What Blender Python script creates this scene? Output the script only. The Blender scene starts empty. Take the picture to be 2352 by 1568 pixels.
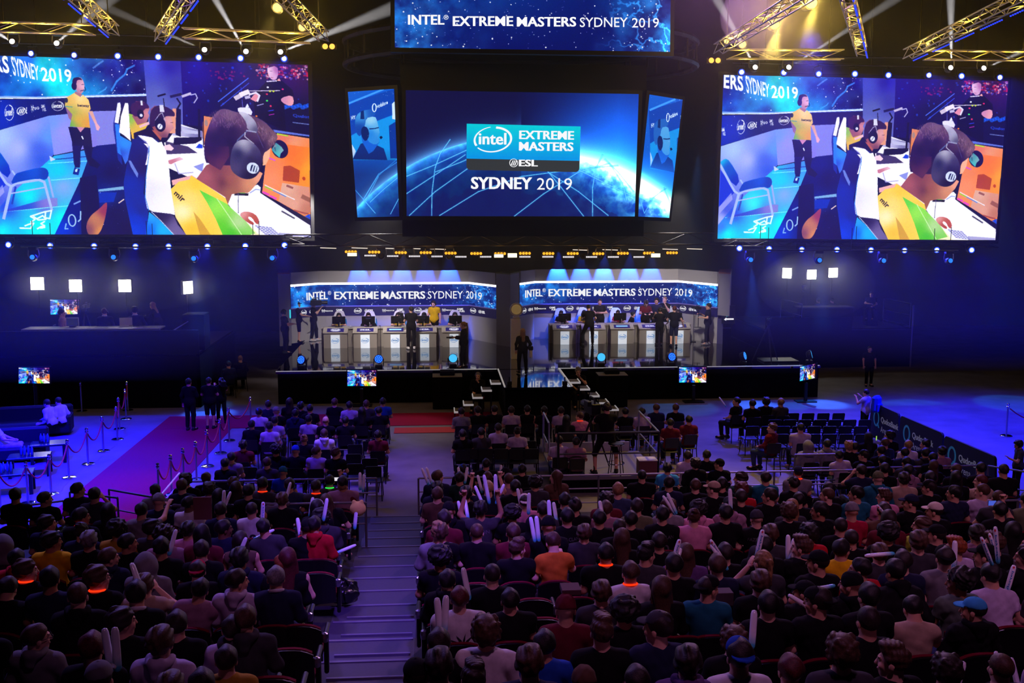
import bpy, math, random
import numpy as np
from mathutils import Vector, Matrix, Euler
from mathutils.bvhtree import BVHTree
random.seed(7); RNG = np.random.default_rng(7)
R_ = math.radians
SC = bpy.context.scene
COL = SC.collection
# ------------------------------------------------------------------ camera
FPX = 2370.0; EYE = Vector((0, 0, 7.0))
PITCH, YAW, ROLL = R_(7.8), R_(4.25), R_(.05)
cam = bpy.data.cameras.new('camera'); camo = bpy.data.objects.new('camera', cam); COL.objects.link(camo)
cam.sensor_width = 36.0; cam.lens = 36.0 * FPX / 2352.0; cam.clip_end = 300
CAMM = Euler((R_(90) - PITCH, 0, -YAW), 'XYZ').to_matrix() @ Matrix.Rotation(ROLL, 3, 'Z')
camo.matrix_world = Matrix.Translation(EYE) @ CAMM.to_4x4()
SC.camera = camo
def ray(px, py):
    return CAMM @ Vector(((px - 1176) / FPX, -(py - 784) / FPX, -1.0))
def atz(px, py, z):                     # where the sight line meets a level plane
    d = ray(px, py); return EYE + d * ((z - EYE.z) / d.z)
def aty(px, py, Y):                     # where it meets an upright plane parallel to the stage front
    d = ray(px, py); return EYE + d * (Y / d.y)
# ------------------------------------------------------------------ world, exposure
SC.view_settings.view_transform = 'Standard'; SC.view_settings.look = 'None'
SC.view_settings.gamma = 1.0; SC.view_settings.exposure = 0.0
SC.cycles.max_bounces = 5; SC.cycles.diffuse_bounces = 2; SC.cycles.glossy_bounces = 3
SC.cycles.transmission_bounces = 3; SC.cycles.volume_bounces = 0; SC.cycles.transparent_max_bounces = 8
SC.cycles.sample_clamp_indirect = 3.0
wd = bpy.data.worlds.new('hall'); SC.world = wd; wd.use_nodes = True
bg = wd.node_tree.nodes['Background']; bg.inputs[0].default_value = (.09, .05, .30, 1); bg.inputs[1].default_value = .008
# ------------------------------------------------------------------ lamps of the house and the stage (spots hang on the trusses)
def spot(name, loc, to, power, color, angle=40, blend=.4, size=.15):
    l = bpy.data.lights.new(name, 'SPOT'); l.energy = power; l.color = color; l.spot_size = R_(angle); l.spot_blend = blend; l.shadow_soft_size = size
    o = bpy.data.objects.new(name, l); COL.objects.link(o); o.location = loc
    o.rotation_euler = (Vector(to) - Vector(loc)).to_track_quat('-Z', 'Y').to_euler(); return o
def point(name, loc, power, color, size=.1):
    l = bpy.data.lights.new(name, 'POINT'); l.energy = power; l.color = color; l.shadow_soft_size = size
    o = bpy.data.objects.new(name, l); COL.objects.link(o); o.location = loc; return o
def area(name, loc, to, power, color, sx, sy, spread=180):
    l = bpy.data.lights.new(name, 'AREA'); l.energy = power; l.color = color; l.shape = 'RECTANGLE'; l.size = sx; l.size_y = sy; l.spread = R_(spread)
    o = bpy.data.objects.new(name, l); COL.objects.link(o); o.location = loc
    o.rotation_euler = (Vector(to) - Vector(loc)).to_track_quat('-Z', 'Y').to_euler(); return o
# stage wash from the front truss, warm white
for i, x in enumerate((-4.6, -2, .6, 3.3, 6, 8.6, 11.2)):
    spot('stage_wash_light', (x, 35.8, 7.4), (x + .1, 42.2, 1.7), 1900, (1, .91, .85), 60, .7, .2)
# tribune: pink purple house spots overhead, a bluish one from the carpet side
spot('house_light', (3, 2, 19), (4, 14.5, 1.5), 1800, (1.0, .38, .90), 62, .9, .5)
spot('house_light', (13, 4, 18), (8, 16, 1.5), 1700, (1.0, .42, .85), 52, .9, .5)
spot('house_light', (-8, 22, 16), (-2, 12.5, 1.5), 5200, (.34, .20, 1.0), 52, .9, .4)
spot('house_light', (8, 31, 15), (5, 14, 1.5), 5200, (.80, .34, .95), 52, .9, .4)
# floor washes
spot('floor_wash_light', (-11.5, 19.5, 16), (-11.2, 26.0, 0), 170000, (.001, .0012, 1.0), 40, .9, .3)
spot('floor_wash_light', (-5.5, 21, 16), (-6.8, 27, 0), 20000, (.05, .002, 1.0), 46, .9, .3)
spot('floor_wash_light', (18, 20, 15), (18, 27.5, 0), 60000, (.004, .006, 1.0), 48, .9, .3)
spot('floor_wash_light', (13, 36, 13), (11, 28, 0), 13000, (.10, .06, 1.0), 50, .9, .3)
spot('floor_wash_light', (-1.6, 24.5, 16), (-1.1, 26.2, 0), 9000, (.36, .20, 1.0), 22, .9, .3)
spot('aisle_light', (2, 6, 17), (-.8, 14.5, .9), 13000, (.22, .09, 1.0), 20, .8, .4)
spot('floor_wash_light', (-1.0, 35.6, 5.7), (-1.0, 31.4, 0), 620, (1, .86, .8), 34, .7, .3)
for q in ((1770, 925), (1885, 935), (2110, 935), (2330, 925), (440, 935), (1560, 935)):
    g = atz(q[0], q[1], 0); spot('pattern_light', (g.x + 2, g.y + 6, 9), g, 2600, (.03, .30, 1.0), 15, .35, .1)
# ------------------------------------------------------------------ materials
def lin(c):
    c = [v / 255.0 for v in c[:3]]
    return tuple(v / 12.92 if v <= .04045 else ((v + .055) / 1.055) ** 2.4 for v in c)
MATS = {}
def mat(name, rgb=(128, 128, 128), rough=.7, metal=0., spec=.4, emit=0., noise=0., nscale=30., bump=0., bscale=60., coat=0.):
    if name in MATS: return MATS[name]
    m = bpy.data.materials.new(name); m.use_nodes = True; nt = m.node_tree; b = nt.nodes['Principled BSDF']
    c = lin(rgb); b.inputs['Base Color'].default_value = (*c, 1)
    b.inputs['Roughness'].default_value = rough; b.inputs['Metallic'].default_value = metal; b.inputs['Specular IOR Level'].default_value = spec
    b.inputs['Coat Weight'].default_value = coat
    if noise or bump:
        tc = nt.nodes.new('ShaderNodeTexCoord')
    if noise:
        n = nt.nodes.new('ShaderNodeTexNoise'); n.inputs['Scale'].default_value = nscale; n.inputs['Detail'].default_value = 3
        r = nt.nodes.new('ShaderNodeValToRGB'); r.color_ramp.elements[0].position = .3; r.color_ramp.elements[1].position = .7
        r.color_ramp.elements[0].color = (*[v * (1 - noise) for v in c], 1); r.color_ramp.elements[1].color = (*[min(1, v * (1 + noise)) for v in c], 1)
        nt.links.new(tc.outputs['Object'], n.inputs['Vector']); nt.links.new(n.outputs['Fac'], r.inputs['Fac']); nt.links.new(r.outputs['Color'], b.inputs['Base Color'])
    if bump:
        n = nt.nodes.new('ShaderNodeTexNoise'); n.inputs['Scale'].default_value = bscale; n.inputs['Detail'].default_value = 2
        u = nt.nodes.new('ShaderNodeBump'); u.inputs['Strength'].default_value = bump; u.inputs['Distance'].default_value = .01
        nt.links.new(tc.outputs['Object'], n.inputs['Vector']); nt.links.new(n.outputs['Fac'], u.inputs['Height']); nt.links.new(u.outputs['Normal'], b.inputs['Normal'])
    if emit:
        b.inputs['Emission Color'].default_value = (*c, 1); b.inputs['Emission Strength'].default_value = emit
    MATS[name] = m; return m
def glow(name, rgb, strength=1., sample=False):
    if name in MATS: return MATS[name]
    m = bpy.data.materials.new(name); m.use_nodes = True; nt = m.node_tree; nt.nodes.clear()
    e = nt.nodes.new('ShaderNodeEmission'); e.inputs[0].default_value = (*lin(rgb), 1); e.inputs[1].default_value = strength
    o = nt.nodes.new('ShaderNodeOutputMaterial'); nt.links.new(e.outputs[0], o.inputs[0])
    m.cycles.emission_sampling = 'AUTO' if sample else 'NONE'
    MATS[name] = m; return m
def pixel_mat(name, strength=1.):       # an LED wall: every cell of the grid shows its own colour
    if name in MATS: return MATS[name]
    m = bpy.data.materials.new(name); m.use_nodes = True; nt = m.node_tree; nt.nodes.clear()
    a = nt.nodes.new('ShaderNodeVertexColor'); a.layer_name = 'Col'
    e = nt.nodes.new('ShaderNodeEmission'); e.inputs[1].default_value = strength
    o = nt.nodes.new('ShaderNodeOutputMaterial'); nt.links.new(a.outputs[0], e.inputs[0]); nt.links.new(e.outputs[0], o.inputs[0])
    m.cycles.emission_sampling = 'NONE'
    MATS[name] = m; return m
# ------------------------------------------------------------------ mesh and object helpers
class MB:
    def __init__(s): s.v = []; s.f = []; s.mi = []; s.cur = 0
    def add(s, vs, fs):
        o = len(s.v); s.v += [tuple(x) for x in vs]; s.f += [tuple(i + o for i in f) for f in fs]; s.mi += [s.cur] * len(fs); return s
    def box(s, c, d, rz=0., M=None, bev=0.):
        x, y, z = d[0] / 2, d[1] / 2, d[2] / 2
        if bev:
            b = min(bev, x * .9, y * .9, z * .9); vs = []
            for sx in (-1, 1):
                for sy in (-1, 1):
                    for sz in (-1, 1):
                        vs += [(sx * x, sy * (y - b), sz * (z - b)), (sx * (x - b), sy * y, sz * (z - b)), (sx * (x - b), sy * (y - b), sz * z)]
            I = lambda a, b_, c_, k: ((a > 0) * 4 + (b_ > 0) * 2 + (c_ > 0)) * 3 + k
            fs = []
            for q in (-1, 1):
                fs += [(I(q, -1, -1, 0), I(q, 1, -1, 0), I(q, 1, 1, 0), I(q, -1, 1, 0))[::q],
                       (I(-1, q, -1, 1), I(-1, q, 1, 1), I(1, q, 1, 1), I(1, q, -1, 1))[::q],
                       (I(-1, -1, q, 2), I(1, -1, q, 2), I(1, 1, q, 2), I(-1, 1, q, 2))[::q]]
                for w in (-1, 1):
                    fs += [(I(q, w, -1, 0), I(q, w, 1, 0), I(q, w, 1, 1), I(q, w, -1, 1)), (I(q, -1, w, 0), I(q, 1, w, 0), I(q, 1, w, 2), I(q, -1, w, 2)),
                           (I(-1, q, w, 1), I(1, q, w, 1), I(1, q, w, 2), I(-1, q, w, 2))]
                    for u in (-1, 1): fs.append((I(q, w, u, 0), I(q, w, u, 1), I(q, w, u, 2)))
        else:
            vs = [(a * x, b * y, e * z) for a in (-1, 1) for b in (-1, 1) for e in (-1, 1)]
            fs = [(0, 1, 3, 2), (4, 6, 7, 5), (0, 4, 5, 1), (2, 3, 7, 6), (0, 2, 6, 4), (1, 5, 7, 3)]
        ca, sa = math.cos(rz), math.sin(rz)
        vs = [(c[0] + p[0] * ca - p[1] * sa, c[1] + p[0] * sa + p[1] * ca, c[2] + p[2]) for p in vs]
        if M: vs = [M @ Vector(p) for p in vs]
        return s.add(vs, fs)
    def tube(s, pts, r, n=8, caps=True, M=None):
        pts = [Vector(p) for p in pts]; rs = r if isinstance(r, (list, tuple)) else [r] * len(pts); vs = []; fs = []; up = None
        for i, p in enumerate(pts):
            t = (pts[min(i + 1, len(pts) - 1)] - pts[max(i - 1, 0)]).normalized()
            a = t.cross(Vector((0, 0, 1)) if abs(t.z) < .9 else Vector((1, 0, 0))) if up is None else up - t * up.dot(t)
            a.normalize(); up = a; b = t.cross(a)
            for k in range(n):
                an = 2 * math.pi * k / n; vs.append(p + (a * math.cos(an) + b * math.sin(an)) * rs[i])
        for i in range(len(pts) - 1):
            for k in range(n):
                k2 = (k + 1) % n; fs.append((i * n + k, i * n + k2, (i + 1) * n + k2, (i + 1) * n + k))
        if caps: fs += [tuple(range(n))[::-1], tuple(range((len(pts) - 1) * n, len(pts) * n))]
        if M: vs = [M @ p for p in vs]
        return s.add(vs, fs)
    def lathe(s, prof, c=(0, 0, 0), n=16, M=None):           # profile of (radius, height)
        vs = []; fs = []
        for r, z in prof:
            for k in range(n):
                a = 2 * math.pi * k / n; vs.append(Vector((c[0] + r * math.cos(a), c[1] + r * math.sin(a), c[2] + z)))
        for i in range(len(prof) - 1):
            for k in range(n):
                k2 = (k + 1) % n; fs.append((i * n + k, i * n + k2, (i + 1) * n + k2, (i + 1) * n + k))
        fs += [tuple(range(n))[::-1], tuple(range((len(prof) - 1) * n, len(prof) * n))]
        if M: vs = [M @ p for p in vs]
        return s.add(vs, fs)
    def prism(s, poly, axis_pts):         # polygon in 3-D swept by a vector
        n = len(poly); d = Vector(axis_pts); vs = [Vector(p) for p in poly] + [Vector(p) + d for p in poly]
        fs = [tuple(range(n))[::-1], tuple(range(n, 2 * n))] + [(i, (i + 1) % n, (i + 1) % n + n, i + n) for i in range(n)]
        return s.add(vs, fs)
    def quad(s, a, b, c, d): return s.add([a, b, c, d], [(0, 1, 2, 3)])
    def mesh(s, name, smooth=False):
        me = bpy.data.meshes.new(name); me.from_pydata([tuple(v) for v in s.v], [], s.f)
        if any(s.mi): me.polygons.foreach_set('material_index', s.mi)
        if smooth: me.polygons.foreach_set('use_smooth', [True] * len(me.polygons))
        me.update(); return me
def obj(name, me, mats=None, parent=None, loc=None, rz=0., M=None, smooth=False):
    if isinstance(me, MB): me = me.mesh(name, smooth)
    o = bpy.data.objects.new(name, me); COL.objects.link(o)
    mats = mats if isinstance(mats, (list, tuple)) else [mats]
    if not me.materials:
        for m in mats: me.materials.append(m)
    else:
        for i, m in enumerate(mats):
            if m is not None and me.materials[i] is not m:
                o.material_slots[i].link = 'OBJECT'; o.material_slots[i].material = m
    if parent is not None: o.parent = parent
    if loc is not None: o.location = loc
    if rz: o.rotation_euler = (0, 0, rz)
    if M is not None: o.matrix_local = M
    return o
def tag(o, label, cat, group=None, kind=None):
    o['label'] = label; o['category'] = cat
    if group: o['group'] = group
    if kind: o['kind'] = kind
    return o
def empty(name, loc, rz=0., label=None, cat=None, group=None):
    o = bpy.data.objects.new(name, None); COL.objects.link(o); o.location = loc; o.rotation_euler = (0, 0, rz); o.empty_display_size = .1
    if label: tag(o, label, cat, group)
    return o
def struct(name, mb, m, label=None):
    o = obj(name, mb, m); o['kind'] = 'structure'
    if label: o['label'] = label
    return o
def copy_tree(o, parent=None, kids=None):
    c = o.copy(); COL.objects.link(c)
    if parent is not None: c.parent = parent
    for ch in KIDS.get(o.name, []) if kids is None else kids: copy_tree(ch, c)
    return c
KIDS = {}
def note_kids(o):
    KIDS[o.name] = list(o.children)
    for ch in o.children: note_kids(ch)
ORD = ['', 'first', 'second', 'third', 'fourth', 'fifth', 'sixth', 'seventh', 'eighth', 'ninth', 'tenth', 'eleventh', 'twelfth', 'thirteenth',
       'fourteenth', 'fifteenth', 'sixteenth', 'seventeenth', 'eighteenth', 'nineteenth', 'twentieth', 'twenty-first', 'twenty-second', 'twenty-third', 'twenty-fourth', 'twenty-fifth']
# ------------------------------------------------------------------ lettering: glyph outlines as flat meshes
TXT = {}
def glyphs(text, bold=0.):
    k = (text, bold)
    if k not in TXT:
        c = bpy.data.curves.new('lettering', 'FONT'); c.body = text; c.offset = bold; c.resolution_u = 3; c.space_character = 1 + bold * 2.2
        o = bpy.data.objects.new('lettering', c); COL.objects.link(o)
        bpy.context.view_layer.update()
        me = bpy.data.meshes.new_from_object(o.evaluated_get(bpy.context.evaluated_depsgraph_get()))
        bpy.data.objects.remove(o); bpy.data.curves.remove(c)
        v = np.array([x.co[:2] for x in me.vertices], float).reshape(-1, 2); f = [tuple(p.vertices) for p in me.polygons]
        me2 = me; bpy.data.meshes.remove(me2)
        lo, hi = v.min(0), v.max(0); TXT[k] = ((v - lo) / (hi[1] - lo[1]), f, (hi[0] - lo[0]) / (hi[1] - lo[1]))
    return TXT[k]
def put_text(mb, text, fn, u0, v0, u1, v1, bold=0.):      # lettering filling the box u0..u1, v0..v1 of a surface fn(u, v)
    v, f, asp = glyphs(text, min(bold, .012)); sh = (u1 - u0) / asp * bold
    for k in ((-1, 0, 1) if bold > .015 else (0,)): mb.add([fn(u0 + (u1 - u0) * p[0] / asp + sh * k, v0 + (v1 - v0) * p[1]) for p in v], f)
def ring(mb, fn, cx, cy, rx, ry, t0, t1, a0=0, a1=360, n=40, tilt=0.):   # band of varying width on fn(u, v)
    ct, st = math.cos(R_(tilt)), math.sin(R_(tilt)); vs = []; fs = []
    for i in range(n + 1):
        a = R_(a0 + (a1 - a0) * i / n); w = t0 + (t1 - t0) * i / n
        for k in (0, 1):
            x, y = math.cos(a) * (rx - w * k), math.sin(a) * (ry - w * k * .8)
            vs.append(fn(cx + x * ct - y * st, cy + x * st + y * ct))
    for i in range(n): fs.append((2 * i, 2 * i + 1, 2 * i + 3, 2 * i + 2))
    mb.add(vs, fs)
def disc(mb, fn, cx, cy, rx, ry, n=28): mb.add([fn(cx + rx * math.cos(2 * math.pi * i / n), cy + ry * math.sin(2 * math.pi * i / n)) for i in range(n)], [tuple(range(n))])
def rrect(mb, fn, u0, v0, u1, v1, r=0., ru=None):
    ru = ru or r; P = []
    for cx, cy, a in ((u1 - ru, v1 - r, 0), (u0 + ru, v1 - r, 90), (u0 + ru, v0 + r, 180), (u1 - ru, v0 + r, 270)):
        for i in range(5): P.append(fn(cx + ru * math.cos(R_(a + 22.5 * i)), cy + r * math.sin(R_(a + 22.5 * i))))
    mb.add(P, [tuple(range(len(P)))])
def chip_logo(mb, fn, cx, cy, w, h):      # oval swirl with the word in it
    ring(mb, fn, cx, cy, w / 2, h / 2, w * .035, w * .07, -150, 75, 34, 8); ring(mb, fn, cx, cy, w / 2, h / 2, w * .02, w * .06, 92, 200, 24, 8)
    put_text(mb, 'intel', fn, cx - w * .36, cy - h * .2, cx + w * .34, cy + h * .26, .03)
def league_logo(mb, fn, cx, cy, w, h):    # striped disc and three letters
    r = h * .5; asp = w / h
    ring(mb, fn, cx - w * .5 + r, cy, r, r, r * .16, r * .16)
    for k in (-.42, 0., .42):
        mb.add([fn(cx - w * .5 + r + r * (k - .42 + .1), cy - r * .62), fn(cx - w * .5 + r + r * (k - .42 + .36), cy - r * .62), fn(cx - w * .5 + r + r * (k + .42), cy + r * .6), fn(cx - w * .5 + r + r * (k + .2), cy + r * .6)], [(0, 1, 2, 3)])
    put_text(mb, 'ESL', fn, cx - w * .5 + 2.3 * r, cy - h * .4, cx + w * .5, cy + h * .4, .05)
def claw_logo(mb, fn, cx, cy, w, h):
    for s in (-1, 1):
        for k, hh in ((.03, .3), (.085, .5), (.14, .38)):
            x = cx - w * .38 + s * k * w
            mb.add([fn(x - w * .012, cy + h * hh), fn(x + w * .02, cy + h * hh), fn(x + w * .012 - s * w * .02, cy - h * hh), fn(x - s * w * .02, cy - h * hh * .9)], [(0, 1, 2, 3)])
    put_text(mb, 'PREDATOR', fn, cx - w * .2, cy - h * .17, cx + w * .5, cy + h * .17, .03)
def fuel_logo(mb, fn, cx, cy, w, h):
    put_text(mb, 'GAME', fn, cx - w * .5, cy + h * .03, cx + w * .28, cy + h * .5, .04); put_text(mb, 'FUEL', fn, cx - w * .2, cy - h * .5, cx + w * .5, cy - h * .06, .04)
def quadfn(tl, tr, br, bl, off=0.):       # surface coordinates of a flat four-sided face: u to the right, v up
    tl, tr, br, bl = (Vector(p) for p in (tl, tr, br, bl)); n = (tr - bl).cross(tl - br).normalized()
    if n.y > 0: n = -n
    def fn(u, v, o=0.):
        return (bl * (1 - u) + br * u) * (1 - v) + (tl * (1 - u) + tr * u) * v + n * (off + o)
    fn.n = n; return fn
# ------------------------------------------------------------------ pictures shown by the LED walls, drawn cell by cell
class Pic:
    def __init__(s, w, h, quad=None, base=(10, 10, 40)):
        s.w, s.h = w * 2, h * 2; s.ow, s.oh = w, h
        s.b = np.empty((s.h, s.w, 3), np.float32); s.b[:] = base; s.yy, s.xx = np.mgrid[0:s.h, 0:s.w].astype(np.float32)
        s.Hm = None
        if quad is not None:
            A = []; B = []
            for (x, y), (u, v) in zip(quad, ((0, 0), (1, 0), (1, 1), (0, 1))):
                A += [[x, y, 1, 0, 0, 0, -u * x, -u * y], [0, 0, 0, x, y, 1, -v * x, -v * y]]; B += [u, v]
            s.Hm = np.append(np.linalg.solve(np.array(A, float), np.array(B, float)), 1).reshape(3, 3)
        s.views = {}
    def map(s, vw, pts):
        p = np.array(pts, float).reshape(-1, 2); x0, y0, k = s.views[vw]; p = p / k + (x0, y0)
        q = np.c_[p, np.ones(len(p))] @ s.Hm.T; q = q[:, :2] / q[:, 2:]
        return q * (s.w, s.h)
    def fill(s, P, col, a=1.):            # P in cells; col a colour or [(x, y, colour), ...] blended by distance
        x0, y0 = np.floor(P.min(0)).astype(int); x1, y1 = np.ceil(P.max(0)).astype(int) + 1
        x0, y0, x1, y1 = max(0, x0), max(0, y0), min(s.w, x1), min(s.h, y1)
        if x1 <= x0 or y1 <= y0: return
        X = s.xx[y0:y1, x0:x1] + .5; Y = s.yy[y0:y1, x0:x1] + .5; ins = np.zeros(X.shape, bool); n = len(P)
        for i in range(n):
            (ax, ay), (bx, by) = P[i], P[(i + 1) % n]
            if ay == by: continue
            ins ^= ((Y < ay) != (Y < by)) & (X < (bx - ax) * (Y - ay) / (by - ay) + ax)
        sub = s.b[y0:y1, x0:x1]
        if isinstance(col, list):
            W = 0; C_ = 0
            for gx, gy, gc in col:
                w = 1 / ((X - gx) ** 2 + (Y - gy) ** 2 + 250) ** 1.15; W = W + w; C_ = C_ + w[..., None] * np.array(gc, np.float32)
            c = C_ / W[..., None]
            sub[ins] = sub[ins] * (1 - a) + c[ins] * a
        else: sub[ins] = sub[ins] * (1 - a) + np.array(col, np.float32) * a
    def poly(s, vw, pts, col, a=1., smooth=0):
        P = s.map(vw, pts)
        for _ in range(smooth):            # rounded outline
            Q = np.roll(P, -1, 0); P = np.stack([P * .75 + Q * .25, P * .25 + Q * .75], 1).reshape(-1, 2)
        if isinstance(col, list):
            g = s.map(vw, [(x, y) for x, y, _ in col]); col = [(g[i][0], g[i][1], c[2]) for i, c in enumerate(col)]
        s.fill(P, col, a)
    def ell(s, vw, cx, cy, rx, ry, col, a=1., rot=0., n=28):
        t = np.linspace(0, 2 * np.pi, n, endpoint=False); c, d = math.cos(rot), math.sin(rot); x = rx * np.cos(t); y = ry * np.sin(t)
        s.poly(vw, np.c_[cx + x * c - y * d, cy + x * d + y * c], col, a)
    def line(s, vw, pts, w, col, a=1.):
        p = np.array(pts, float)
        for i in range(len(p) - 1):
            d = p[i + 1] - p[i]; n = np.array((-d[1], d[0])) / (np.hypot(*d) + 1e-6) * w / 2; e = d / (np.hypot(*d) + 1e-6) * w * .25
            s.poly(vw, [p[i] + n - e, p[i + 1] + n + e, p[i + 1] - n + e, p[i] - n - e], col, a)
    def text(s, vw, t, tl, tr, br, bl, col, bold=0.03):
        v, f, asp = glyphs(t, min(bold, .03)); tl, tr, br, bl = (np.array(p, float) for p in (tl, tr, br, bl))
        u = v[:, :1] / asp; w = 1 - v[:, 1:]; P = s.map(vw, (tl * (1 - u) + tr * u) * (1 - w) + (bl * (1 - u) + br * u) * w)
        for q in f: s.fill(P[list(q)], col)
    def stars(s, vw, box, n, seed, big=1.):
        r = np.random.default_rng(seed); P = s.map(vw, np.c_[r.uniform(box[0], box[2], n), r.uniform(box[1], box[3], n)])
        for (x, y), k in zip(P, r.random(n)):
            q = (.5 + 1.0 * k ** 3) * big; c = 150 + 105 * k
            s.fill(np.array([(x - q, y), (x, y - q), (x + q, y), (x, y + q)]), (c, c, 255))
    def cloud(s, scale, seed, oct_=4):
        r = np.random.default_rng(seed); out = np.zeros((s.h, s.w), np.float32); amp = 1.; tot = 0
        for o in range(oct_):
            gx, gy = max(2, int(scale * 2 ** o * s.w / s.h)) + 2, max(2, int(scale * 2 ** o)) + 2; g = r.random((gy, gx)).astype(np.float32)
            fx = s.xx / s.w * (gx - 2); fy = s.yy / s.h * (gy - 2); ix, iy = fx.astype(int), fy.astype(int); fx = fx - ix; fy = fy - iy; fx = fx * fx * (3 - 2 * fx); fy = fy * fy * (3 - 2 * fy)
            out += amp * ((g[iy, ix] * (1 - fx) + g[iy, ix + 1] * fx) * (1 - fy) + (g[iy + 1, ix] * (1 - fx) + g[iy + 1, ix + 1] * fx) * fy); tot += amp; amp *= .55
        return out / tot
    def done(s, grain=0.):
        b = s.b.reshape(s.oh, 2, s.ow, 2, 3).mean((1, 3))
        if grain: b = b + RNG.normal(0, grain, b.shape)
        c = np.clip(b, 0, 255) / 255.; return np.where(c <= .04045, c / 12.92, ((c + .055) / 1.055) ** 2.4)
def pixel_mesh(name, img):               # unit face, u to the right in x and v up in y, one coloured cell per LED cluster
    h, w = img.shape[:2]; me = bpy.data.meshes.new(name)
    ys, xs = np.mgrid[0:h + 1, 0:w + 1]; v = np.zeros(((h + 1) * (w + 1), 3), np.float32); v[:, 0] = (xs / w).ravel(); v[:, 1] = (1 - ys / h).ravel()
    i = (np.arange(h)[:, None] * (w + 1) + np.arange(w)).ravel(); f = np.stack([i + w + 1, i + w + 2, i + 1, i], 1).astype(np.int32)
    me.vertices.add(len(v)); me.vertices.foreach_set('co', v.ravel()); me.loops.add(f.size); me.loops.foreach_set('vertex_index', f.ravel())
    me.polygons.add(len(f)); me.polygons.foreach_set('loop_start', np.arange(0, f.size, 4, dtype=np.int32)); me.update(calc_edges=True)
    a = me.attributes.new('Col', 'FLOAT_COLOR', 'CORNER'); c = np.ones((len(f), 4, 4), np.float32); c[:, :, :3] = img.reshape(-1, 1, 3); a.data.foreach_set('color', c.ravel())
    return me
def fit(me, tl, tr, br, bl):             # a copy of a pixel face stretched onto a four-sided screen
    m2 = me.copy(); n = len(m2.vertices); v = np.empty(n * 3, np.float32); m2.vertices.foreach_get('co', v); v = v.reshape(-1, 3); u, w = v[:, :1], v[:, 1:2]
    tl, tr, br, bl = (np.array(p, np.float32) for p in (tl, tr, br, bl))
    m2.vertices.foreach_set('co', ((bl * (1 - u) + br * u) * (1 - w) + (tl * (1 - u) + tr * u) * w).astype(np.float32).ravel()); m2.update(); return m2
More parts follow.
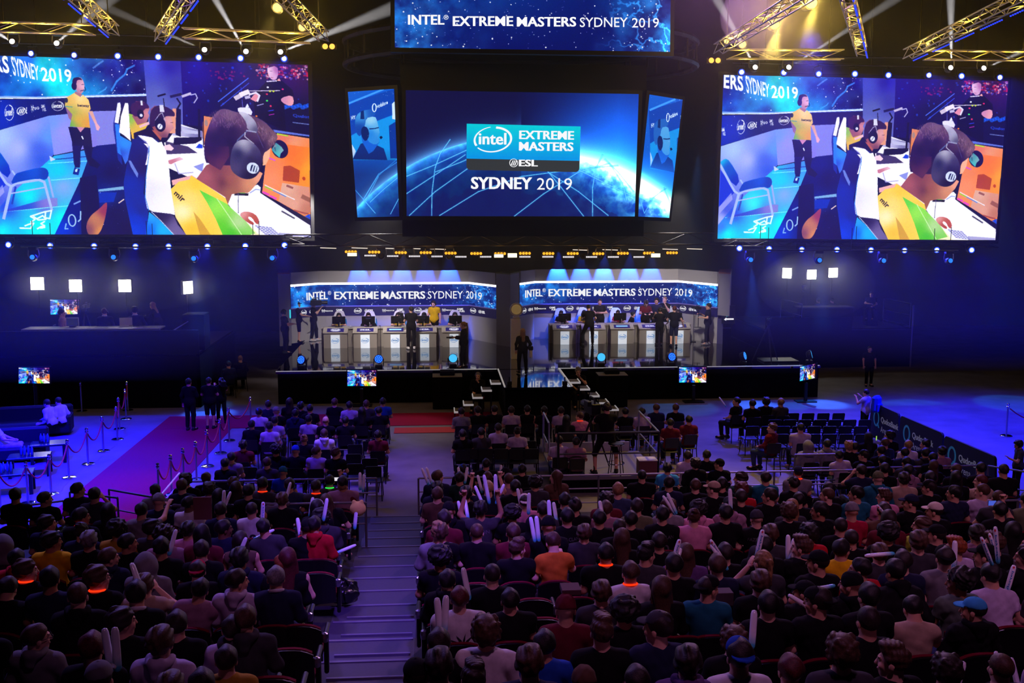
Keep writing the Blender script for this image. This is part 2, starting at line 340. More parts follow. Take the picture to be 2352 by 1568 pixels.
# ---- the live camera picture
def live_picture():
    Q = [(1662, 172), (2316, 186), (2287, 552), (1648, 548)]
    p = Pic(576, 324, Q, (12, 8, 44)); V = p.views; S = 6.5333
    V['A'] = (1640, 160, S); V['B'] = (1960, 160, S); V['C'] = (1640, 360, S); V['D'] = (1960, 360, S); V['Z'] = (1568, 0, 2.5293)
    p.poly('A', [(140, 60), (2250, 100), (2250, 610), (880, 650), (120, 660)], [(200, 200, (10, 40, 150)), (200, 560, (5, 60, 190)), (700, 130, (10, 60, 190)), (900, 150, (0, 220, 235)), (1050, 500, (0, 235, 240)), (1100, 600, (0, 230, 240)), (1400, 200, (20, 70, 170)), (1500, 560, (20, 140, 220)), (1800, 300, (14, 14, 110)), (2150, 500, (14, 12, 80)), (2150, 150, (20, 10, 130)), (780, 600, (8, 80, 200))])
    cl = p.cloud(9, 4); m = (p.b[..., 2] > 70)[..., None]; p.b += m * (cl - .5)[..., None] * np.array((60, 150, 120), np.float32)
    p.line('A', [(1560, 240), (1640, 180), (1700, 140)], 22, (110, 160, 240), .6); p.line('A', [(1780, 550), (1860, 420), (1980, 320), (2010, 250), (2110, 200)], 24, (60, 160, 250), .7); p.line('A', [(1600, 590), (1700, 530), (1720, 500)], 16, (90, 180, 250), .6)
    p.stars('A', (150, 100, 2220, 610), 150, 5, 2.)
    W = (248, 250, 255)
    p.text('A', 'ERS', (150, 66), (430, 84), (446, 330), (146, 275), W, .045); p.text('A', 'SYDNEY', (468, 80), (830, 215), (835, 420), (495, 352), W, .02); p.text('A', '2019', (858, 232), (1262, 262), (1268, 442), (868, 430), W, .02)
    p.line('A', [(128, 648), (880, 655), (1180, 640), (2240, 603)], 34, (130, 170, 245)); p.line('A', [(128, 665), (880, 660), (1180, 642), (2240, 603)], 14, (230, 240, 255))
    p.poly('A', [(122, 690), (880, 668), (1180, 655), (2240, 620), (2240, 830), (1550, 830), (930, 900), (105, 1145)], [(200, 900, (4, 40, 190)), (800, 780, (8, 20, 110)), (1100, 700, (20, 16, 70)), (2000, 700, (26, 18, 70))])
    p.stars('A', (120, 700, 900, 1050), 14, 8, 1.6)
    def pf(x0, y0, x1, y1):
        return lambda u, v, o=0: (x0 + (x1 - x0) * u, y0 + (y1 - y0) * (1 - v), 0)
    for fn_, cx, cy, w, h, logo in (('A', 407, 860, 122, 215, chip_logo), ('A', 566, 838, 120, 110, league_logo), ('A', 755, 800, 105, 110, claw_logo), ('A', 865, 792, 64, 90, fuel_logo), ('A', 1055, 765, 160, 130, chip_logo), ('A', 145, 930, 60, 120, fuel_logo)):
        mb = MB(); logo(mb, pf(cx - w / 2, cy - h / 2, cx + w / 2, cy + h / 2), .5, .5, 1., 1.)
        P = np.array(mb.v)[:, :2]; P[:, 1] -= (P[:, 0] - cx) * (.13 if cx < 950 else .06); P = p.map(fn_, P)
        for f in mb.f: p.fill(P[list(f)], W)
    LV = (150, 160, 240)
    p.poly('A', [(105, 1150), (925, 900), (960, 1430), (900, 1500), (60, 2400), (60, 1700)], [(300, 1200, (165, 195, 245)), (500, 1350, (170, 180, 245)), (780, 1350, (60, 90, 225)), (700, 1050, (140, 150, 240)), (900, 1200, (90, 150, 245)), (150, 1700, (120, 130, 235)), (200, 2100, (60, 80, 220)), (800, 1500, (40, 80, 220)), (100, 2250, (170, 180, 250))])
    p.poly('A', [(925, 900), (1560, 832), (1560, 1310), (960, 1440)], [(980, 1000, (110, 150, 245)), (1100, 1100, (150, 145, 245)), (1500, 1000, (120, 130, 225)), (1500, 1250, (130, 120, 220))])
    p.poly('A', [(1540, 832), (1830, 824), (1800, 1290), (1540, 1310)], (128, 128, 220))
    p.poly('B', [(148, 125), (640, 130), (625, 600), (610, 1010), (148, 1000)], [(250, 250, (60, 70, 190)), (480, 200, (30, 20, 160)), (300, 600, (85, 95, 175)), (550, 500, (50, 50, 150)), (300, 850, (110, 120, 200)), (560, 800, (90, 95, 180))])
    p.poly('B', [(640, 130), (2330, 160), (2290, 1160), (600, 1010), (625, 600)], [(900, 250, (26, 6, 130)), (1500, 300, (24, 8, 90)), (1200, 700, (14, 8, 60)), (2100, 300, (50, 10, 80)), (2100, 900, (12, 10, 50))])
    r = np.random.default_rng(3)
    for i in range(150):
        x = r.uniform(1640, 2330); y = r.uniform(165, 360) + (x - 1640) * .03; c = [(205, 20, 80), (150, 20, 80), (70, 60, 170), (235, 170, 190)][int(r.integers(4))]; p.ell('B', x, y, r.uniform(8, 24), r.uniform(8, 20), c, .75, 0, 8)
    for i in range(26): p.ell('B', r.uniform(950, 1500), 290 + r.uniform(-30, 90), r.uniform(8, 20), 12, (170, 10, 100), .6, 0, 8)
    for i in range(40): p.ell('B', r.uniform(650, 2280), r.uniform(150, 1000), r.uniform(6, 20), r.uniform(6, 20), (20, 80, 220), .6, 0, 8)
    p.line('B', [(1090, 690), (1520, 360)], 12, (70, 110, 240)); p.line('B', [(1120, 750), (1520, 430)], 10, (50, 80, 220)); p.line('B', [(1410, 490), (1420, 640)], 10, (40, 60, 200))
    for i in range(9): p.ell('B', 1960 + 40 * i, 760 - 14 * (i % 3), 34, 30, (10, 90, 240), .7)
    p.text('B', 'Qudos', (2060, 850), (2280, 870), (2280, 920), (2060, 900), (30, 60, 190))
    p.line('B', [(2050, 970), (2290, 1000)], 14, (120, 140, 220), .7)
    # floor: turquoise platform and glossy black deck
    p.poly('C', [(45, 1240), (62, 1020), (330, 700), (900, 190), (965, 140), (1390, 60), (1400, 210), (1300, 440), (1100, 830), (890, 1240)], [(200, 1150, (0, 250, 235)), (700, 1100, (0, 250, 235)), (600, 700, (0, 235, 240)), (1000, 350, (0, 205, 235)), (1050, 560, (130, 165, 235)), (800, 830, (110, 100, 220)), (300, 850, (40, 60, 220)), (1200, 120, (60, 130, 240)), (120, 1060, (60, 110, 250)), (1000, 1000, (0, 245, 235))])
    for y0, y1, x0, x1 in ((245, 210, 880, 1395), (475, 440, 905, 1300), (915, 825, 170, 1100)): p.line('C', [(x0, y0), (x1, y1)], 8, (130, 250, 250))
    p.poly('C', [(1395, 210), (1480, 40), (1530, 0), (1800, -30), (1900, 250), (1850, 500), (1920, 1240), (890, 1240), (1100, 830), (1300, 440)], [(1600, 100, (16, 22, 110)), (1700, 350, (18, 10, 70)), (1600, 700, (10, 40, 150)), (1700, 900, (22, 12, 66)), (1200, 800, (8, 20, 130)), (1000, 1150, (4, 50, 210)), (1500, 1150, (26, 14, 66)), (1350, 500, (12, 14, 80)), (1850, 1150, (24, 14, 64))])
    p.poly('C', [(1280, 440), (1500, 400), (1510, 900), (1480, 1240), (1250, 1240), (1270, 700)], (20, 10, 62), .9)
    p.poly('C', [(1500, 870), (1600, 770), (1620, 800), (1560, 1050), (1470, 1235), (1340, 1240), (1310, 1100), (1380, 960)], [(1450, 1000, (200, 130, 80)), (1350, 1150, (120, 60, 90)), (1560, 900, (140, 40, 80)), (1500, 1180, (230, 150, 70))], 1, 2)
    p.poly('C', [(1510, 600), (1845, 555), (1845, 600), (1510, 630)], (120, 170, 215)); p.poly('C', [(1515, 640), (1750, 640), (1700, 770), (1515, 780)], (10, 45, 175))
    mb = MB(); ring(mb, lambda u, v: (u, v, 0), 1140, 1025, 55, 85, 18, 18); P = p.map('C', np.array(mb.v)[:, :2])
    for f in mb.f: p.fill(P[list(f)], (160, 200, 235))
    p.line('C', [(1260, 900), (1250, 1010), (1220, 1040)], 18, (150, 190, 235)); p.line('C', [(1180, 800), (1265, 760)], 20, (120, 160, 225)); p.line('C', [(1060, 1070), (1040, 1140), (1080, 1140)], 16, (130, 180, 235))
    p.line('C', [(1765, 785), (1835, 735)], 14, (235, 210, 200))
    p.stars('C', (1500, 300, 1900, 1100), 12, 3, 1.2)
    # chair with blue pads
    p.poly('C', [(75, 750), (330, 520), (100, 200), (100, 120), (85, 400)], (20, 50, 215)); p.poly('C', [(70, 760), (260, 540), (280, 640), (75, 860)], (170, 170, 245), .7)
    FR = (165, 185, 245)
    p.line('C', [(430, 570), (370, 800)], 26, (30, 60, 190)); p.line('C', [(870, 430), (915, 705)], 26, (150, 170, 235))
    p.poly('C', [(330, 870), (860, 720), (970, 720), (960, 830), (170, 920)], [(500, 830, (40, 50, 200)), (900, 770, (140, 120, 210))], .8)
    p.poly('C', [(100, 75), (170, 25), (235, 60), (400, 340), (310, 475), (100, 100)], [(200, 150, (10, 60, 200)), (340, 380, (10, 40, 190)), (120, 70, (0, 190, 240))], 1, 1)
    p.line('C', [(100, 130), (240, 400), (310, 520), (375, 560)], 34, FR); p.line('C', [(375, 560), (250, 1000)], 40, FR); p.line('C', [(380, 560), (440, 520), (740, 470), (810, 500), (885, 880)], 34, FR); p.line('C', [(360, 660), (830, 570)], 18, FR); p.line('C', [(400, 350), (430, 400)], 22, FR)
    p.poly('C', [(360, 540), (430, 400), (480, 370), (780, 295), (860, 320), (880, 400), (830, 480), (740, 450), (500, 490)], [(500, 500, (12, 60, 190)), (700, 350, (10, 80, 215)), (830, 380, (15, 50, 170))], 1, 1)
    for l in ([(450, 1130), (590, 1135), (640, 1060), (570, 1080), (520, 1100)], [(600, 1050), (660, 1010), (600, 970), (780, 910), (880, 890), (850, 1000), (790, 990), (800, 920)], [(690, 1000), (760, 960), (800, 1010), (700, 1020), (640, 970)], [(680, 1140), (730, 1110), (780, 1100), (730, 1070), (780, 1040)], [(720, 1130), (780, 1120)]): p.line('C', l, 20, (225, 252, 250))
    p.line('C', [(905, 150), (970, 190), (1030, 185), (1380, 150)], 12, (20, 40, 150)); p.poly('C', [(900, 140), (980, 190), (910, 220)], (190, 210, 250))
    # standing man
    PA = (20, 12, 52)
    p.poly('A', [(1175, 1050), (1465, 1060), (1475, 1360), (1450, 1490), (1490, 1560), (1400, 1568), (1350, 1300), (1310, 1380), (1290, 1568), (1215, 1568), (1210, 1250)], [(1250, 1200, (16, 10, 50)), (1400, 1200, (30, 20, 60)), (1240, 1500, (24, 30, 110))]); p.poly('C', [(1210, 0), (1320, 0), (1300, 250), (1290, 300), (1225, 300)], (22, 18, 84)); p.poly('C', [(1370, 0), (1460, 20), (1455, 160), (1560, 260), (1520, 310), (1415, 270)], (20, 12, 56)); p.poly('C', [(1190, 390), (1220, 300), (1290, 320), (1265, 405)], (10, 30, 140)); p.poly('C', [(1225, 330), (1262, 310), (1250, 360), (1225, 362)], (190, 220, 240))
    p.poly('A', [(1150, 760), (1250, 780), (1260, 900), (1340, 1010), (1390, 1060), (1330, 1125), (1280, 1040), (1190, 930)], [(1200, 850, (135, 90, 140)), (1330, 1080, (215, 140, 170)), (1260, 950, (150, 100, 130))]); p.poly('A', [(1455, 830), (1510, 830), (1560, 1000), (1595, 1050), (1570, 1100), (1545, 1090), (1530, 1010)], [(1500, 900, (220, 160, 140)), (1570, 1050, (235, 170, 190))])
    p.poly('A', [(1160, 660), (1290, 580), (1370, 640), (1400, 605), (1470, 680), (1490, 800), (1455, 850), (1460, 1060), (1195, 1045), (1240, 880), (1150, 765)], [(1230, 700, (235, 180, 60)), (1400, 720, (250, 200, 110)), (1300, 950, (240, 175, 30)), (1430, 1000, (235, 150, 20)), (1210, 1020, (70, 170, 60)), (1360, 660, (255, 225, 150)), (1240, 850, (150, 170, 50))])
    p.ell('A', 1172, 685, 24, 34, (30, 40, 50)); p.line('A', [(1150, 768), (1245, 778)], 12, (60, 150, 130)); p.text('A', 'betway', (1318, 735), (1470, 740), (1470, 790), (1318, 782), (40, 20, 20), .04)
    p.poly('A', [(1300, 560), (1390, 600), (1365, 640), (1290, 590)], (170, 110, 120)); p.ell('A', 1365, 480, 62, 112, [(1330, 420, (190, 130, 150)), (1400, 500, (255, 200, 220)), (1350, 560, (165, 105, 130))]); p.poly('A', [(1270, 400), (1310, 370), (1380, 372), (1410, 410), (1340, 400), (1320, 450), (1320, 540), (1265, 530)], (40, 12, 60), 1, 1); p.ell('A', 1290, 490, 34, 56, (24, 10, 60)); p.line('A', [(1370, 555), (1415, 545)], 12, (80, 40, 60)); p.line('A', [(1420, 560), (1440, 540), (1430, 500)], 8, (20, 10, 50)); p.line('A', [(1390, 470), (1420, 466)], 8, (70, 40, 80)); p.line('A', [(1345, 1180), (1360, 1215)], 16, (235, 235, 255))
    # row of players, far to near
    p.poly('A', [(1775, 990), (1850, 715), (1885, 710), (1870, 830), (1840, 1000), (1850, 1568), (1800, 1500), (1770, 1100)], (22, 40, 150)); p.poly('A', [(1790, 985), (1850, 715), (1886, 712), (1888, 800), (1840, 1000)], (238, 236, 255)); p.poly('A', [(1795, 1010), (1850, 1010), (1850, 1440), (1800, 1400)], (40, 120, 235))
    p.poly('A', [(1985, 860), (2120, 900), (2240, 1000), (2100, 1200), (2010, 1230), (1980, 1000)], [(2020, 950, (110, 190, 70)), (2090, 1000, (250, 180, 30)), (2010, 1150, (240, 180, 40))])
    p.poly('B', [(0, 690), (110, 700), (180, 790), (150, 850), (165, 890), (120, 980), (0, 1020), (-60, 900)], [(120, 850, (230, 150, 150)), (20, 950, (150, 80, 90)), (60, 760, (80, 30, 70))]); p.poly('B', [(-80, 740), (20, 690), (150, 720), (180, 790), (110, 790), (60, 900), (-60, 900)], (58, 20, 66), 1, 1); p.poly('B', [(20, 1030), (150, 970), (160, 1010), (30, 1060)], (235, 180, 190)); p.ell('B', 50, 870, 46, 66, (14, 8, 40)); p.ell('B', 58, 886, 20, 22, (215, 215, 240)); p.line('B', [(75, 690), (78, 740)], 26, (220, 220, 240))
    p.poly('A', [(1840, 1120), (1880, 900), (1950, 715), (1990, 720), (1985, 1240), (1900, 1160)], (244, 240, 255)); p.poly('A', [(1840, 1160), (1990, 1250), (2000, 1300), (1930, 1500), (1890, 1560), (1840, 1400)], [(1900, 1300, (40, 150, 250)), (1950, 1450, (70, 120, 240)), (1860, 1400, (30, 60, 190))])
    # desk tops and far gear
    p.poly('B', [(330, 1290), (560, 1000), (850, 1100), (850, 1500), (1000, 1568), (350, 1568)], (240, 238, 255)); p.poly('B', [(480, 1000), (850, 1100), (850, 1200), (450, 1160)], [(560, 1080, (190, 185, 225)), (780, 1130, (120, 115, 170))]); p.poly('D', [(330, -50), (880, -50), (1250, 600), (1530, 520), (2140, 1090), (2130, 1250), (1400, 1250), (1100, 800), (600, 420), (360, 300)], (246, 244, 255))
    p.poly('B', [(350, 1240), (640, 1310), (760, 1400), (350, 1420)], (62, 48, 92)); p.poly('D', [(480, 200), (640, 150), (690, 350), (500, 370)], (255, 255, 255)); p.line('D', [(450, 240), (490, 380), (680, 360)], 14, (170, 165, 215)); p.poly('D', [(690, 280), (830, 230), (800, 350), (760, 330)], (110, 120, 220), .8)
    p.poly('B', [(490, 1150), (530, 780), (590, 800), (560, 1180)], (14, 8, 40)); p.poly('B', [(480, 790), (530, 790), (490, 1130), (410, 1130)], (225, 150, 120)); p.poly('B', [(470, 1190), (830, 1180), (830, 1220), (740, 1270), (450, 1290)], (18, 10, 44)); p.poly('B', [(590, 1070), (800, 1100), (800, 1140), (610, 1130)], (190, 188, 225)); p.poly('B', [(740, 1330), (790, 1270), (835, 1290), (830, 1335)], (20, 60, 215)); p.line('B', [(830, 800), (800, 1180)], 30, (16, 8, 40))
    p.line('B', [(375, 780), (370, 650)], 12, (14, 8, 40)); p.line('B', [(300, 620), (400, 590)], 24, (14, 8, 40)); p.line('B', [(550, 780), (590, 720), (550, 650)], 22, (14, 8, 40)); p.line('B', [(470, 625), (610, 590)], 36, (30, 22, 70)); p.line('B', [(625, 620), (735, 580)], 34, (190, 180, 215)); p.line('B', [(735, 600), (800, 585), (820, 640), (770, 710)], 14, (180, 180, 230))
    # second player
    p.poly('B', [(-60, 1130), (160, 1050), (330, 1250), (340, 1320), (-60, 1250)], (22, 10, 44)); p.poly('B', [(170, 1000), (190, 800), (250, 750), (440, 790), (460, 960), (475, 1060), (410, 1120), (380, 1190), (310, 1190), (300, 1210), (240, 1150)], [(420, 980, (235, 170, 170)), (420, 1080, (215, 140, 140)), (350, 1170, (90, 45, 70)), (250, 1100, (170, 80, 60)), (200, 950, (90, 40, 80))]); p.poly('B', [(160, 960), (185, 830), (260, 745), (400, 760), (500, 830), (505, 900), (430, 890), (370, 900), (300, 1000), (170, 1060)], (48, 22, 64), 1, 1); p.poly('B', [(180, 1080), (230, 1100), (300, 1190), (290, 1230)], (180, 90, 60)); p.poly('B', [(310, 740), (360, 740), (370, 840), (310, 840)], (214, 212, 235)); p.line('B', [(240, 950), (300, 870), (340, 850), (370, 960)], 8, (180, 180, 210)); p.ell('B', 300, 1010, 72, 100, (18, 12, 48)); p.ell('B', 295, 1038, 34, 38, (228, 228, 250)); p.line('B', [(280, 1060), (310, 1015)], 8, (40, 40, 80)); p.line('B', [(440, 985), (470, 982)], 8, (90, 40, 60)); p.poly('B', [(310, 1310), (400, 1280), (455, 1340), (420, 1370), (330, 1360)], (240, 205, 220)); p.poly('D', [(360, 200), (520, 150), (570, 180), (470, 215), (400, 250), (365, 240)], [(420, 210, (200, 110, 130)), (540, 160, (235, 190, 210))])
    # cameraman behind
    p.poly('B', [(1560, 600), (1760, 400), (1960, 390), (2090, 520), (2100, 600), (1960, 640), (1950, 1100), (1560, 900)], (10, 6, 34)); p.poly('B', [(1780, 240), (1800, 180), (1880, 165), (1925, 210), (1920, 300), (1890, 380), (1830, 385), (1790, 330)], [(1820, 270, (250, 220, 245)), (1900, 250, (150, 60, 140)), (1860, 350, (215, 170, 210))], 1, 1); p.poly('B', [(1795, 215), (1820, 165), (1900, 160), (1930, 220), (1880, 190)], (60, 20, 90)); p.line('B', [(1760, 405), (1890, 395)], 14, (220, 215, 245)); p.line('B', [(1815, 262), (1845, 262)], 8, (120, 80, 140)); p.line('B', [(1820, 350), (1850, 352)], 8, (170, 80, 120)); p.poly('B', [(1890, 390), (1930, 360), (1945, 400)], (235, 160, 150))
    p.poly('B', [(1925, 630), (2080, 585), (2095, 700), (2040, 750), (1925, 690)], [(1960, 650, (200, 130, 170)), (2070, 690, (235, 160, 170))], 1, 1); p.poly('B', [(1520, 650), (1600, 560), (1640, 600), (1590, 690)], (225, 140, 160)); p.line('B', [(1510, 538), (1920, 530)], 12, (190, 180, 200))
    for x, y, c in ((1790, 540, (200, 220, 40)), (1835, 540, (200, 220, 40)), (1745, 580, (230, 40, 70)), (1737, 672, (60, 240, 80)), (1765, 485, (235, 235, 255)), (1960, 510, (230, 30, 90)), (1780, 745, (230, 40, 70)), (1580, 885, (240, 120, 40))): p.ell('B', x, y, 14, 12, c)
    p.line('B', [(1600, 740), (1690, 715)], 10, (170, 170, 200)); p.line('B', [(1740, 815), (1815, 800)], 10, (40, 60, 210)); p.line('B', [(1745, 870), (1815, 855)], 10, (170, 30, 150))
    p.line('B', [(1325, 640), (1400, 600)], 60, (205, 190, 215)); p.line('B', [(1400, 590), (1500, 550)], 64, (235, 225, 240)); p.line('B', [(1510, 590), (1600, 560), (1645, 600), (1610, 680)], 24, (225, 215, 240)); p.line('B', [(1460, 630), (1510, 620)], 40, (190, 180, 215)); p.poly('B', [(1340, 780), (1380, 765), (1500, 770), (1530, 830), (1510, 880), (1345, 830)], (225, 222, 250)); p.poly('B', [(1440, 770), (1475, 710), (1495, 765)], (225, 225, 250)); p.line('B', [(1410, 660), (1410, 760)], 10, (80, 80, 170))
    p.poly('B', [(870, 880), (1010, 905), (940, 1040), (890, 1250), (845, 1300), (850, 1150)], [(920, 960, (220, 130, 90)), (880, 1150, (225, 130, 60))]); p.line('B', [(880, 880), (1010, 903)], 14, (30, 20, 50)); p.ell('B', 908, 985, 22, 44, (160, 130, 120)); p.line('B', [(878, 890), (845, 1320)], 12, (24, 14, 50))
    # near chair
    p.poly('A', [(1910, 1568), (1940, 1450), (2000, 1250), (2080, 1170), (2180, 1155), (2352, 1230), (2352, 1568)], [(2000, 1450, (16, 36, 130)), (2150, 1250, (20, 26, 90)), (1960, 1540, (14, 50, 190))]); p.poly('C', [(1910, 240), (1960, 100), (2010, -100), (2200, -60), (2220, 20), (2150, 350), (2100, 640), (2140, 900), (2095, 1240), (1920, 1240), (1850, 720), (1850, 500)], [(1950, 500, (14, 40, 165)), (2100, 300, (26, 16, 86)), (2000, 1000, (10, 50, 200)), (2060, 900, (20, 30, 130)), (1930, 1150, (10, 60, 220))])
    p.poly('B', [(-10, 1160), (60, 1165), (180, 1190), (300, 1300), (345, 1400), (362, 1568), (60, 1568), (130, 1350), (100, 1250)], (248, 244, 255)); p.poly('D', [(60, -40), (140, -20), (300, -60), (350, 80), (368, 200), (372, 580), (385, 700), (395, 950), (330, 930), (110, 905), (40, 860), (20, 700), (60, 400), (110, 200), (140, 60)], [(200, 300, (250, 247, 255)), (60, 600, (228, 224, 250)), (300, 800, (242, 240, 255))]); p.line('D', [(130, 0), (120, 120), (60, 400), (25, 700), (60, 890)], 9, (30, 120, 230)); p.line('B', [(10, 1180), (110, 1270), (120, 1340), (90, 1470)], 8, (170, 170, 230))
    p.poly('D', [(60, 905), (180, 1010), (380, 1245), (-10, 1245)], [(60, 1150, (10, 90, 240)), (200, 1150, (20, 180, 250)), (40, 950, (40, 160, 240))]); p.poly('D', [(110, 905), (330, 930), (385, 970), (420, 1080), (540, 1245), (380, 1245), (200, 1010)], [(200, 950, (36, 24, 70)), (400, 1150, (110, 95, 150))]); p.line('D', [(90, 905), (190, 1010), (380, 1245)], 10, (190, 200, 240))
    p.poly('C', [(1935, 200), (1965, 200), (2050, 380), (2035, 440), (1960, 290)], (120, 150, 235), .8)
    # monitor with the game
    p.poly('D', [(1530, 640), (1610, 230), (1700, -90), (2240, -20), (2200, 500), (2150, 1095), (2100, 1060)], (22, 14, 60)); p.poly('B', [(1780, 1070), (2255, 1145), (2250, 1165), (1800, 1110)], (90, 110, 210))
    p.poly('B', [(1830, 1120), (2245, 1190), (2225, 1568), (1640, 1568), (1720, 1300)], [(1900, 1180, (225, 110, 90)), (2050, 1250, (235, 150, 110)), (2150, 1450, (250, 120, 30)), (1950, 1400, (235, 130, 70))]); p.poly('D', [(1555, 640), (1640, 230), (1730, 20), (1950, -30), (2235, 10), (2190, 540), (2150, 1010), (1760, 760)], [(1700, 450, (250, 140, 95)), (1750, 250, (235, 130, 80)), (2050, 200, (250, 120, 30)), (2180, 300, (255, 160, 30)), (2000, 100, (245, 110, 30))]); p.poly('D', [(1830, 500), (2180, 560), (2165, 900), (2080, 950), (1760, 760)], [(1900, 560, (225, 170, 150)), (2100, 650, (215, 140, 120)), (1950, 800, (225, 160, 140)), (2120, 850, (190, 110, 90))])
    p.poly('D', [(1870, 270), (1960, 260), (2080, 330), (2050, 500), (1840, 470)], (150, 40, 20), .75); p.ell('D', 2120, 440, 22, 26, (190, 60, 20)); p.line('D', [(2080, 690), (2170, 740)], 60, (110, 50, 40), .6); p.line('D', [(1890, 540), (1960, 570)], 30, (130, 60, 60), .8)
    p.ell('B', 1845, 1340, 108, 128, (24, 12, 66), 1, -.2); p.poly('B', [(1735, 1350), (1800, 1250), (1870, 1310), (1895, 1360), (1850, 1400), (1830, 1460), (1770, 1400)], [(1790, 1330, (40, 130, 150)), (1860, 1370, (160, 170, 180)), (1820, 1430, (40, 200, 200))])
    p.line('B', [(1830, 1130), (1965, 1158)], 18, (170, 220, 40)); p.line('D', [(1600, 530), (1970, 730)], 12, (235, 235, 245)); p.line('D', [(1600, 555), (1700, 605)], 14, (120, 220, 40)); p.line('D', [(1700, 605), (1860, 690)], 12, (60, 130, 235)); p.line('D', [(1570, 630), (1640, 665)], 30, (225, 70, 190)); p.line('D', [(1660, 685), (1730, 720)], 30, (225, 70, 190)); p.line('D', [(1695, 160), (1765, 190)], 22, (215, 80, 200)); p.line('D', [(1950, 880), (2050, 910), (2130, 930)], 22, (150, 50, 50), .7); p.poly('D', [(2080, 960), (2150, 930), (2150, 1010)], (20, 70, 215))
    for i in range(7): p.ell('D', 1800 + 22 * i, 900 + 14 * i, 20, 12, (40, 36, 70), .8, .5)
    p.poly('D', [(1720, 1190), (2130, 1220), (2125, 1250), (1730, 1245)], (150, 145, 205), .8)
    # near player
    p.poly('D', [(390, 470), (660, 400), (720, 440), (640, 480), (395, 540)], (235, 170, 170)); p.poly('D', [(370, 590), (480, 490), (620, 460), (650, 405), (720, 450), (950, 620), (1080, 720), (1110, 860), (1280, 1000), (1490, 1245), (530, 1245), (400, 980)], [(450, 560, (255, 205, 60)), (600, 700, (255, 215, 110)), (500, 900, (255, 240, 190)), (600, 1150, (250, 190, 20)), (800, 1150, (255, 205, 60)), (700, 520, (250, 200, 30)), (1000, 720, (250, 205, 60)), (1350, 1200, (250, 240, 200))])
    p.poly('D', [(740, 600), (900, 690), (1080, 790), (1180, 900), (1300, 1020), (1420, 1200), (1250, 1245), (1000, 1245), (920, 1000), (830, 780)], [(800, 680, (90, 210, 50)), (950, 850, (150, 230, 70)), (1000, 1100, (90, 205, 20)), (1200, 1050, (190, 220, 160)), (1100, 1200, (60, 190, 20))]); p.line('D', [(960, 720), (1250, 1240)], 10, (210, 240, 180)); p.poly('D', [(640, 900), (720, 1010), (850, 1245), (700, 1245)], (170, 110, 10), .5)
    p.text('D', 'mir', (440, 610), (560, 720), (500, 780), (400, 660), (40, 24, 20), .03)
    p.poly('D', [(1200, 620), (1380, 650), (1370, 680), (1190, 675)], (30, 20, 50)); p.line('D', [(1210, 632), (1330, 640)], 18, (90, 230, 60)); p.line('D', [(1250, 420), (1240, 700), (1220, 920)], 8, (90, 85, 120)); p.poly('D', [(1500, 520), (1580, 490), (1560, 580)], (24, 18, 60)); p.line('D', [(1400, 640), (1480, 590), (1530, 600)], 12, (140, 150, 220))
    p.poly('D', [(860, 260), (1150, 150), (1300, 200), (1590, 370), (1530, 480), (1400, 620), (1370, 640), (1260, 640), (1160, 660), (1095, 800), (1070, 700), (900, 580), (715, 450)], [(850, 420, (170, 85, 95)), (1000, 300, (120, 55, 70)), (1050, 500, (90, 40, 60)), (1150, 450, (160, 85, 70)), (1400, 520, (215, 140, 100)), (1530, 420, (240, 160, 130)), (1150, 620, (160, 95, 70)), (900, 540, (150, 75, 85))]); p.poly('B', [(1600, 1568), (1620, 1400), (1740, 1280), (1720, 1340), (1700, 1450), (1640, 1560)], (245, 175, 140))
    p.poly('B', [(870, 1568), (840, 1430), (870, 1200), (930, 1040), (1000, 900), (1090, 800), (1190, 785), (1300, 830), (1450, 850), (1560, 890), (1680, 960), (1760, 1060), (1840, 1150), (1800, 1250), (1700, 1350), (1620, 1400), (1600, 1568)], [(1000, 1200, (22, 8, 56)), (950, 1450, (36, 14, 66)), (1200, 1250, (18, 6, 50)), (1100, 1080, (24, 8, 56)), (1250, 1080, (24, 8, 56)), (1100, 860, (105, 70, 105)), (1250, 880, (130, 95, 120)), (1350, 960, (100, 62, 96)), (1700, 1100, (110, 75, 95)), (1600, 1300, (26, 10, 56)), (1760, 1200, (130, 90, 105)), (1000, 1000, (100, 60, 110)), (880, 1300, (40, 16, 80))], 1, 1)
    for i in range(90):
        a, b = r.uniform(960, 1400), r.uniform(800, 1020); p.line('B', [(a, b), (a + r.uniform(-40, 40), b + r.uniform(20, 70))], 8, [(190, 150, 165), (60, 30, 70), (150, 110, 130)][i % 3], .35)
    for i in range(70):
        a = r.uniform(1580, 1800); b = 960 + (a - 1560) * .75 + r.uniform(-10, 200); p.line('B', [(a, b), (a + r.uniform(-30, 30), b + r.uniform(20, 60))], 8, [(170, 135, 150), (40, 16, 60)][i % 2], .35)
    p.poly('D', [(850, 0), (1180, 0), (1170, 140), (1040, 330), (900, 240), (860, 120)], [(950, 60, (34, 12, 66)), (1050, 250, (90, 40, 70)), (900, 200, (70, 28, 70))])
    p.poly('B', [(1340, 830), (1420, 830), (1500, 880), (1560, 960), (1580, 1060), (1570, 1110), (1440, 1080), (1440, 980), (1390, 890)], [(1420, 860, (225, 220, 240)), (1480, 950, (200, 195, 220)), (1540, 1060, (40, 36, 70)), (1440, 940, (120, 115, 150)), (1500, 1010, (170, 165, 195))], 1, 1)
    p.line('B', [(1440, 1090), (1300, 1220), (1240, 1568)], 16, (80, 90, 140)); p.line('B', [(1410, 1110), (1400, 1170), (1510, 1270)], 14, (170, 165, 190)); p.line('B', [(1430, 1085), (1560, 1110)], 18, (150, 150, 185)); p.line('B', [(1560, 1110), (1630, 1320)], 10, (70, 60, 110))
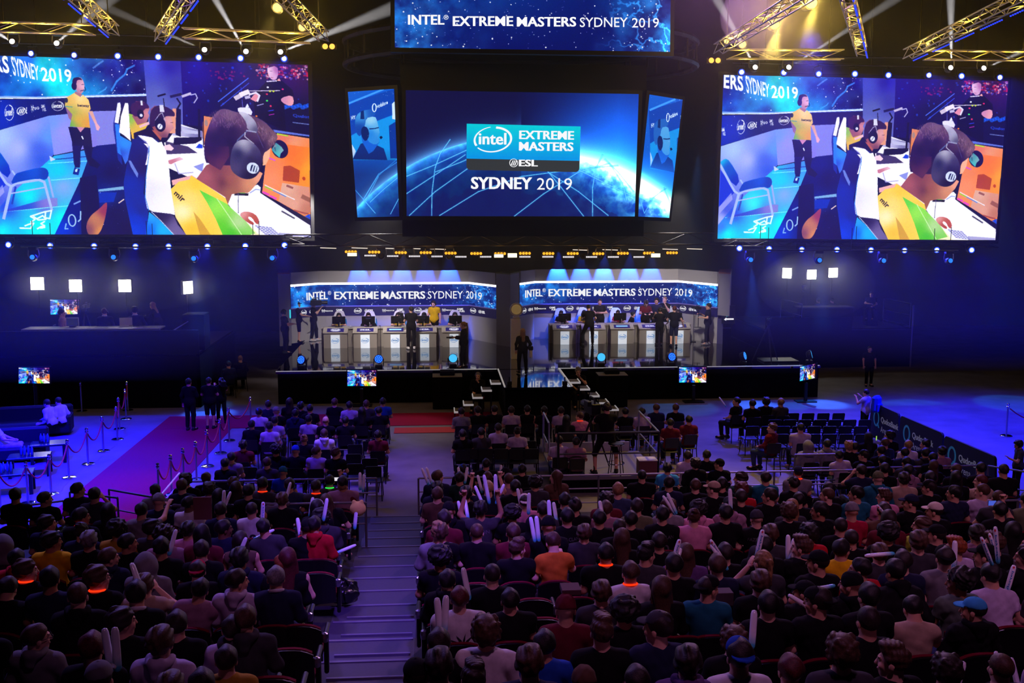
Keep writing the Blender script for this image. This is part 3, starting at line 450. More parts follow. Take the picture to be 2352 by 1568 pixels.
    p.poly('D', [(1170, 330), (1180, 150), (1240, -20), (1320, -90), (1420, -100), (1540, -20), (1600, 100), (1580, 300), (1500, 420), (1390, 460), (1280, 430)], [(1300, 100, (14, 14, 60)), (1420, 20, (150, 145, 170)), (1380, -50, (200, 195, 215)), (1450, 180, (24, 16, 60)), (1250, 300, (70, 60, 100)), (1500, 60, (40, 30, 80)), (1400, 400, (16, 8, 44)), (1560, 250, (30, 20, 66))], 1, 2)
    p.ell('D', 1466, 298, 80, 78, (206, 216, 245), 1, -.2)
    for k in (0, 1, 2): p.poly('D', [(1425 + 34 * k, 330 + 12 * k), (1450 + 38 * k, 255 + 8 * k), (1478 + 26 * k, 250 + 12 * k), (1440 + 34 * k, 345 + 6 * k)], (30, 34, 80))
    p.poly('D', [(1230, 930), (1320, 890), (1440, 930), (1485, 1020), (1470, 1080), (1430, 1060), (1400, 990), (1350, 960), (1340, 1000), (1420, 1060), (1390, 1090), (1280, 1010)], [(1280, 930, (230, 160, 160)), (1440, 980, (190, 80, 70)), (1370, 1060, (170, 60, 50))], 1, 1)
    for i in range(5):
        for j in range(6): p.poly('D', [(1420 + 45 * i + 22 * j, 1090 + 22 * j + 6 * i), (1455 + 45 * i + 22 * j, 1094 + 22 * j + 6 * i), (1465 + 45 * i + 22 * j, 1108 + 22 * j + 6 * i), (1430 + 45 * i + 22 * j, 1104 + 22 * j + 6 * i)], (110, 110, 195))
    return p.done(4.)
# ---- star field with nebula clouds (banners)
def nebula(w, h, seed, k=1.0, stars=150):
    p = Pic(w, h, [(0, 0), (1, 0), (1, 1), (0, 1)], (6, 14, 92)); p.views['U'] = (0, 0, 1.); u = p.xx / p.w; v = p.yy / p.h
    a = p.cloud(3, seed, 6); b = p.cloud(7, seed + 1, 4)
    side = np.clip(1.15 - u * 3.2, 0, 1) * .95 + np.clip((u - .70) * 2.9, 0, 1) * 1.05 + np.clip(.25 - abs(u - .34), 0, .2) * np.clip(1 - v * 1.3, 0, 1) * .8
    d = np.clip((a - .40) * 2.6, 0, 1) * np.clip(side, 0, 1) + .25 * np.clip(side, 0, 1)
    p.b += d[..., None] * np.array((30, 130, 150), np.float32) * k + ((b - .5) * np.clip(side, 0, 1))[..., None] * np.array((40, 90, 80), np.float32)
    p.b += (np.clip(.9 - abs(u - .42) * 2, 0, 1) * np.clip(1 - v, 0, 1) * 50)[..., None] * np.array((0, .7, .9), np.float32)
    f = np.clip(1 - abs(p.cloud(4, seed + 9, 5) - .52) * 26, 0, 1) * np.clip((u - .72) * 4, 0, 1); p.b += f[..., None] * np.array((60, 150, 170), np.float32)
    p.stars('U', (0, 0, 1, 1), stars, seed, 2.); return p.done(3.)
# ---- earth from space, spread over three screens; coordinates of the photograph's centre picture
def earth(w, h, quad, side=False):
    p = Pic(w, h, quad, (14, 12, 62)); p.views['P'] = (0, 0, 1.); p.views['E'] = (780, 190, 4.9) if quad[0][0] < 1400 else (1380, 190, 4.9)
    gx = (p.xx + .5) / p.w; gy = (p.yy + .5) / p.h; q = np.array(quad, np.float32)
    X = (q[0, 0] * (1 - gx) + q[1, 0] * gx) * (1 - gy) + (q[3, 0] * (1 - gx) + q[2, 0] * gx) * gy; Y = (q[0, 1] * (1 - gx) + q[1, 1] * gx) * (1 - gy) + (q[3, 1] * (1 - gx) + q[2, 1] * gx) * gy
    cx, cy, r = 1195., 815., 505.; aa = np.where(X < cx, 1.0, 1.10)
    rr = np.hypot((X - cx), (Y - cy) * aa) - r * np.where(X < cx, 1.0, 1.02)          # distance outside the limb
    rightness = np.clip((X - 1180) / 240, 0, 1); D = p.b
    halo = np.exp(-np.clip(rr, 0, None) / (16 + 70 * rightness)); out = (rr > 0)[..., None]
    D += out * (halo * (.5 + 1.0 * rightness))[..., None] * np.array((20, 130, 210), np.float32) + out * (rightness * np.clip(1.2 - abs(Y - 300) / 170, 0, 1) * .5)[..., None] * np.array((0, 70, 190), np.float32)
    D += out * (np.exp(-np.clip(rr, 0, None) / 16) * (.35 + 2.2 * rightness))[..., None] * np.array((170, 220, 190), np.float32)
    c = p.cloud(10, 21, 6); c2 = p.cloud(22, 23, 4)
    depth = np.clip(-rr, 0, None); light = np.exp(-depth / (40 + 26 * rightness)) * (.75 + .8 * rightness) + .05
    surf = np.stack([8 + 70 * (c - .25) * light, 20 + 260 * (c * .8 + c2 * .35 - .15) * light, 80 + 330 * (c * .7 + .3) * light * .8], -1); surf = np.where((depth > 70 + 60 * c)[..., None], surf * .55 + np.array((10, 8, 40)), surf)
    surf += (np.exp(-depth / (7 + 9 * rightness)) * (.55 + 1.6 * rightness))[..., None] * np.array((150, 235, 220)) + (rightness ** 2 * np.clip(c2 - .35, 0, 1) * np.exp(-depth / 36) * 3.4)[..., None] * np.array((230, 240, 200))
    D[:] = np.where(rr[..., None] < 0, surf, D)
    def beam(pts, w=2.2, col=(120, 235, 255)):
        p.line('P', pts, w * 2.2, (30, 110, 240), .3); p.line('P', pts, w * .6, col, .85)
    if not side:
        for l in ([(933, 405), (1000, 378), (1072, 345), (1130, 328)], [(933, 445), (1010, 395), (1070, 355)], [(1035, 320), (1012, 352), (1000, 385), (993, 440), (992, 495)], [(940, 495), (1000, 440), (1078, 385)], [(1010, 495), (1100, 440), (1200, 405), (1330, 388), (1420, 380)], [(1182, 497), (1250, 445), (1330, 395), (1400, 375)], [(1255, 388), (1290, 430), (1342, 497)], [(1260, 395), (1330, 440), (1398, 495)], [(1385, 355), (1370, 385), (1362, 430), (1362, 497)], [(1390, 365), (1420, 395), (1456, 440)], [(1330, 390), (1400, 425), (1456, 452)], [(1400, 375), (1430, 420), (1440, 460)], [(1120, 345), (1060, 372), (1000, 395)]): beam(l)
    elif quad[0][0] < 1000: 
        for l in ([(834, 462), (868, 410), (916, 368)], [(850, 467), (880, 440), (920, 408)], [(834, 462), (870, 405), (916, 376)], [(816, 440), (862, 490)], [(897, 492), (922, 448)], [(828, 470), (845, 455), (870, 410)]): beam(l, 1.6)
    else:
        for l in ([(1480, 490), (1500, 455), (1520, 440), (1530, 434)], [(1467, 447), (1480, 490)], [(1525, 432), (1540, 470)]): beam(l, 1.6)
    if side:                              # the fading portrait above the earth
        E_ = 'E'; K = (5.0 if quad[0][0] < 1000 else None)
        a = np.clip(rr / 30., 0, 1)[..., None]; keep = p.b.copy(); p.b[:] = (8, 86, 200)
        if quad[0][0] < 1000: T = lambda pts: pts
        else: T = lambda pts: [(553 + (x - 88) * .70 - (y - 90) * .052, 130 + (y - 66) * 1.0 + (x - 88) * .12) for x, y in pts]
        P_ = lambda pts, col, al=1., sm=0: p.poly(E_, T(pts), col, al, sm)
        P_([(80, 250), (640, 60), (640, 360), (430, 450), (130, 620)], (6, 62, 172)); P_([(130, 625), (430, 450), (640, 370), (670, 900), (150, 900)], (14, 140, 225)); p.line(E_, T([(100, 245), (330, 145), (490, 75)]), 22, (60, 150, 250))
        P_([(590, 250), (625, 215), (640, 440), (595, 430)], (200, 225, 250)); P_([(135, 710), (185, 800), (155, 880)], (190, 215, 250)); P_([(555, 510), (650, 450), (670, 880), (572, 880)], (6, 50, 150))
        P_([(150, 890), (240, 715), (330, 690), (500, 770), (540, 900)], (8, 40, 120)); P_([(240, 600), (420, 620), (450, 700), (380, 800), (330, 830), (260, 700)], (14, 90, 205)); P_([(290, 420), (400, 395), (425, 450), (455, 590), (435, 640), (455, 700), (400, 730), (320, 690), (280, 560)], [(360, 440, (150, 205, 235)), (420, 520, (90, 170, 225)), (350, 600, (20, 120, 215)), (420, 680, (40, 130, 215))], 1, 1)
        P_([(170, 480), (190, 380), (260, 330), (370, 310), (410, 350), (390, 400), (300, 410), (290, 500), (240, 640), (190, 600)], [(230, 380, (60, 150, 220)), (370, 350, (20, 80, 180)), (220, 550, (10, 60, 160))], 1, 1); P_([(235, 430), (240, 340), (275, 325), (280, 430)], (8, 40, 110)); P_([(240, 560), (270, 510), (320, 530), (340, 620), (300, 695), (255, 650)], (6, 30, 100), 1, 1); p.line(E_, T([(340, 545), (400, 540), (440, 530)]), 12, (6, 40, 110)); P_([(450, 640), (470, 625), (490, 645), (465, 665)], (6, 20, 70))
        p.text(E_, 'vodafone', T([(415, 255)])[0], T([(540, 205)])[0], T([(545, 250)])[0], T([(425, 305)])[0], (215, 235, 255)); p.text(E_, 'HY', T([(130, 395)])[0], T([(180, 385)])[0], T([(185, 425)])[0], T([(135, 445)])[0], (215, 235, 255))
        mb = MB(); ring(mb, lambda u, v: (u, v, 0), 392, 295, 27, 52, 12, 12); P = p.map(E_, T([tuple(v[:2]) for v in mb.v]))
        for f in mb.f: p.fill(P[list(f)], (215, 235, 255))
        p.stars(E_, (100, 80, 640, 800) if quad[0][0] < 1000 else (480, 140, 920, 900), 90, 12, .9)
        port = p.b.copy(); fade = np.clip((Y - 340) / 60, 0, 1)[..., None] * .55; p.b[:] = port * (a * (1 - fade)) + keep * (1 - a * (1 - fade))
    return p.done(3.)
# ------------------------------------------------------------------ the hall
M_floor = mat('concrete_floor', (104, 96, 108), .65, spec=.2, noise=.18, nscale=1.2, bump=.1, bscale=8)
M_drape = mat('black_drape', (10, 10, 14), .95, spec=.1, noise=.3, nscale=3)
M_black = mat('black_metal', (14, 14, 17), .5, spec=.4)
M_dark = mat('dark_cloth', (12, 12, 15), .95, spec=.1)
M_step = mat('step_vinyl', (58, 52, 74), .5, spec=.4, noise=.1, nscale=25)
M_nose = mat('step_nosing', (108, 102, 128), .4, metal=.2)
M_steel = mat('brushed_steel', (165, 165, 172), .28, metal=.9)
M_chrome = mat('chrome', (215, 215, 220), .12, metal=1.)
M_red = mat('red_carpet', (132, 8, 54), .95, spec=.1, noise=.15, nscale=60)
ROWD, ROW0, RISE = .88, 22.05, .1302
def rowz(k): return RISE * (k + 1)
def ramp(Y): return max(0., (22.05 - Y) * .148)
struct('floor', MB().box((0, 28, -.1), (90, 80, .2)), M_floor)
struct('wall_back', MB().box((0, 56, 12), (90, .3, 24)), M_drape)
struct('wall_left', MB().box((-30, 28, 12), (.3, 80, 24)), M_drape); struct('wall_right', MB().box((36, 28, 12), (.3, 80, 24)), M_drape)
struct('ceiling', MB().box((3, 28, 24), (90, 80, .3)), M_drape)
AX0, AX1 = -1.46, -.30
mb = MB()
for k in range(20):
    y1 = ROW0 - ROWD * k; z = rowz(k); mb.box((-7.5 if k > 1 else -5, y1 - ROWD / 2, z / 2), (12.1 if k > 1 else 7.1, ROWD, z)); mb.box((9.7, y1 - ROWD / 2, z / 2), (20., ROWD, z))
struct('floor_tribune', mb, mat('tribune_deck', (34, 30, 36), .7))
mb = MB()
for k in range(20): mb.box(((AX0 + AX1) / 2, ROW0 - ROWD * (k + .5), rowz(k) / 2 + .002), (AX1 - AX0, ROWD, rowz(k)))
struct('floor_stairs', mb, M_step)
mb = MB()
for k in range(20): mb.box(((AX0 + AX1) / 2 + .02, ROW0 - ROWD * k - .03, rowz(k) + .006), (AX1 - AX0 - .08, .05, .012))
for k in range(9, 20): mb.box(((AX0 + AX1) / 2 + .08, ROW0 - ROWD * (k + .5) - .03, rowz(k) + .012), (AX1 - AX0 - .25, .035, .024))
struct('trim_1', mb, M_nose)
# carpet
mb = MB().box((-7.5, 27.6, .006), (2.35, 12.2, .012)).box((-3.3, 32.75, .008), (10.6, 1.9, .012))
tag(obj('red_carpet', mb, M_red), 'long red carpet between the rope posts, running on in front of the stage', 'carpet')
mb = MB().box((.1, 31.1, .012), (2.8, .75, .008)); tag(obj('carpet_strip', mb, mat('pink_red_carpet', (176, 60, 64), .95, spec=.1)), 'lighter pinkish red carpet strip at the stage end of the aisle', 'carpet')
# ------------------------------------------------------------------ stage
SZ = 1.15
M_deck = mat('gloss_black_deck', (13, 13, 16), .07, spec=.8, coat=.6)
M_skirt = mat('black_skirt', (8, 8, 11), .95, spec=.1, noise=.35, nscale=2.)
struct('floor_stage', MB().box((4.1, 40.9, SZ - .04), (19.2, 10.8, .08)).box((3.22, 33.75, SZ - .045), (2.16, 3.55, .07)), M_deck)
struct('wall_stage_skirt', MB().box((4.1, 40.9, SZ / 2 - .05), (19.1, 10.7, SZ - .1)).box((3.22, 33.8, SZ / 2 - .05), (2.1, 3.4, SZ - .1)), M_skirt)
M_edge = mat('white_edge_strip', (225, 225, 230), .4, emit=.25)
struct('trim_2', MB().box((-1.7, 35.48, SZ + .012), (7.6, .05, .025)).box((8.95, 35.48, SZ + .012), (9.4, .05, .025)).box((2.15, 33.75, SZ + .012), (.05, 3.5, .025)).box((4.29, 33.75, SZ + .012), (.05, 3.5, .025)), M_edge)
# stage wall sets
M_set = mat('set_white_panel', (182, 178, 180), .75, spec=.2)
M_setgrey = mat('set_grey_panel', (120, 114, 112), .8, spec=.2)
M_strip = glow('led_strip_white', (255, 244, 246), 3.2, True)
M_white = glow('screen_white', (252, 252, 255), 1.0)
def polyfn(P, pxs):                       # P: plan points, pxs: their picture columns; fn(px, z, off)
    P = [Vector((p[0], p[1], 0)) for p in P]
    def fn(px, z, o=0.):
        i = 0
        while i < len(P) - 2 and px > pxs[i + 1]: i += 1
        t = (px - pxs[i]) / (pxs[i + 1] - pxs[i]); d = P[i + 1] - P[i]; n = Vector((d.y, -d.x, 0)).normalized()
        q = P[i] + d * t + n * o; return Vector((q.x, q.y, z))
    return fn
def set_wall(label, pxs, Ys, zs, words, ya, yb, logos, seed):
    z0, zb, z1, z2, z3, z4 = zs
    P = [aty(p, 700, y) for p, y in zip(pxs, Ys)]; fn = polyfn(P, pxs)
    root = empty('stage_backdrop', (P[1].x, P[1].y, SZ), 0, label, 'backdrop'); inv = Matrix.Translation((-P[1].x, -P[1].y, -SZ))
    def strip(name, za, zb_, m, th, o=0.):
        mb = MB()
        for i in range(len(pxs) - 1):
            a, b = fn(pxs[i] + .01, za, o), fn(pxs[i + 1] - .01, za, o); n = (fn(pxs[i] + .01, za, o - th) - a)
            mb.add([a, b, b + n, a + n] + [v + Vector((0, 0, zb_ - za)) for v in (a, b, b + n, a + n)], [(0, 1, 5, 4), (1, 2, 6, 5), (2, 3, 7, 6), (3, 0, 4, 7), (4, 5, 6, 7), (3, 2, 1, 0)])
        return obj(name, mb, m, root, M=inv)
    strip('lower_panel', z0, zb, M_set, .1); strip('header_panel', z3, z4, M_set, .1, .06); strip('light_strip', z2, z3, M_strip, .06, .07)
    img = nebula(420, 46, seed, 1.0, 230); me = pixel_mesh('led_banner', img); n = len(me.vertices); v = np.empty(n * 3, np.float32); me.vertices.foreach_get('co', v); v = v.reshape(-1, 3)
    w = np.array([fn(pxs[0] + (pxs[-1] - pxs[0]) * a, z1 + (z2 - z1) * b, .01) for a, b, _ in v], np.float32); me.vertices.foreach_set('co', w.ravel())
    bn = obj('led_banner', me, pixel_mat('led_pixels', 1.2), root, M=inv)
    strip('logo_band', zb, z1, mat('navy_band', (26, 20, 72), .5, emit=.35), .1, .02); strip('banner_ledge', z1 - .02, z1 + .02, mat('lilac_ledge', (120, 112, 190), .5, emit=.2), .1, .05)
    mb = MB()
    f = lambda u, v, o=0: fn(u, v, .025)
    for t, a, b, bold in words: put_text(mb, t, f, a, ya if t != '®' else yb - (yb - ya) * .42, b, yb if t != '®' else yb + (yb - ya) * .1, bold)
    obj('lettering', mb, M_white, root, M=inv)
    mb = MB(); zc = (zb + z1) / 2; H = z1 - zb; k = .0178      # metres for one picture column at the wall
    for kind, c, w in logos:
        g = lambda u, v, o=0, c=c: fn(c + u / k, zc + v, .03)
        {'c': chip_logo, 'l': league_logo, 'p': claw_logo, 'g': fuel_logo}[kind](mb, g, 0, 0, w * k, H * {'c': .56, 'l': .34, 'p': .36, 'g': .42}[kind])
    obj('logo_lettering', mb, M_white, root, M=inv)
    return fn
px5 = lambda x: 630 + x / 4.356
L_fn = set_wall('backdrop wall behind the yellow-shirted team, white header above its starry banner', (668, 731, 1078, 1140), (42.6, 43.6, 43.6, 41.9), (SZ, 2.18, 2.58, 3.49, 3.57, 4.06),
    [('INTEL', px5(320), px5(535), .035), ('®', px5(538), px5(571), 0.), ('EXTREME', px5(603), px5(1040), .035), ('MASTERS', px5(1068), px5(1505), .035), ('SYDNEY', px5(1533), px5(1888), .005), ('2019', px5(1918), px5(2085), .005)], 2.87, 3.19,
    [('c', px5(288), 13), ('l', px5(365), 10), ('p', px5(530), 25), ('g', px5(657), 18), ('c', px5(832), 18), ('l', px5(945), 21), ('p', px5(1138), 27), ('g', px5(1262), 18), ('c', px5(1432), 18), ('l', px5(1545), 20), ('p', px5(1738), 27), ('g', px5(1866), 18), ('c', px5(1996), 14), ('l', px5(2083), 15)], 31)
px6 = lambda x: 1130 + x / 4.127
R_fn = set_wall('backdrop wall behind the dark-shirted team, beside the trophy', (1193, 1227, 1557, 1648), (42.4, 43.4, 43.4, 41.4), (SZ, 2.24, 2.63, 3.53, 3.61, 4.10),
    [('INTEL', px6(310), px6(473), .035), ('®', px6(476), px6(508), 0.), ('EXTREME', px6(535), px6(930), .035), ('MASTERS', px6(962), px6(1352), .035), ('SYDNEY', px6(1380), px6(1705), .005), ('2019', px6(1730), px6(1905), .005)], 2.96, 3.27,
    [('c', px6(300), 10), ('l', px6(360), 11), ('p', px6(458), 26), ('g', px6(578), 17), ('c', px6(735), 17), ('l', px6(838), 20), ('p', px6(1000), 24), ('g', px6(1122), 16), ('c', px6(1278), 17), ('l', px6(1385), 20), ('p', px6(1545), 24), ('g', px6(1680), 16), ('c', px6(1818), 15), ('l', px6(1912), 18)], 47)
def prism_thing(name, pxy, z0, z1, m, label, cat, cap=None):
    P = [aty(x, 700, y) for x, y in pxy]; c = sum(P, Vector()) / len(P)
    r = empty(name, (c.x, c.y, z0), 0, label, cat); mb = MB().prism([Vector((p.x - c.x, p.y - c.y, 0)) for p in P], (0, 0, z1 - z0)); obj('column_body', mb, m, r)
    if cap: mb = MB().prism([Vector(((p.x - c.x) * 1.03, (p.y - c.y) * 1.03, z1 - z0)) for p in P], (0, 0, .05)); obj('top_frame', mb, cap, r)
    return r
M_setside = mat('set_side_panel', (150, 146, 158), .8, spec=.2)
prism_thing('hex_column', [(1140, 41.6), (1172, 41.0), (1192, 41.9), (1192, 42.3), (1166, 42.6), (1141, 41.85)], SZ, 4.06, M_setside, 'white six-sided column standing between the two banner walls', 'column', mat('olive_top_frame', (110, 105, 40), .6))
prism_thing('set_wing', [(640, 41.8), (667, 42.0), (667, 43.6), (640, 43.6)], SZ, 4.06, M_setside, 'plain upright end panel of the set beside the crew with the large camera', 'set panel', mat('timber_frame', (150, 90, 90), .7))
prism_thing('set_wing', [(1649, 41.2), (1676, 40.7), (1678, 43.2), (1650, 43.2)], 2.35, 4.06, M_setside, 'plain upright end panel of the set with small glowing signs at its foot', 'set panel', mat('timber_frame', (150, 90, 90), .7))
prism_thing('set_wing', [(1649, 41.4), (1662, 41.2), (1662, 43.2), (1650, 43.2)], SZ, 2.35, mat('set_shaded_side', (70, 66, 110), .8), 'dim lower side wall under the sign panel of the set', 'set panel')  # dark blue shade below the wing is put into this panel's colour
for i, p in enumerate((825, 873, 924, 977, 1032)): q = L_fn(p, 4.9, .30); spot('header_wash_light', q, L_fn(p, 3.6, .02), (1500, 800, 1300, 800, 1800)[i], (.012, .085, 1.0), 44, .5, .04)
for i, p in enumerate((1280, 1333, 1384, 1442, 1493)): q = R_fn(p, 4.9, .30); spot('header_wash_light', q, R_fn(p, 3.6, .02), (3200, 2300, 3000, 2300, 1600)[i], (.012, .10, 1.0), 44, .5, .04)
for p, fn in ((860, L_fn), (1000, L_fn), (1330, R_fn), (1480, R_fn)): spot('lilac_wash_light', fn(p, 4.7, 2.5), fn(p, 1.8, 0), 330, (.24, .16, 1.0), 70, .9, .1)
# glowing sign marks on the dark post right of the set
fnS = quadfn(aty(1660, 705, 41.0), aty(1688, 705, 41.0), aty(1688, 740, 41.0), aty(1660, 740, 41.0))
r = empty('glow_sign', aty(1672, 740, 41.05), 0, 'small black board with a cyan fork mark and white arrow mark', 'sign'); inv = Matrix.Translation(-r.location)
obj('board', MB().box(aty(1673, 722, 41.1), (.55, .06, .75)), M_black, r, M=inv); mb = MB(); ring(mb, fnS, .34, .72, .16, .22, .045, .045, 150, 390, 14); mb.add([fnS(.15, .78), fnS(.2, .78), fnS(.2, .98), fnS(.15, .98)], [(0, 1, 2, 3)]); mb.add([fnS(.48, .78), fnS(.53, .78), fnS(.53, .98), fnS(.48, .98)], [(0, 1, 2, 3)]); rrect(mb, fnS, .28, .38, .4, .5, .03); obj('fork_mark', mb, glow('cyan_glow', (60, 220, 235), 1.), r, M=inv)
mb = MB(); mb.add([fnS(.1, .18), fnS(.3, .1), fnS(.26, .16), fnS(.9, .17), fnS(.9, .26), fnS(.3, .26), fnS(.3, .32)], [(0, 1, 2, 3, 4, 5, 6)]); obj('arrow_mark', mb, M_white, r, M=inv)
# ------------------------------------------------------------------ LED screens
LED = pixel_mat('led_pixels', 1.2)
live = pixel_mesh('picture', live_picture())
def screen(name, label, c, me, off=.03, frame=.12, cat='screen', depth=.25, group=None):
    tl, tr, br, bl = c; f = quadfn(*c); n = f.n
    r = empty(name, (bl + br) / 2, 0, label, cat, group); inv = Matrix.Translation(-(bl + br) / 2)
    ex = (tr - tl).normalized() * frame; ez = (tl - bl).normalized() * frame
    mb = MB().prism([tl - ex + ez - n * .02, tr + ex + ez - n * .02, br + ex - ez - n * .02, bl - ex - ez - n * .02], -n * depth); obj('cabinet', mb, M_black, r, M=inv)
    obj('picture', fit(me, *[p - (bl + br) / 2 for p in c]), LED, r); return r, f, inv
def corners(px, Y): return [aty(x, y, Y if not isinstance(Y, (list, tuple)) else Y[i]) for i, (x, y) in enumerate(px)]
screen('led_wall', 'huge video wall near the carpet side, cut off by the picture edge', corners([(-32, 127), (707, 149), (715, 545), (-24, 540)], 37.), live)
screen('led_wall', 'huge video wall near the barrier side, its live picture complete', corners([(1662, 172), (2316, 186), (2287, 552), (1648, 548)], 37.), live)
QC = [(932, 207), (1467, 216), (1458, 497), (934, 496)]; QL = [(799, 211), (905, 204), (917, 497), (821, 499)]; QR = [(1492, 217), (1568, 229), (1537, 500), (1463, 497)]; QB = [(906, -60), (1541, -48), (1539, 119), (907, 109)]
boardM = mat('scoreboard_black', (9, 9, 12), .7)
r, f, inv = screen('scoreboard_screen', 'centre face of the hanging scoreboard, logo card above a globe', corners(QC, (32.9, 32.9, 33.1, 33.1)), pixel_mesh('picture', earth(480, 252, QC)))
mb = MB(); g = lambda u, v, o=0: f((u - 580 - (v - 500) * .004) / 1330., (1240 - (v + (u - 580) * .012)) / 731., .03)
rrect(mb, g, 925, 692, 1578, 962, 24); obj('card_base', mb, glow('card_grey', (52, 54, 58), 1.), r, M=inv)
mb = MB(); g2 = lambda u, v, o=0: f((u - 580 - (v - 500) * .004) / 1330., (1240 - (v + (u - 580) * .012)) / 731., .05); n = 10
for i in range(n): mb.add([g2(925, 692 + 203 * i / n), g2(1578, 692 + 203 * i / n), g2(1578, 692 + 203 * (i + 1) / n), g2(925, 692 + 203 * (i + 1) / n)], [(0, 1, 2, 3)])
top = obj('card_top', mb, [glow('card_cyan_%d' % i, (0, 205 - 6 * i, 222 + i), 1.) for i in range(n)], r, M=inv)
for i, pl in enumerate(top.data.polygons): pl.material_index = i
mb = MB(); g3 = lambda u, v, o=0: f((u - 580) / 1330., (1240 - v) / 731., .07)
g4 = lambda u, v, o=0: g3(u, -v + (u - 1070) * .0)      # v up
chip_logo(mb, lambda u, v, o=0: g3(u, 786 - v - 0), 1074, 0, 222, 150); put_text(mb, 'EXTREME', lambda u, v, o=0: g3(u, v), 1226, 782, 1538, 732, .045); put_text(mb, 'MASTERS', lambda u, v, o=0: g3(u, v), 1226, 850, 1536, 798, .045)
league_logo(mb, lambda u, v, o=0: g3(u, 922 - v), 1250, 0, 162, 50); put_text(mb, 'SYDNEY', lambda u, v, o=0: g3(u, v), 952, 1078, 1300, 1006, .04); put_text(mb, '2019', lambda u, v, o=0: g3(u, v), 1330, 1080, 1534, 1010, 0.); obj('lettering', mb, M_white, r, M=inv)
screen('scoreboard_screen', 'narrow scoreboard face next to the logo globe, shown nearer the carpet', corners(QL, (34.2, 33.4, 33.4, 34.2)), pixel_mesh('picture', earth(110, 300, QL, True)))
screen('scoreboard_screen', 'narrow scoreboard face next to the logo globe, shown nearer the barriers', corners(QR, (33.4, 34.2, 34.2, 33.4)), pixel_mesh('picture', earth(80, 300, QR, True)))
r, f, inv = screen('scoreboard_banner', 'upper ring screen of the scoreboard with white event name on stars', corners(QB, 30.5), pixel_mesh('picture', nebula(460, 124, 12, .9, 330)))
mb = MB(); kk = 2.502
def gb(u, v, o=0):
    X = 700 + u / kk; Y = v / kk + 0; return f((X - 906) / 634., 1 - (Y + 60 - (X - 906) * .0175) / 168., .03)
for t, a, b, y0, y1, bold in (('INTEL', 592, 795, 140, 84, .035), ('®', 792, 820, 112, 84, 0.), ('EXTREME', 846, 1187, 148, 92, .035), ('MASTERS', 1212, 1550, 152, 96, .035), ('SYDNEY', 1573, 1851, 155, 99, .005), ('2019', 1876, 2033, 158, 102, .005)): put_text(mb, t, lambda u, v, o=0: gb(u, v - (u - 592) * .0 ), a, y0 + 0, b, y1 + 0, bold)
obj('lettering', mb, M_white, r, M=inv)
# scoreboard body, rings and hangers
cb = aty(1200, 350, 35.2); r = empty('hanging_scoreboard', (cb.x, cb.y, 6.2), 0, 'dark body and rings of the hanging scoreboard behind its screens', 'scoreboard')
w = aty(1460, 350, 33).x - aty(940, 350, 33).x; obj('core_box', MB().box((0, .6, 2.4), (w + .9, 2.6, 5.6)), boardM, r)
for nm, rad, z, th in (('lower_ring', 5.9, 5.25, .10), ('upper_ring', 5.9, 6.0, .10)):
    mb = MB(); mb.tube([(rad * math.cos(a), rad * .8 * math.sin(a) + .5, z) for a in np.linspace(0, 2 * math.pi, 41)], th, 6); obj(nm, mb, mat('ring_metal', (30, 27, 32), .5, metal=.3), r)
mb = MB()
for a in np.linspace(0, 2 * math.pi, 25)[:-1]: mb.tube([(5.9 * math.cos(a), 4.72 * math.sin(a) + .5, 5.25), (5.9 * math.cos(a), 4.72 * math.sin(a) + .5, 6.0)], .04, 5)
obj('ring_posts', mb, mat('ring_metal'), r); mb = MB()
for x in (-4, 4):
    for y in (-1, 2): mb.tube([(x, y, 5.1), (x, y, 17.5)], .03, 5)
obj('hanging_cables', mb, M_black, r)
# small monitors with the same picture
def tv(label, c, Y, stand=True, parent_z=None):
    cs = corners(c, Y); r, f, inv = screen('monitor', label, cs, live, .02, .035, 'monitor', .07); return r
tv('small monitor on the floor at the skirted riser, nearest the sofas', [(43, 844), (113, 844), (114, 880), (43, 880)], 34.4)
tv('floor monitor leaning on the stage front below the yellow-shirted team', [(798, 850), (864, 850), (864, 886), (798, 886)], 35.3)
tv('floor monitor leaning on the stage front below the dark-shirted team', [(1560, 843), (1622, 843), (1622, 878), (1560, 878)], 35.2)
tv('turned monitor at the far corner of the stage front', [(1838, 842), (1872, 835), (1871, 868), (1837, 875)], (35.0, 34.3, 34.3, 35.0))
for p in ((78, 884, 34.3), (831, 890, 35.2), (1591, 882, 35.1), (1855, 880, 34.6)):
    q = aty(*p); q.y -= .3 if p[0] in (831, 1591) else 0; tag(obj('monitor_stand', MB().box((0, .15, q.z - .05 - .0), (.08, .08, .06)).box((0, .15, q.z / 2), (.1, .1, max(.1, q.z - .02))).box((0, .15, .02), (.7, .4, .04)), M_black, loc=(q.x, q.y, 0)), {78: 'black stand under the monitor nearest the sofas', 831: 'black stand under the monitor below the yellow-shirted team', 1591: 'black stand under the monitor below the dark-shirted team', 1855: 'black stand under the turned monitor at the stage corner'}[p[0]], 'stand', 'monitor stands')
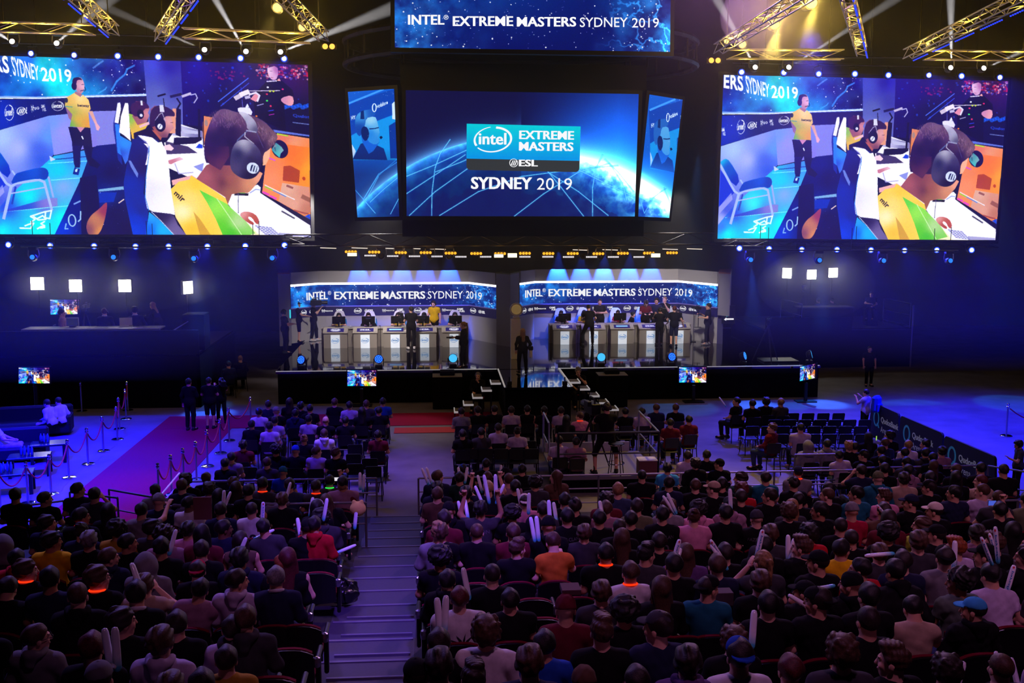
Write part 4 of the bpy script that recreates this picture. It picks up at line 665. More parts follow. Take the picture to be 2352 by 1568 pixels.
# ------------------------------------------------------------------ desks of the two teams
M_desk = mat('desk_grey', (140, 131, 124), .6, spec=.3); M_desktop = mat('desk_top_grey', (172, 164, 158), .5); M_lit = mat('lit_white_panel', (205, 214, 228), .4, emit=.55)
M_navy = mat('navy_plaque', (38, 32, 110), .5, emit=.45); M_blueink = glow('blue_ink', (60, 130, 190), .9); M_monitor = mat('monitor_plastic', (10, 10, 13), .35)
def front(cx, y, z, k=1.):               # upright face looking at the hall
    return lambda u, v, o=0: Vector((cx + u, y, z + v))
def make_desk(px, Y, kind, label):
    p = aty(px, 790, Y); r = empty('team_desk', (p.x, Y, SZ), 0, label, 'desk', 'team desks on the stage')
    obj('body', MB().box((0, .30, .32), (.93, .55, .64)).box((0, .62, .36), (1.17, .5, .72)), M_desk, r)
    obj('desk_top', MB().box((0, .62, .75), (1.17, .62, .04)), M_desktop, r)
    mb = MB().prism([Vector((-.49, -.02, .60)), Vector((-.49, .30, .80)), Vector((-.49, .34, .80)), Vector((-.49, .30, .60))], (.98, 0, 0)); obj('sloped_fascia', mb, mat('fascia_grey', (176, 168, 162), .55), r)
    d = Vector((0, .32, .20)).normalized(); n = Vector((0, -.53, .85)).normalized(); b = Vector((0, -.02, .60))
    sl = lambda o: (lambda u, v, oo=0: b + Vector((u, 0, 0)) + d * v + n * o)
    f = sl(.008); mb = MB(); rrect(mb, f, -.33, .08, .33, .30, .01); pl = obj('plaque', mb, M_navy, r); mb = MB(); f = sl(.014)
    if kind == 'c': ring(mb, f, 0, .19, .19, .085, .022, .022); put_text(mb, 'intel', f, -.13, .135, .13, .25, .04)
    elif kind == 'l': league_logo(mb, f, 0, .19, .42, .1)
    else: rrect(mb, f, -.24, .155, .24, .235, .005)
    obj('plaque_lettering', mb, mat('plaque_white', (225, 226, 240), .5, emit=.7) if kind != 'b' else mat('plaque_cyan', (130, 190, 235), .5, emit=.7), r)
    obj('front_panel', MB().box((0, -.035, .265), (.36, .03, .53)), M_lit, r); mb = MB(); chip_logo(mb, front(0, -.055, .30), 0, 0, .31, .2); obj('panel_lettering', mb, M_blueink, r)
    return r, p
NTH = ['first', 'second', 'third', 'fourth', 'fifth']
DESKS = []
for team, cxs, Y, kinds, nm in (('yellow', (770.5, 839, 908, 975.5, 1043), 41.1, 'clblc', 'left'), ('dark', (1297, 1363, 1429, 1494, 1559), 41.6, 'clblc', 'right')):
    for i, (px, k) in enumerate(zip(cxs, kinds)):
        side = 'the crew camera end' if team == 'yellow' else 'the trophy'
        DESKS.append((team, i, *make_desk(px, Y, k, f'grey desk with lit front panel, {NTH[i]} of the {team}-shirted team from {side}')))
def monitor_thing(x, Y, z, i, team):
    r = empty('desk_monitor', (x, Y, z), 0, f'black monitor seen from behind on the {NTH[i]} desk of the {team}-shirted team', 'monitor', 'team monitors on the desks')
    obj('screen_back', MB().box((0, 0, .28), (.53, .05, .31), bev=.015).box((0, -.04, .27), (.24, .05, .18), bev=.02), M_monitor, r); obj('stand', MB().box((0, -.03, .07), (.06, .04, .14)).box((0, -.02, .012), (.3, .2, .024)), M_monitor, r)
    mb = MB(); mb.tube([(.05, -.07, .2), (.07, -.1, .08), (.04, -.08, .0)], .008, 5); obj('cable', mb, mat('white_cable', (190, 190, 195), .5), r)
MON_PX = {'yellow': (778, 846, 913, 971, 1046), 'dark': (1297, 1349, 1424, 1489, 1552)}
for team, i, r, p in DESKS:
    q = aty(MON_PX[team][i], 730, p.y + .62); monitor_thing(q.x, p.y + .62, SZ + .77, i, team)
    k = tag(obj('keyboard', MB().box((0, 0, .01), (.42, .15, .02)).box((.33, 0, .012), (.06, .1, .024)), M_black if (i % 2) else mat('pale_keyboard', (200, 200, 205), .5), loc=(q.x + .12, p.y + .80, SZ + .77)), f'keyboard behind the monitor on the {NTH[i]} desk of the {team}-shirted team', 'keyboard', 'keyboards on the team desks')
# gaming chairs
def make_gchair():
    r = empty('gaming_chair', (0, 0, 0))
    mb = MB(); prof = [(-.20, .52), (-.27, .62), (-.28, .85), (-.25, 1.0), (-.23, 1.12), (-.17, 1.27), (-.10, 1.32), (.10, 1.32), (.17, 1.27), (.23, 1.12), (.25, 1.0), (.28, .85), (.27, .62), (.20, .52)]
    mb.prism([Vector((x, .28 + (z - .5) * .12, z)) for x, z in prof], (0, -.09, 0)); obj('backrest', mb, mat('white_leather', (225, 222, 228), .45), r)
    mb = MB()
    for s in (-1, 1): mb.prism([Vector((s * x, .275 + (z - .5) * .12, z)) for x, z in ((.29, .62), (.30, .85), (.27, 1.0), (.24, 1.0), (.24, .62))], (0, -.11, 0))
    obj('side_bolsters', mb, mat('cyan_leather', (20, 130, 190), .45), r)
    obj('seat', MB().box((0, 0, .46), (.54, .52, .12), bev=.03), mat('blue_black_leather', (18, 20, 40), .5), r)
    mb = MB().tube([(0, 0, .08), (0, 0, .42)], .03, 8); 
    for k in range(5): a = k * 1.2566; mb.tube([(0, 0, .1), (.3 * math.cos(a), .3 * math.sin(a), .05)], .025, 6)
    obj('star_base', mb, M_black, r); note_kids(r); return r
GCH = make_gchair(); first = True
for team, i, r, p in DESKS:
    px = {'yellow': (778, 848, 916, 976, 1045), 'dark': (1289, 1342, 1417, 1477, 1553)}[team][i]; Y = p.y + 1.3; q = aty(px, 720, Y)
    o = GCH if first else copy_tree(GCH); first = False; o.location = (q.x, Y, SZ); o.rotation_euler.z = 0
    tag(o, f'white gaming chair with cyan sides behind the {NTH[i]} desk of the {team}-shirted team', 'chair', 'gaming chairs on the stage')
# trophy on pedestal
p = aty(1189, 815, 36.9); r = tag(obj('trophy_pedestal', MB().box((0, 0, .74), (.36, .36, 1.48), bev=.01), mat('pedestal_white', (214, 212, 210), .5), loc=(p.x, 37.9, SZ)), 'plain white square pedestal carrying the round trophy', 'pedestal')
t = empty('trophy', (p.x + .03, 37.9, SZ + 1.48), 0, 'round golden and glass trophy on the white pedestal', 'trophy')
T90 = Matrix.Rotation(R_(90), 4, 'X')
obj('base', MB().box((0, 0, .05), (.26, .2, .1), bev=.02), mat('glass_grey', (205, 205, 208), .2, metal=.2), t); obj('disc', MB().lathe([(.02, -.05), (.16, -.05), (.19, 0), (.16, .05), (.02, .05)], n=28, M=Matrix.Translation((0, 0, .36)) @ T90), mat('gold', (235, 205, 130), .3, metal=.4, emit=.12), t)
obj('outer_ring', MB().lathe([(.20, -.03), (.25, -.03), (.25, .03), (.20, .03), (.20, -.03)], n=28, M=Matrix.Translation((0, 0, .36)) @ T90), mat('glass_grey'), t)
# blue wash lamps standing on the stage front
M_lens_b = glow('lens_blue', (20, 50, 235), 1.); M_lens_c = glow('lens_cyan', (70, 190, 255), 1.1)
def make_floor_lamp():
    r = empty('wash_lamp', (0, 0, 0)); obj('base', MB().box((0, 0, .05), (.26, .24, .1), bev=.02), M_black, r)
    mb = MB()
    for s in (-1, 1): mb.box((s * .17, 0, .18), (.03, .07, .26))
    obj('yoke', mb, M_black, r); tilt = Matrix.Translation((0, 0, .29)) @ Matrix.Rotation(R_(74), 4, 'X')
    obj('head', MB().lathe([(.05, -.12), (.12, -.1), (.155, .0), (.16, .07), (.15, .08), (.15, .06)], n=18, M=tilt), M_black, r)
    ln = obj('lens', MB().lathe([(.145, .065), (.145, .075)], n=18, M=tilt), M_lens_b, r)
    mb = MB()
    for q in range(19):
        rr, a = (0, 0) if q == 0 else ((.06, q * 1.047) if q < 7 else (.115, q * .5236)); mb.lathe([(.02, .078), (.018, .086)], (rr * math.cos(a), rr * math.sin(a), 0), 6, M=tilt)
    obj('diodes', mb, M_lens_c, ln); note_kids(r); return r
FL = make_floor_lamp()
for i, (x, y, yaw, br) in enumerate(((697, 842, -25, 0), (870, 843, 5, 0), (1040, 841, 8, 1), (1380, 839, 4, 1), (1541, 838, 14, 0), (1706, 836, 55, 0), (1857, 832, 70, 0))):
    q = atz(x, y, SZ); o = FL if i == 0 else copy_tree(FL); o.location = (q.x, min(max(q.y, 35.75), 36.2), SZ); o.rotation_euler.z = R_(yaw)
    tag(o, ['blue round wash lamp at the carpet end of the stage front', 'blue round wash lamp before the second yellow-team desk', 'bright cyan wash lamp on stage beside the woman with a ponytail', 'bright cyan wash lamp before the second dark-team desk', 'blue round wash lamp below the man in shorts', 'violet wash lamp turned sideways near the stage tripod', 'dark blue wash lamp at the barrier end of the stage front'][i], 'stage lamp', 'wash lamps along the stage front')
    if br:
        for ch in o.children_recursive:
            if ch.name.startswith('lens'): ch.material_slots[0].link = 'OBJECT'; ch.material_slots[0].material = M_lens_c
# ------------------------------------------------------------------ trusses and lamps overhead
M_alu = mat('aluminium_truss', (178, 174, 160), .5, metal=.6); M_amber = glow('amber_lamp', (255, 214, 120), 3.); M_star = glow('led_dot_blue', (40, 60, 255), 1.6); M_hot = glow('lamp_white', (255, 250, 240), 4.)
def truss(a, b, label, w=.26, dots=False, name='truss', lamps=3, power=34., col=(1, .60, .04), group='overhead trusses', m=None):
    a, b = Vector(a), Vector(b); L = (b - a).length; t = (b - a) / L; s = t.cross(Vector((0, 0, 1))).normalized() * w / 2; u = Vector((0, 0, w / 2))
    r = empty(name, a, 0, label, 'truss', group); mb = MB(); n = max(3, int(L / (w * 2.3)))
    for x, y in ((1, 1), (1, -1), (-1, 1), (-1, -1)): mb.tube([s * x + u * y, t * L + s * x + u * y], .019, 6)
    obj('chords', mb, m or M_alu, r); mb = MB()
    for i in range(n):
        p, q = t * (L * i / n), t * (L * (i + 1) / n); k = 1 if i % 2 else -1
        for v in (1, -1): mb.tube([p + s * v + u * k, q + s * v - u * k], .011, 5); mb.tube([p + s * k + u * v, q - s * k + u * v], .011, 5)
        mb.tube([p + s + u, p - s + u], .010, 5)
    obj('bracing', mb, m or M_alu, r)
    mb = MB()
    for k in (.12, .88): p = t * (L * k) + u; mb.tube([p, Vector((p.x, p.y, 23.8 - a.z))], .015, 5)
    if lamps: obj('hanging_cables', mb, M_black, r)
    if dots:
        mb = MB(); m = int(L / .13)
        for i in range(m):
            if (i % 14) < 11: mb.box(t * (L * (i + .5) / m) - u * 1.5 - s * dots * 1.2, (.03, .03, .03))
        obj('led_dots', mb, M_star, r)
    for i in range(lamps): point('truss_inner_light', a + t * L * (i + .5) / lamps, power, col, .05)
    return r
def lev(p1, Y, p2):                      # second end on the level of the first
    a = aty(*p1, Y); b = atz(*p2, a.z); return a, b
TZ = 30.
for a, b, lb, kw in (
    (aty(-20, 61, TZ), aty(216, 68, TZ), 'level lit truss at the picture corner above the carpet-side video wall', {}),
    (*lev((262, 70), TZ, (120, -60)), 'sloping truss with blue dots over the carpet-side video wall', dict(dots=-1)),
    (*lev((366, 84), TZ, (450, -40)), 'sloping truss with blue dots meeting the level truss over the carpet-side wall', dict(dots=1)),
    (aty(420, 76, TZ), aty(712, 88, TZ), 'level lit truss next to the small amber twin lamp, carpet side', {}),
    (*lev((744, 84), TZ, (620, -40)), 'sloping truss ending by the small amber twin lamp, carpet side', dict(dots=0)),
    (*lev((1650, 112), TZ, (1880, -30)), 'sloping truss with four round amber lamps, barrier side', {}),
    (aty(1672, 124, TZ), aty(1935, 126, TZ), 'level lit truss under the round amber lamps, barrier side', {}),
    (*lev((1980, 118), TZ, (1938, -40)), 'steep truss with blue dots above the barrier-side video wall', dict(dots=1)),
    (*lev((2085, 124), TZ, (2400, -30)), 'long sloping truss with blue dots at the picture corner, barrier side', dict(dots=1)),
    (aty(2125, 126, TZ), aty(2380, 129, TZ), 'level lit truss at the picture corner, barrier side', {})): truss(a, b, lb, **kw)
def make_lamp(nm, rad, lensmat, hood=.25, inner=None):
    r = empty(nm, (0, 0, 0)); R90 = Matrix.Rotation(R_(90), 4, 'X')
    obj('housing', MB().lathe([(rad * .5, -hood), (rad * .9, -hood * .7), (rad * 1.12, 0), (rad * 1.12, .03), (rad, .03)], n=16, M=R90), M_black, r)
    ln = obj('lens', MB().lathe([(rad * .98, .012), (rad * .9, .03)], n=18, M=R90), lensmat, r)
    if inner: obj('hot_core', MB().lathe([(rad * .62, .032), (rad * .45, .045)], n=14, M=R90), inner, ln)
    mb = MB().tube([(-rad * 1.25, .08, 0), (-rad * 1.25, .08, rad * 1.9), (rad * 1.25, .08, rad * 1.9), (rad * 1.25, .08, 0)], .018, 5).tube([(0, .08, rad * 1.9), (0, .08, rad * 2.6)], .025, 5); obj('bracket', mb, M_black, r); note_kids(r); return r
BL = make_lamp('blue_lamp', .125, glow('lamp_blue_rim', (30, 70, 255), 2.2), .25, glow('lamp_blue_core', (225, 245, 255), 3.))
used = [0]
def blue_row(xs, Y, text, pw=900):
    for i, (x, y) in enumerate(xs):
        q = aty(x, y, Y); o = BL if not used[0] else copy_tree(BL); used[0] = 1; o.location = q; o.rotation_euler.z = R_(-4)
        tag(o, f'blue lamp, {ORD[i + 1]} from the scoreboard in the row {text}', 'lamp', 'blue lamps around the video walls'); spot('blue_lamp_light', q + Vector((0, -.16, 0)), q + Vector((0, -2, -1.8)), pw, (.008, .012, 1), 80, 1., .06)
blue_row([(653, 135), (553, 134), (457, 132), (364, 131), (271, 129), (171, 127), (72, 123)], 36.3, 'above the carpet-side video wall')
blue_row([(654, 563), (564, 565), (477, 566), (388, 566), (312, 566), (217, 565), (116, 564), (20, 562)], 36.6, 'below the carpet-side video wall')
blue_row([(1703, 166), (1800, 167), (1880, 170), (1963, 170), (2040, 173), (2133, 173), (2208, 175), (2296, 178)], 36.3, 'above the barrier-side video wall')
blue_row([(1698, 570), (1766, 571), (1841, 573), (1922, 573), (2000, 574), (2077, 575), (2151, 574), (2231, 574)], 36.6, 'below the barrier-side video wall')
used[0] = 0; AMB = make_lamp('amber_lamp', .10, M_amber, .3)
for i, (x, y, Y, s, lb) in enumerate(((637, 18, 27, 1.2, 'topmost round amber lamp by the scoreboard, carpet side'), (694, 63, 28.5, 1., 'lower round amber lamp of the sloping truss, carpet side'), (722, 60, 29, .7, 'small amber lamp inside the sloping truss end, carpet side'), (1862, 7, 27, 1.7, 'largest amber lamp at the picture top, barrier side'), (1779, 57, 28, 1.3, 'second largest round amber lamp, barrier side'), (1705, 102, 29, 1.1, 'round amber lamp lowest on the sloping truss, barrier side'), (1790, 17, 28, .8, 'small amber lamp inside the upper sloping truss, barrier side'), (1668, 95, 29.2, .7, 'small amber lamp at the sloping truss end nearest the scoreboard, barrier side'), (198, 37, 28, .7, 'small amber lamp in the blue-dotted truss at the picture corner, carpet side'), (390, 52, 28, .9, 'amber lamp in the short blue-dotted truss, carpet side'), (1954, 22, 28, .9, 'upper amber lamp in the steep blue-dotted truss'), (1970, 98, 29.5, 1., 'lower amber lamp in the steep blue-dotted truss'), (2131, 103, 29.5, .7, 'small amber lamp at the low end of the long blue-dotted truss'))):
    o = AMB if i == 0 else copy_tree(AMB); o.location = aty(x, y, Y); o.scale = (s,) * 3; tag(o, lb, 'lamp', 'amber lamps in the trusses'); point('amber_lamp_light', o.location + Vector((0, -.3, 0)), 45 * s, (1, .62, .12), .1)
    if s > 1.15: spot('amber_beam_light', o.location + Vector((0, -.35, -.1)), o.location + Vector((-1.2, -1.5, -4)), 1300 * s, (1, .66, .12), 40, .8, .05)
TW = empty('twin_lamp', aty(755, 107, 31), 0, 'small twin orange lamp hanging beside the scoreboard, carpet side', 'lamp'); 
for s in (-1, 1): obj('bulb', MB().lathe([(.07, 0), (.08, .03), (.03, .06)], (0, 0, 0), 12, M=Matrix.Translation((s * .1, 0, 0)) @ Matrix.Rotation(R_(90), 4, 'X')), glow('orange_lamp', (255, 170, 70), 2.2), TW)
obj('bar', MB().box((0, .08, 0), (.45, .08, .14)), M_black, TW); note_kids(TW); o = copy_tree(TW); o.location = aty(1641, 139, 31); o['label'] = 'small twin orange lamp hanging beside the scoreboard, barrier side'
# moving heads: white beam heads over the walls, blue ones under them
def make_mover(lens):
    r = empty('moving_head', (0, 0, 0)); obj('base', MB().box((0, .05, .30), (.3, .2, .1), bev=.02), M_black, r); mb = MB()
    for s in (-1, 1): mb.tube([(s * .16, .05, .26), (s * .18, .05, .1), (s * .15, .05, 0)], .022, 6)
    obj('yoke', mb, mat('grey_yoke', (120, 120, 125), .35, metal=.6), r); obj('head', MB().lathe([(.08, -.2), (.12, -.1), (.12, .05), (.09, .08)], n=14, M=Matrix.Rotation(R_(80), 4, 'X')), M_black, r)
    obj('lens', MB().lathe([(.085, .075), (.07, .10)], n=14, M=Matrix.Rotation(R_(80), 4, 'X')), lens, r); note_kids(r); return r
WM = make_mover(M_hot); i = 0
for x, y, to, pw, ang, lb in ((30, 97, (-30, 60), 500, 5, 'first from the picture edge, carpet side'), (132, 101, (215, 30), 500, 5, 'second from the picture edge, carpet side'), (471, 116, (250, 20), 500, 5, 'third from the picture edge, carpet side'), (566, 120, (478, -30), 1500, 5, 'with the strongest beam, carpet side'), (645, 121, (900, 20), 1500, 5.5, 'nearest the scoreboard, carpet side'), (1733, 156, (1640, -10), 1300, 5, 'nearest the scoreboard, barrier side'), (1810, 156, (2060, -5), 1300, 5, 'under the level truss end, barrier side'), (2181, 157, (2181, -30), 1400, 5, 'with the upright beam, barrier side'), (2257, 158, (2400, 95), 500, 5, 'first from the picture edge, barrier side')):
    q = aty(x, y, 34.); o = WM if i == 0 else copy_tree(WM); i += 1; o.location = q; tag(o, 'white beam head over the video wall, ' + lb, 'lamp', 'white beam heads'); b = aty(*to, 31.0); d = (b - q).normalized(); spot('beam_light', q + d * .25 + Vector((0, -.12, 0)), q + d * 8, pw * 80, (1, .96, .92), ang, .6, .03)
BM = make_mover(glow('lens_small_blue', (40, 130, 255), 1.2)); i = 0
for x, y, lb in ((76, 591, 'first from the picture edge, carpet side'), (262, 591, 'second from the picture edge, carpet side'), (446, 594, 'third from the picture edge, carpet side'), (626, 593, 'nearest the stage, carpet side'), (1723, 597, 'nearest the stage, barrier side'), (1881, 598, 'second from the stage, barrier side'), (2028, 599, 'third from the stage, barrier side'), (2181, 599, 'fourth from the stage, barrier side')):
    o = BM if i == 0 else copy_tree(BM); i += 1; o.location = aty(x, y, 36.0); tag(o, 'moving head with small blue lens, ' + lb, 'lamp', 'moving heads under the walls')
    if x in (446, 1723, 1881): q = aty(x, y, 36.); spot('beam_light', q + Vector((0, -.2, -.1)), aty(x + 6, y + 90, 35.4), 5000, (.04, .18, 1), 22, .7, .03)
# front truss with its rows of lamps
def lamp_bar(label, p, q, up):
    r = empty('lamp_bar', p, 0, label, 'lamp bar', 'lamp bars'); d = q - p; obj('bar', MB().tube([-d * .02, d * 1.02], .03, 8), M_black, r)
    for k in (.1, .5, .9): obj('hanger', MB().tube([d * k, d * k + Vector((0, 0, up))], .012, 5), M_black, r)
for lb, Y, p, q, up, dz in (('bar of blue lamps above the carpet-side video wall', 36.38, (20, 122), (660, 135), 11.5, .33), ('bar of blue lamps below the carpet-side video wall', 36.68, (10, 562), (660, 563), .5, .33), ('bar of blue lamps above the barrier-side video wall', 36.38, (1695, 166), (2300, 178), 11.5, .33), ('bar of blue lamps below the barrier-side video wall', 36.68, (1690, 570), (2236, 574), .5, .33),
    ('bar of white beam heads above the carpet-side video wall', 34.05, (20, 97), (650, 121), 11., .36), ('bar of white beam heads above the barrier-side video wall', 34.05, (1728, 156), (2262, 158), 11., .36), ('bar of moving heads below the carpet-side video wall', 36.05, (60, 591), (640, 593), .8, .36), ('bar of moving heads below the barrier-side video wall', 36.05, (1715, 597), (2190, 599), .8, .36)):
    z_ = Vector((0, 0, dz)); lamp_bar(lb, aty(*p, Y) + z_, aty(*q, Y) + z_, up)
fa, fb = aty(655, 552, 36.4), aty(1640, 548, 36.4)
truss(fa, fb, 'long dark truss above the stage front carrying rows of lamps', .4, 0, lamps=0, m=M_black)
for lb, a, b in (('dark truss under the carpet-side video wall', (-20, 549), (700, 552)), ('dark truss under the barrier-side video wall', (1660, 556), (2290, 560))): truss(aty(*a, 37.0), aty(*b, 37.0), lb, .25, lamps=0, m=M_black)
O4 = empty('blinder_lamp', (0, 0, 0)); obj('bar', MB().box((0, .07, 0), (.44, .1, .13)), M_black, O4)
for k in range(4): obj('bulb', MB().lathe([(.03, .0), (.048, .02), (.02, .05)], n=10, M=Matrix.Translation((-.16 + .107 * k, 0, 0)) @ Matrix.Rotation(R_(90), 4, 'X')), glow('orange_bulb', (255, 165, 40), 1.7), O4)
note_kids(O4); kx = lambda X: 700 + X / 2.502
for i, (X, Y) in enumerate(((265, 1446), (399, 1448), (552, 1451), (695, 1451), (838, 1454), (985, 1456), (1122, 1457), (1265, 1455), (1400, 1456), (1540, 1456), (1687, 1457), (1828, 1455), (1977, 1454), (2110, 1452))):
    o = O4 if i == 0 else copy_tree(O4); o.location = aty(kx(X), Y / 2.502, 36.2); tag(o, f'bar of four orange bulbs, {ORD[i + 1]} from the carpet side on the front truss', 'lamp', 'orange four-bulb bars'); point('blinder_light', o.location + Vector((0, -.2, 0)), 5, (1, .5, .1), .1)
LB = empty('led_bar', (0, 0, 0)); obj('bar', MB().box((0, .06, 0), (.46, .1, .1)), M_black, LB); mb = MB()
for k in range(7): mb.box((-.17 + .057 * k, 0, 0), (.046, .02, .055))
obj('diodes', mb, glow('led_bar_white', (225, 220, 225), 1.1), LB); note_kids(LB)
for i, (X, Y) in enumerate(((375, 1468), (505, 1471), (630, 1472), (760, 1473), (897, 1475), (1040, 1475), (1265, 1475), (1397, 1475), (1515, 1476), (1648, 1476), (1773, 1476), (1920, 1476))):
    o = LB if i == 0 else copy_tree(LB); o.location = aty(kx(X), Y / 2.502, 36.3); tag(o, f'bar of seven white diodes on the stage front truss, {ORD[i + 1]} from the carpet side', 'lamp', 'white diode bars')
YF = empty('flood_lamp', (0, 0, 0)); obj('housing', MB().box((0, .07, 0), (.36, .12, .15)), M_black, YF); obj('face', MB().box((0, 0, 0), (.32, .02, .11)), glow('flood_yellow', (255, 246, 190), 2.4), YF); note_kids(YF)
for i, (X, Y, k) in enumerate(((272, 1462, 1), (1115, 1470, 1), (1193, 1467, 1.3), (2017, 1467, 1.2))):
    o = YF if i == 0 else copy_tree(YF); o.location = aty(kx(X), Y / 2.502, 36.1); o.scale = (1, 1, k); tag(o, ['pale yellow flood lamp on the front truss, carpet end', 'pale yellow flood lamp under orange bulbs, middle of the front truss', 'brightest pale yellow flood lamp standing alone, middle of the front truss', 'pale yellow flood lamp on the front truss, barrier end'][i], 'lamp', 'yellow flood lamps')
TB = empty('tube_lamp', (0, 0, 0)); obj('tube', MB().tube([(-.28, 0, 0), (.28, 0, 0)], .014, 6), glow('tube_white', (255, 238, 220), 1.1), TB); obj('holder', MB().box((0, .04, .03), (.56, .05, .04)), M_black, TB); note_kids(TB)
for i, (X, Y) in enumerate(((135, 1425), (315, 1425), (470, 1427), (620, 1428), (765, 1431), (1585, 1436), (1755, 1435), (1905, 1434), (2100, 1432), (2240, 1430))):
    o = TB if i == 0 else copy_tree(TB); o.location = aty(kx(X), Y / 2.502, 36.9); o.rotation_euler.y = R_(2); tag(o, f'thin white tube lamp behind the stage front truss, {ORD[i + 1]} from the carpet side', 'lamp', 'thin tube lamps')
MV = [make_mover(M_black)]
for i, X in enumerate((440, 540, 600, 720, 830, 1600, 1700, 1790)):
    o = MV[0] if i == 0 else copy_tree(MV[0]); o.location = aty(kx(X) if X < 1000 else kx(X), 588, 36.6); tag(o, f'unlit moving head under the stage front truss, {ORD[i + 1]} from the carpet side', 'lamp', 'unlit moving heads')
# soft white panels of the two talk sets
PM = glow('soft_panel', (255, 250, 232), 26., True)
def soft_panel(c, w, h, yaw, lb):
    r = empty('soft_light', c, R_(yaw), lb, 'lamp', 'soft white panel lamps'); obj('panel', MB().box((0, -.03, 0), (w, .02, h), bev=.01), PM, r); obj('frame', MB().box((0, .04, 0), (w + .06, .1, h + .06), bev=.01), M_black, r); obj('stand', MB().tube([(0, .08, -h / 2), (0, .08, -c[2] + .02 if c[2] < 3.2 else -h - .6)], .02, 6), M_black, r)
for x, y, Y, w, h, yaw, lb in ((86, 651, 38, .44, .44, 5, 'first from the sofas end of the carpet-side talk set'), (174, 656, 38, .43, .43, 0, 'above the wall monitor of the carpet-side talk set'), (287, 656, 38, .43, .43, 0, 'above the man in the blue suit'), (431, 660, 38, .40, .44, 52, 'turned sideways at the stage end of the carpet-side talk set'), (1808, 627, 44, .38, .43, -30, 'tilted nearest the stage on the barrier-side set'), (1864, 630, 44, .40, .40, 0, 'in the middle of three on the barrier-side set'), (1913, 626, 44, .42, .40, 8, 'farthest from the stage on the barrier-side set')): soft_panel(aty(x, y, Y), w, h, yaw, 'bright white square lamp ' + lb)
